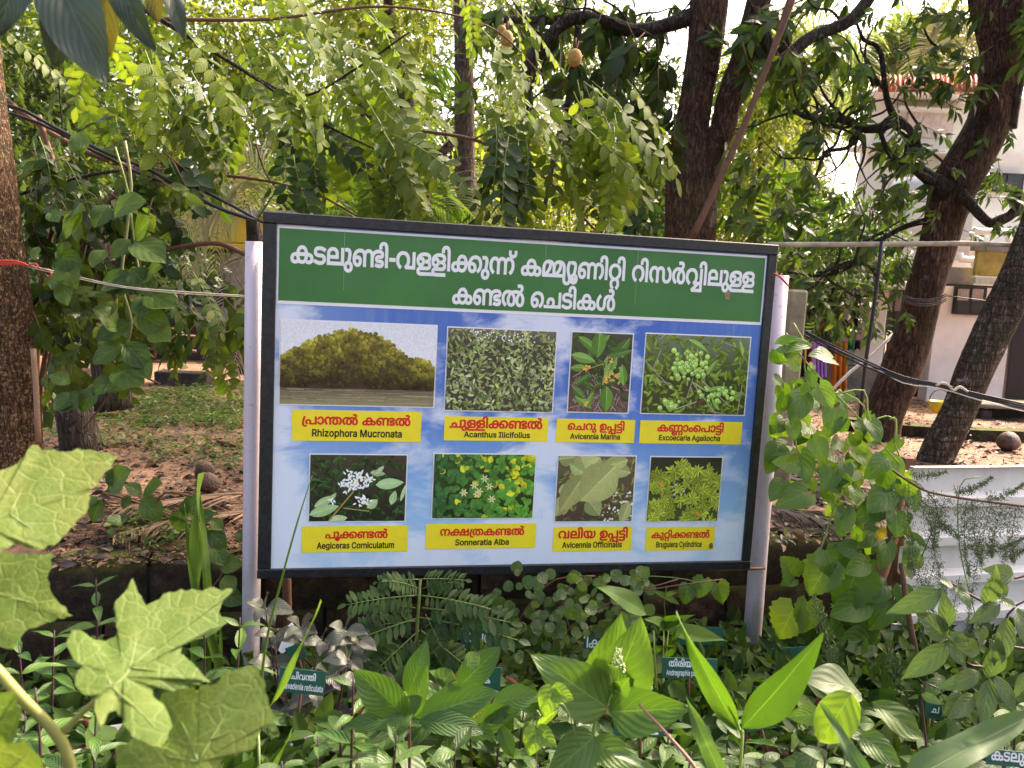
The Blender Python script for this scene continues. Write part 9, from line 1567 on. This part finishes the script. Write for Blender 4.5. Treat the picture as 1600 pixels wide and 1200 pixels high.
t = plant(412, 1240, 1.6, 'two long thin grass blades crossing the lower left corner of the board', 'grass plant'); t.name = 'thin_grass'
b = MB(); b.tube(pxl([(403, 1130), (415, 1010), (440, 905), (465, 815), (488, 742)], 1.7), [.0038, .003, .0025, .002, .0006], 6, sub=4); b.build('blade', LV['blade'][0].materials[0], t); stem(t, [np.array(t.location), P(405, 1200, 1.62), P(403, 1130, 1.7)], .003)
leaf_px(LV['blade'], t, (418, 1110), (506, 950), 1.5, 0, ws=.75, nh=(.6, -1, .2)); leaf_px(LV['blade'], t, (420, 1210), (458, 1140), 1.5, 0, ws=1.3, nh=(.6, -1, .2))
b = MB(); b.tube([P(998, 1100, 1.45), P(1040, 1145, 1.42), P(1090, 1205, 1.38), P(1110, 1260, 1.36)], [.002, .003, .0035, .004], 7, noise=.1, sub=4); tag(b.build('broken_stick', simple('pinkish_stick', (.30, .14, .11), .6)), 'broken pinkish brown stick poking up at the bottom right of centre', 'stick')

# --- vine-wrapped stem at the right
D = 2.95; t = plant(1355, 1060, D, 'dense morning-glory climber with heart-shaped leaves round a brown stem right of the sign', 'vine'); t.name = 'heart_leaf_climber'
stem(t, [P(1345, 1090, D), P(1353, 1040, D), P(1360, 985, D), P(1366, 930, D), P(1388, 860, D), P(1400, 800, D), P(1410, 735, D)], [.022, .024], simple('orange_brown_stem', (.30, .14, .075), .7, var=.3, bmp=.4), 10, 'main_stem')
VS = simple('tendril', (.30, .36, .08), .5)
for pp in ([(1228, 520), (1255, 560), (1290, 600), (1330, 640), (1375, 690), (1410, 730)], [(1240, 505), (1258, 540), (1260, 590), (1300, 640)], [(1265, 590), (1300, 615), (1350, 610), (1358, 655), (1385, 650), (1400, 660), (1398, 690), (1405, 712)], [(1310, 610), (1350, 635), (1362, 700)], [(1310, 760), (1292, 830), (1270, 900), (1275, 960), (1300, 1040)], [(1280, 870), (1272, 920), (1280, 960), (1305, 1040)], [(1240, 600), (1245, 700), (1300, 770), (1320, 840)], [(1390, 655), (1400, 655), (1400, 690)]): stem(t, pxl(pp, D - .05), .0028, VS, 6, 'tendril')
H_ = LV['heart']
big = [(1280, 605, 1300, 640), (1232, 630, 1258, 640), (1265, 625, 1280, 640), (1305, 640, 1300, 680), (1252, 620, 1240, 660), (1225, 655, 1222, 672), (1340, 665, 1370, 700), (1360, 660, 1378, 690), (1275, 690, 1290, 720), (1262, 668, 1255, 680), (1310, 690, 1300, 700), (1215, 700, 1205, 738), (1250, 710, 1262, 755), (1300, 735, 1290, 765), (1335, 735, 1315, 745), (1380, 720, 1360, 745), (1395, 720, 1412, 745), (1335, 765, 1338, 788), (1400, 760, 1385, 790), (1385, 770, 1355, 800), (1420, 765, 1432, 800), (1375, 790, 1345, 810), (1320, 800, 1315, 840), (1400, 805, 1402, 838), (1365, 830, 1338, 855), (1425, 850, 1420, 880), (1260, 770, 1220, 785), (1222, 755, 1205, 780), (1385, 850, 1380, 890), (1350, 880, 1325, 895), (1410, 890, 1425, 905), (1380, 915, 1350, 935), (1410, 920, 1420, 960), (1345, 940, 1298, 962), (1400, 950, 1420, 975), (1370, 960, 1340, 975), (1385, 985, 1390, 1000), (1355, 975, 1350, 1020), (1355, 1000, 1310, 1005), (1380, 1010, 1395, 1000), (1340, 1010, 1345, 1045), (1390, 940, 1365, 985)]
for q in big: leaf_px(H_, t, q[:2], q[2:], D - .08 + U(-.05, .05), -.05, ws=U(.95, 1.1), nh=(U(-.35, .35), -.9, .45))
Pv = [(1200, 520), (1260, 540), (1330, 610), (1425, 700), (1440, 820), (1425, 1000), (1330, 1040), (1300, 950), (1335, 870), (1330, 800), (1250, 780), (1205, 720)]
for i in range(100):
    for _ in range(30):
        x, y = U(1200, 1440), U(540, 1040)
        if inside((x, y), Pv): break
    a = math.radians(-90 + random.gauss(0, 50)); l = U(20, 36); leaf_px(H_ if i % 4 else LV['lime'], t, (x, y), (x + l * math.cos(a), y - l * math.sin(a)), D + U(-.12, .16), U(-.05, .05), ws=U(.85, 1.1), nh=(U(-.5, .5), -.8, U(0, .9)))
leaves(t, 'lime', [(1335, 705, 1375, 730), (1270, 570, 1262, 580), (1255, 650, 1240, 690), (1300, 740, 1345, 765), (1250, 760, 1262, 775), (1335, 680, 1360, 720), (1230, 760, 1262, 765), (1340, 745, 1310, 770)], D + .1, .9, .03)
leaves(t, 'maple', [(1295, 880, 1262, 930), (1240, 950, 1215, 1000), (1262, 940, 1258, 990), (1340, 890, 1310, 960), (1290, 860, 1312, 905), (1240, 900, 1222, 870)], D - .1, 1.1, .03)
leaf_px(leaf_mesh('yellow_leaf', leafmat('yellowing', (.45, .30, .03), (.45, .32, .04), trans=.3), kind='ellip', W=.5, nl=8, nw=4), t, (1382, 822), (1372, 846), D - .15, 0, ws=1.2)
leaves(t, 'heart', [(1240, 905, 1222, 912), (1300, 560, 1275, 545), (1222, 540, 1268, 530)], D - .1, 1.0)

# --- asparagus fern in front of the sheets
D = 2.55; t = plant(1500, 1130, D, 'fine feathery asparagus fern spreading in front of the white sheet fence', 'fern'); t.name = 'asparagus_fern'
arch = [(1395, 735), (1420, 752), (1450, 768), (1500, 778), (1560, 786), (1610, 792)]; stem(t, pxl(arch, D), .004, STEM_B, name='stem')
stem(t, [P(1400, 740, D), P(1440, 760, D), P(1465, 800, D), P(1440, 870, D)], .0015, STEM_P); stem(t, pxl([(1520, 1120), (1530, 1000), (1500, 860), (1500, 760), (1530, 745)], D), .0018)
Lf = simple('asparagus_needle', (.075, .11, .035), .6, .3)
def fern_spray(p0, p1, w, D, n):
    b = MB(); a = np.array(p0, float); c = np.array(p1, float); L_ = np.linalg.norm(c - a); d = (c - a) / L_; nn = np.array([-d[1], d[0]]); k = D / F
    pts = [P(*(a + (c - a) * q + nn * 6 * math.sin(q * 3)), D) for q in np.linspace(0, 1, 6)]; b.tube(pts, [.0009] * 6, 4)
    for i in range(int(n * 1.6)):
        q = U(.03, 1); s = a + (c - a) * q + nn * 6 * math.sin(q * 3) + nn * random.gauss(0, w * (1.1 - q) * .5); an = math.radians(U(0, 360)); l = U(3.5, 7.5); e = s + np.array([math.cos(an), math.sin(an)]) * l; DD = D + U(-.05, .05)
        A, C = P(*s, DD), P(*e, DD + U(-.01, .01)); v = np.cross(C - A, np.array([0, 1, .2])); v = v / np.linalg.norm(v) * .0012
        b.add([A - v, A + v, C], [(0, 1, 2)], 0, None, 0)
    o = b.build('feathery_spray', Lf, t, smooth=False); o['kind'] = 'stuff'
for (a, c, w_, n_) in (((1420, 752), (1430, 900), 18, 260), ((1450, 768), (1478, 930), 22, 380), ((1480, 775), (1460, 860), 24, 260), ((1510, 780), (1515, 900), 20, 320), ((1520, 780), (1535, 880), 26, 420), ((1550, 786), (1510, 1000), 16, 300), ((1570, 788), (1550, 870), 26, 360), ((1590, 790), (1585, 880), 22, 300), ((1430, 870), (1470, 980), 18, 280), ((1460, 880), (1440, 1010), 18, 240), ((1500, 900), (1485, 1060), 14, 220), ((1420, 740), (1480, 735), 10, 140), ((1490, 770), (1550, 745), 10, 220), ((1540, 780), (1600, 755), 10, 200), ((1530, 860), (1600, 840), 14, 240), ((1440, 780), (1500, 840), 24, 380), ((1560, 870), (1610, 850), 14, 200), ((1300, 1040), (1270, 930), 26, 300), ((1400, 1090), (1385, 1000), 22, 260), ((1250, 1150), (1210, 1060), 30, 420), ((1300, 1180), (1240, 1130), 30, 360), ((1160, 1170), (1150, 1110), 30, 260)): fern_spray(a, c, w_, D + (0 if a[1] < 1000 else -.3), n_)
# brown stake by the sheet edge
b = MB(); b.tube([P(1452, 1120, 2.7), P(1435, 1040, 2.75), P(1418, 950, 2.8), P(1408, 880, 2.85)], [.012, .011, .010, .009], 8, noise=.06, sub=3); tag(b.build('brown_stake', STEM_B), 'thin brown stake leaning against the left edge of the sheet fence', 'stake')
# --- grey-green five-fingered shrub at the right
D = 1.75; t = plant(1520, 1260, D, 'grey-green shrub with fingered leaves on purple twigs at the right edge', 'shrub'); t.name = 'fingered_shrub'
for pp in ([(1500, 1250), (1530, 1120), (1545, 1050), (1510, 1035), (1530, 990), (1545, 945), (1580, 905)], [(1545, 1050), (1575, 960), (1620, 930)], [(1545, 945), (1500, 920), (1480, 905)], [(1510, 1035), (1480, 1010)], [(1640, 1020), (1580, 1010), (1545, 1000)], [(1500, 1250), (1440, 1100), (1475, 1080)], [(1570, 905), (1600, 900), (1640, 880)]): stem(t, [np.array(t.location) if q[1] == 1250 else P(q[0], q[1], D) for q in pp], [.0035, .0016], STEM_P)
leaves(t, 'vitex', [(1472, 920, 1398, 962), (1480, 998, 1434, 955), (1482, 1005, 1414, 1066), (1478, 985, 1485, 932), (1480, 1005, 1512, 1045), (1485, 990, 1515, 1002), (1495, 915, 1520, 950), (1500, 915, 1515, 910), (1562, 943, 1520, 975), (1560, 935, 1588, 948), (1575, 930, 1545, 905), (1572, 965, 1568, 1040), (1590, 950, 1610, 1010), (1500, 1078, 1482, 1120), (1530, 1050, 1480, 1080), (1546, 1060, 1535, 1140), (1555, 1055, 1590, 1115), (1525, 1035, 1540, 1045), (1522, 1085, 1488, 1125), (1600, 1050, 1592, 1095), (1540, 1000, 1525, 985), (1470, 905, 1488, 912), (1585, 900, 1545, 890), (1440, 1085, 1470, 1098), (1550, 1000, 1560, 1040), (1540, 945, 1565, 895), (1590, 1100, 1620, 1140), (1475, 1090, 1490, 1130), (1530, 1020, 1500, 1000), (1545, 1060, 1570, 1000)], D - .05, 1.0, .06, nh=(0, -1, .3))
leaves(t, 'dark', [(1520, 1160, 1480, 1180), (1550, 1150, 1590, 1170), (1500, 1130, 1460, 1150), (1470, 1060, 1450, 1085), (1580, 1080, 1610, 1100), (1560, 1100, 1600, 1130), (1430, 1060, 1450, 1030)], D + .2, 1.1, .05)

# --- ground cover that fills the bed between the plants
cnt = 2400; s_ = RG.uniform(-1.2, 3.4, cnt); t_ = -RG.random(cnt) ** .8 * 1.6 - .05
gp = np.stack([WA[0] + WD[0] * s_ + WN[0] * t_, WA[1] + WD[1] * s_ + WN[1] * t_, (.03 + .36 * np.clip(-t_ / 1.3, 0, 1)) * RG.random(cnt)], 1)
gk = np.repeat(gp, 8, 0) + RG.normal(0, .04, (cnt * 8, 3)); n_ = len(gk)
dr = norm(RG.normal(size=(n_, 3)) + [0, 0, .2]); nr = norm(RG.normal(0, .45, (n_, 3)) + [0, -.5, .8]); s2 = RG.uniform(.6, 1.4, n_)
gk[:, 2] = np.maximum(gk[:, 2], .02)
tag(link('ground_cover', cloud_mesh('ground_cover', gk, dr, nr, .07 * s2, .036 * s2, leafmat('ground_cover_leaf', (.022, .055, .012), (.05, .10, .018), (.08, .14, .024), trans=.3, rough=.7, spec=.15))), 'dark low ground cover filling the planting bed under the taller plants', 'ground cover', kind='stuff')
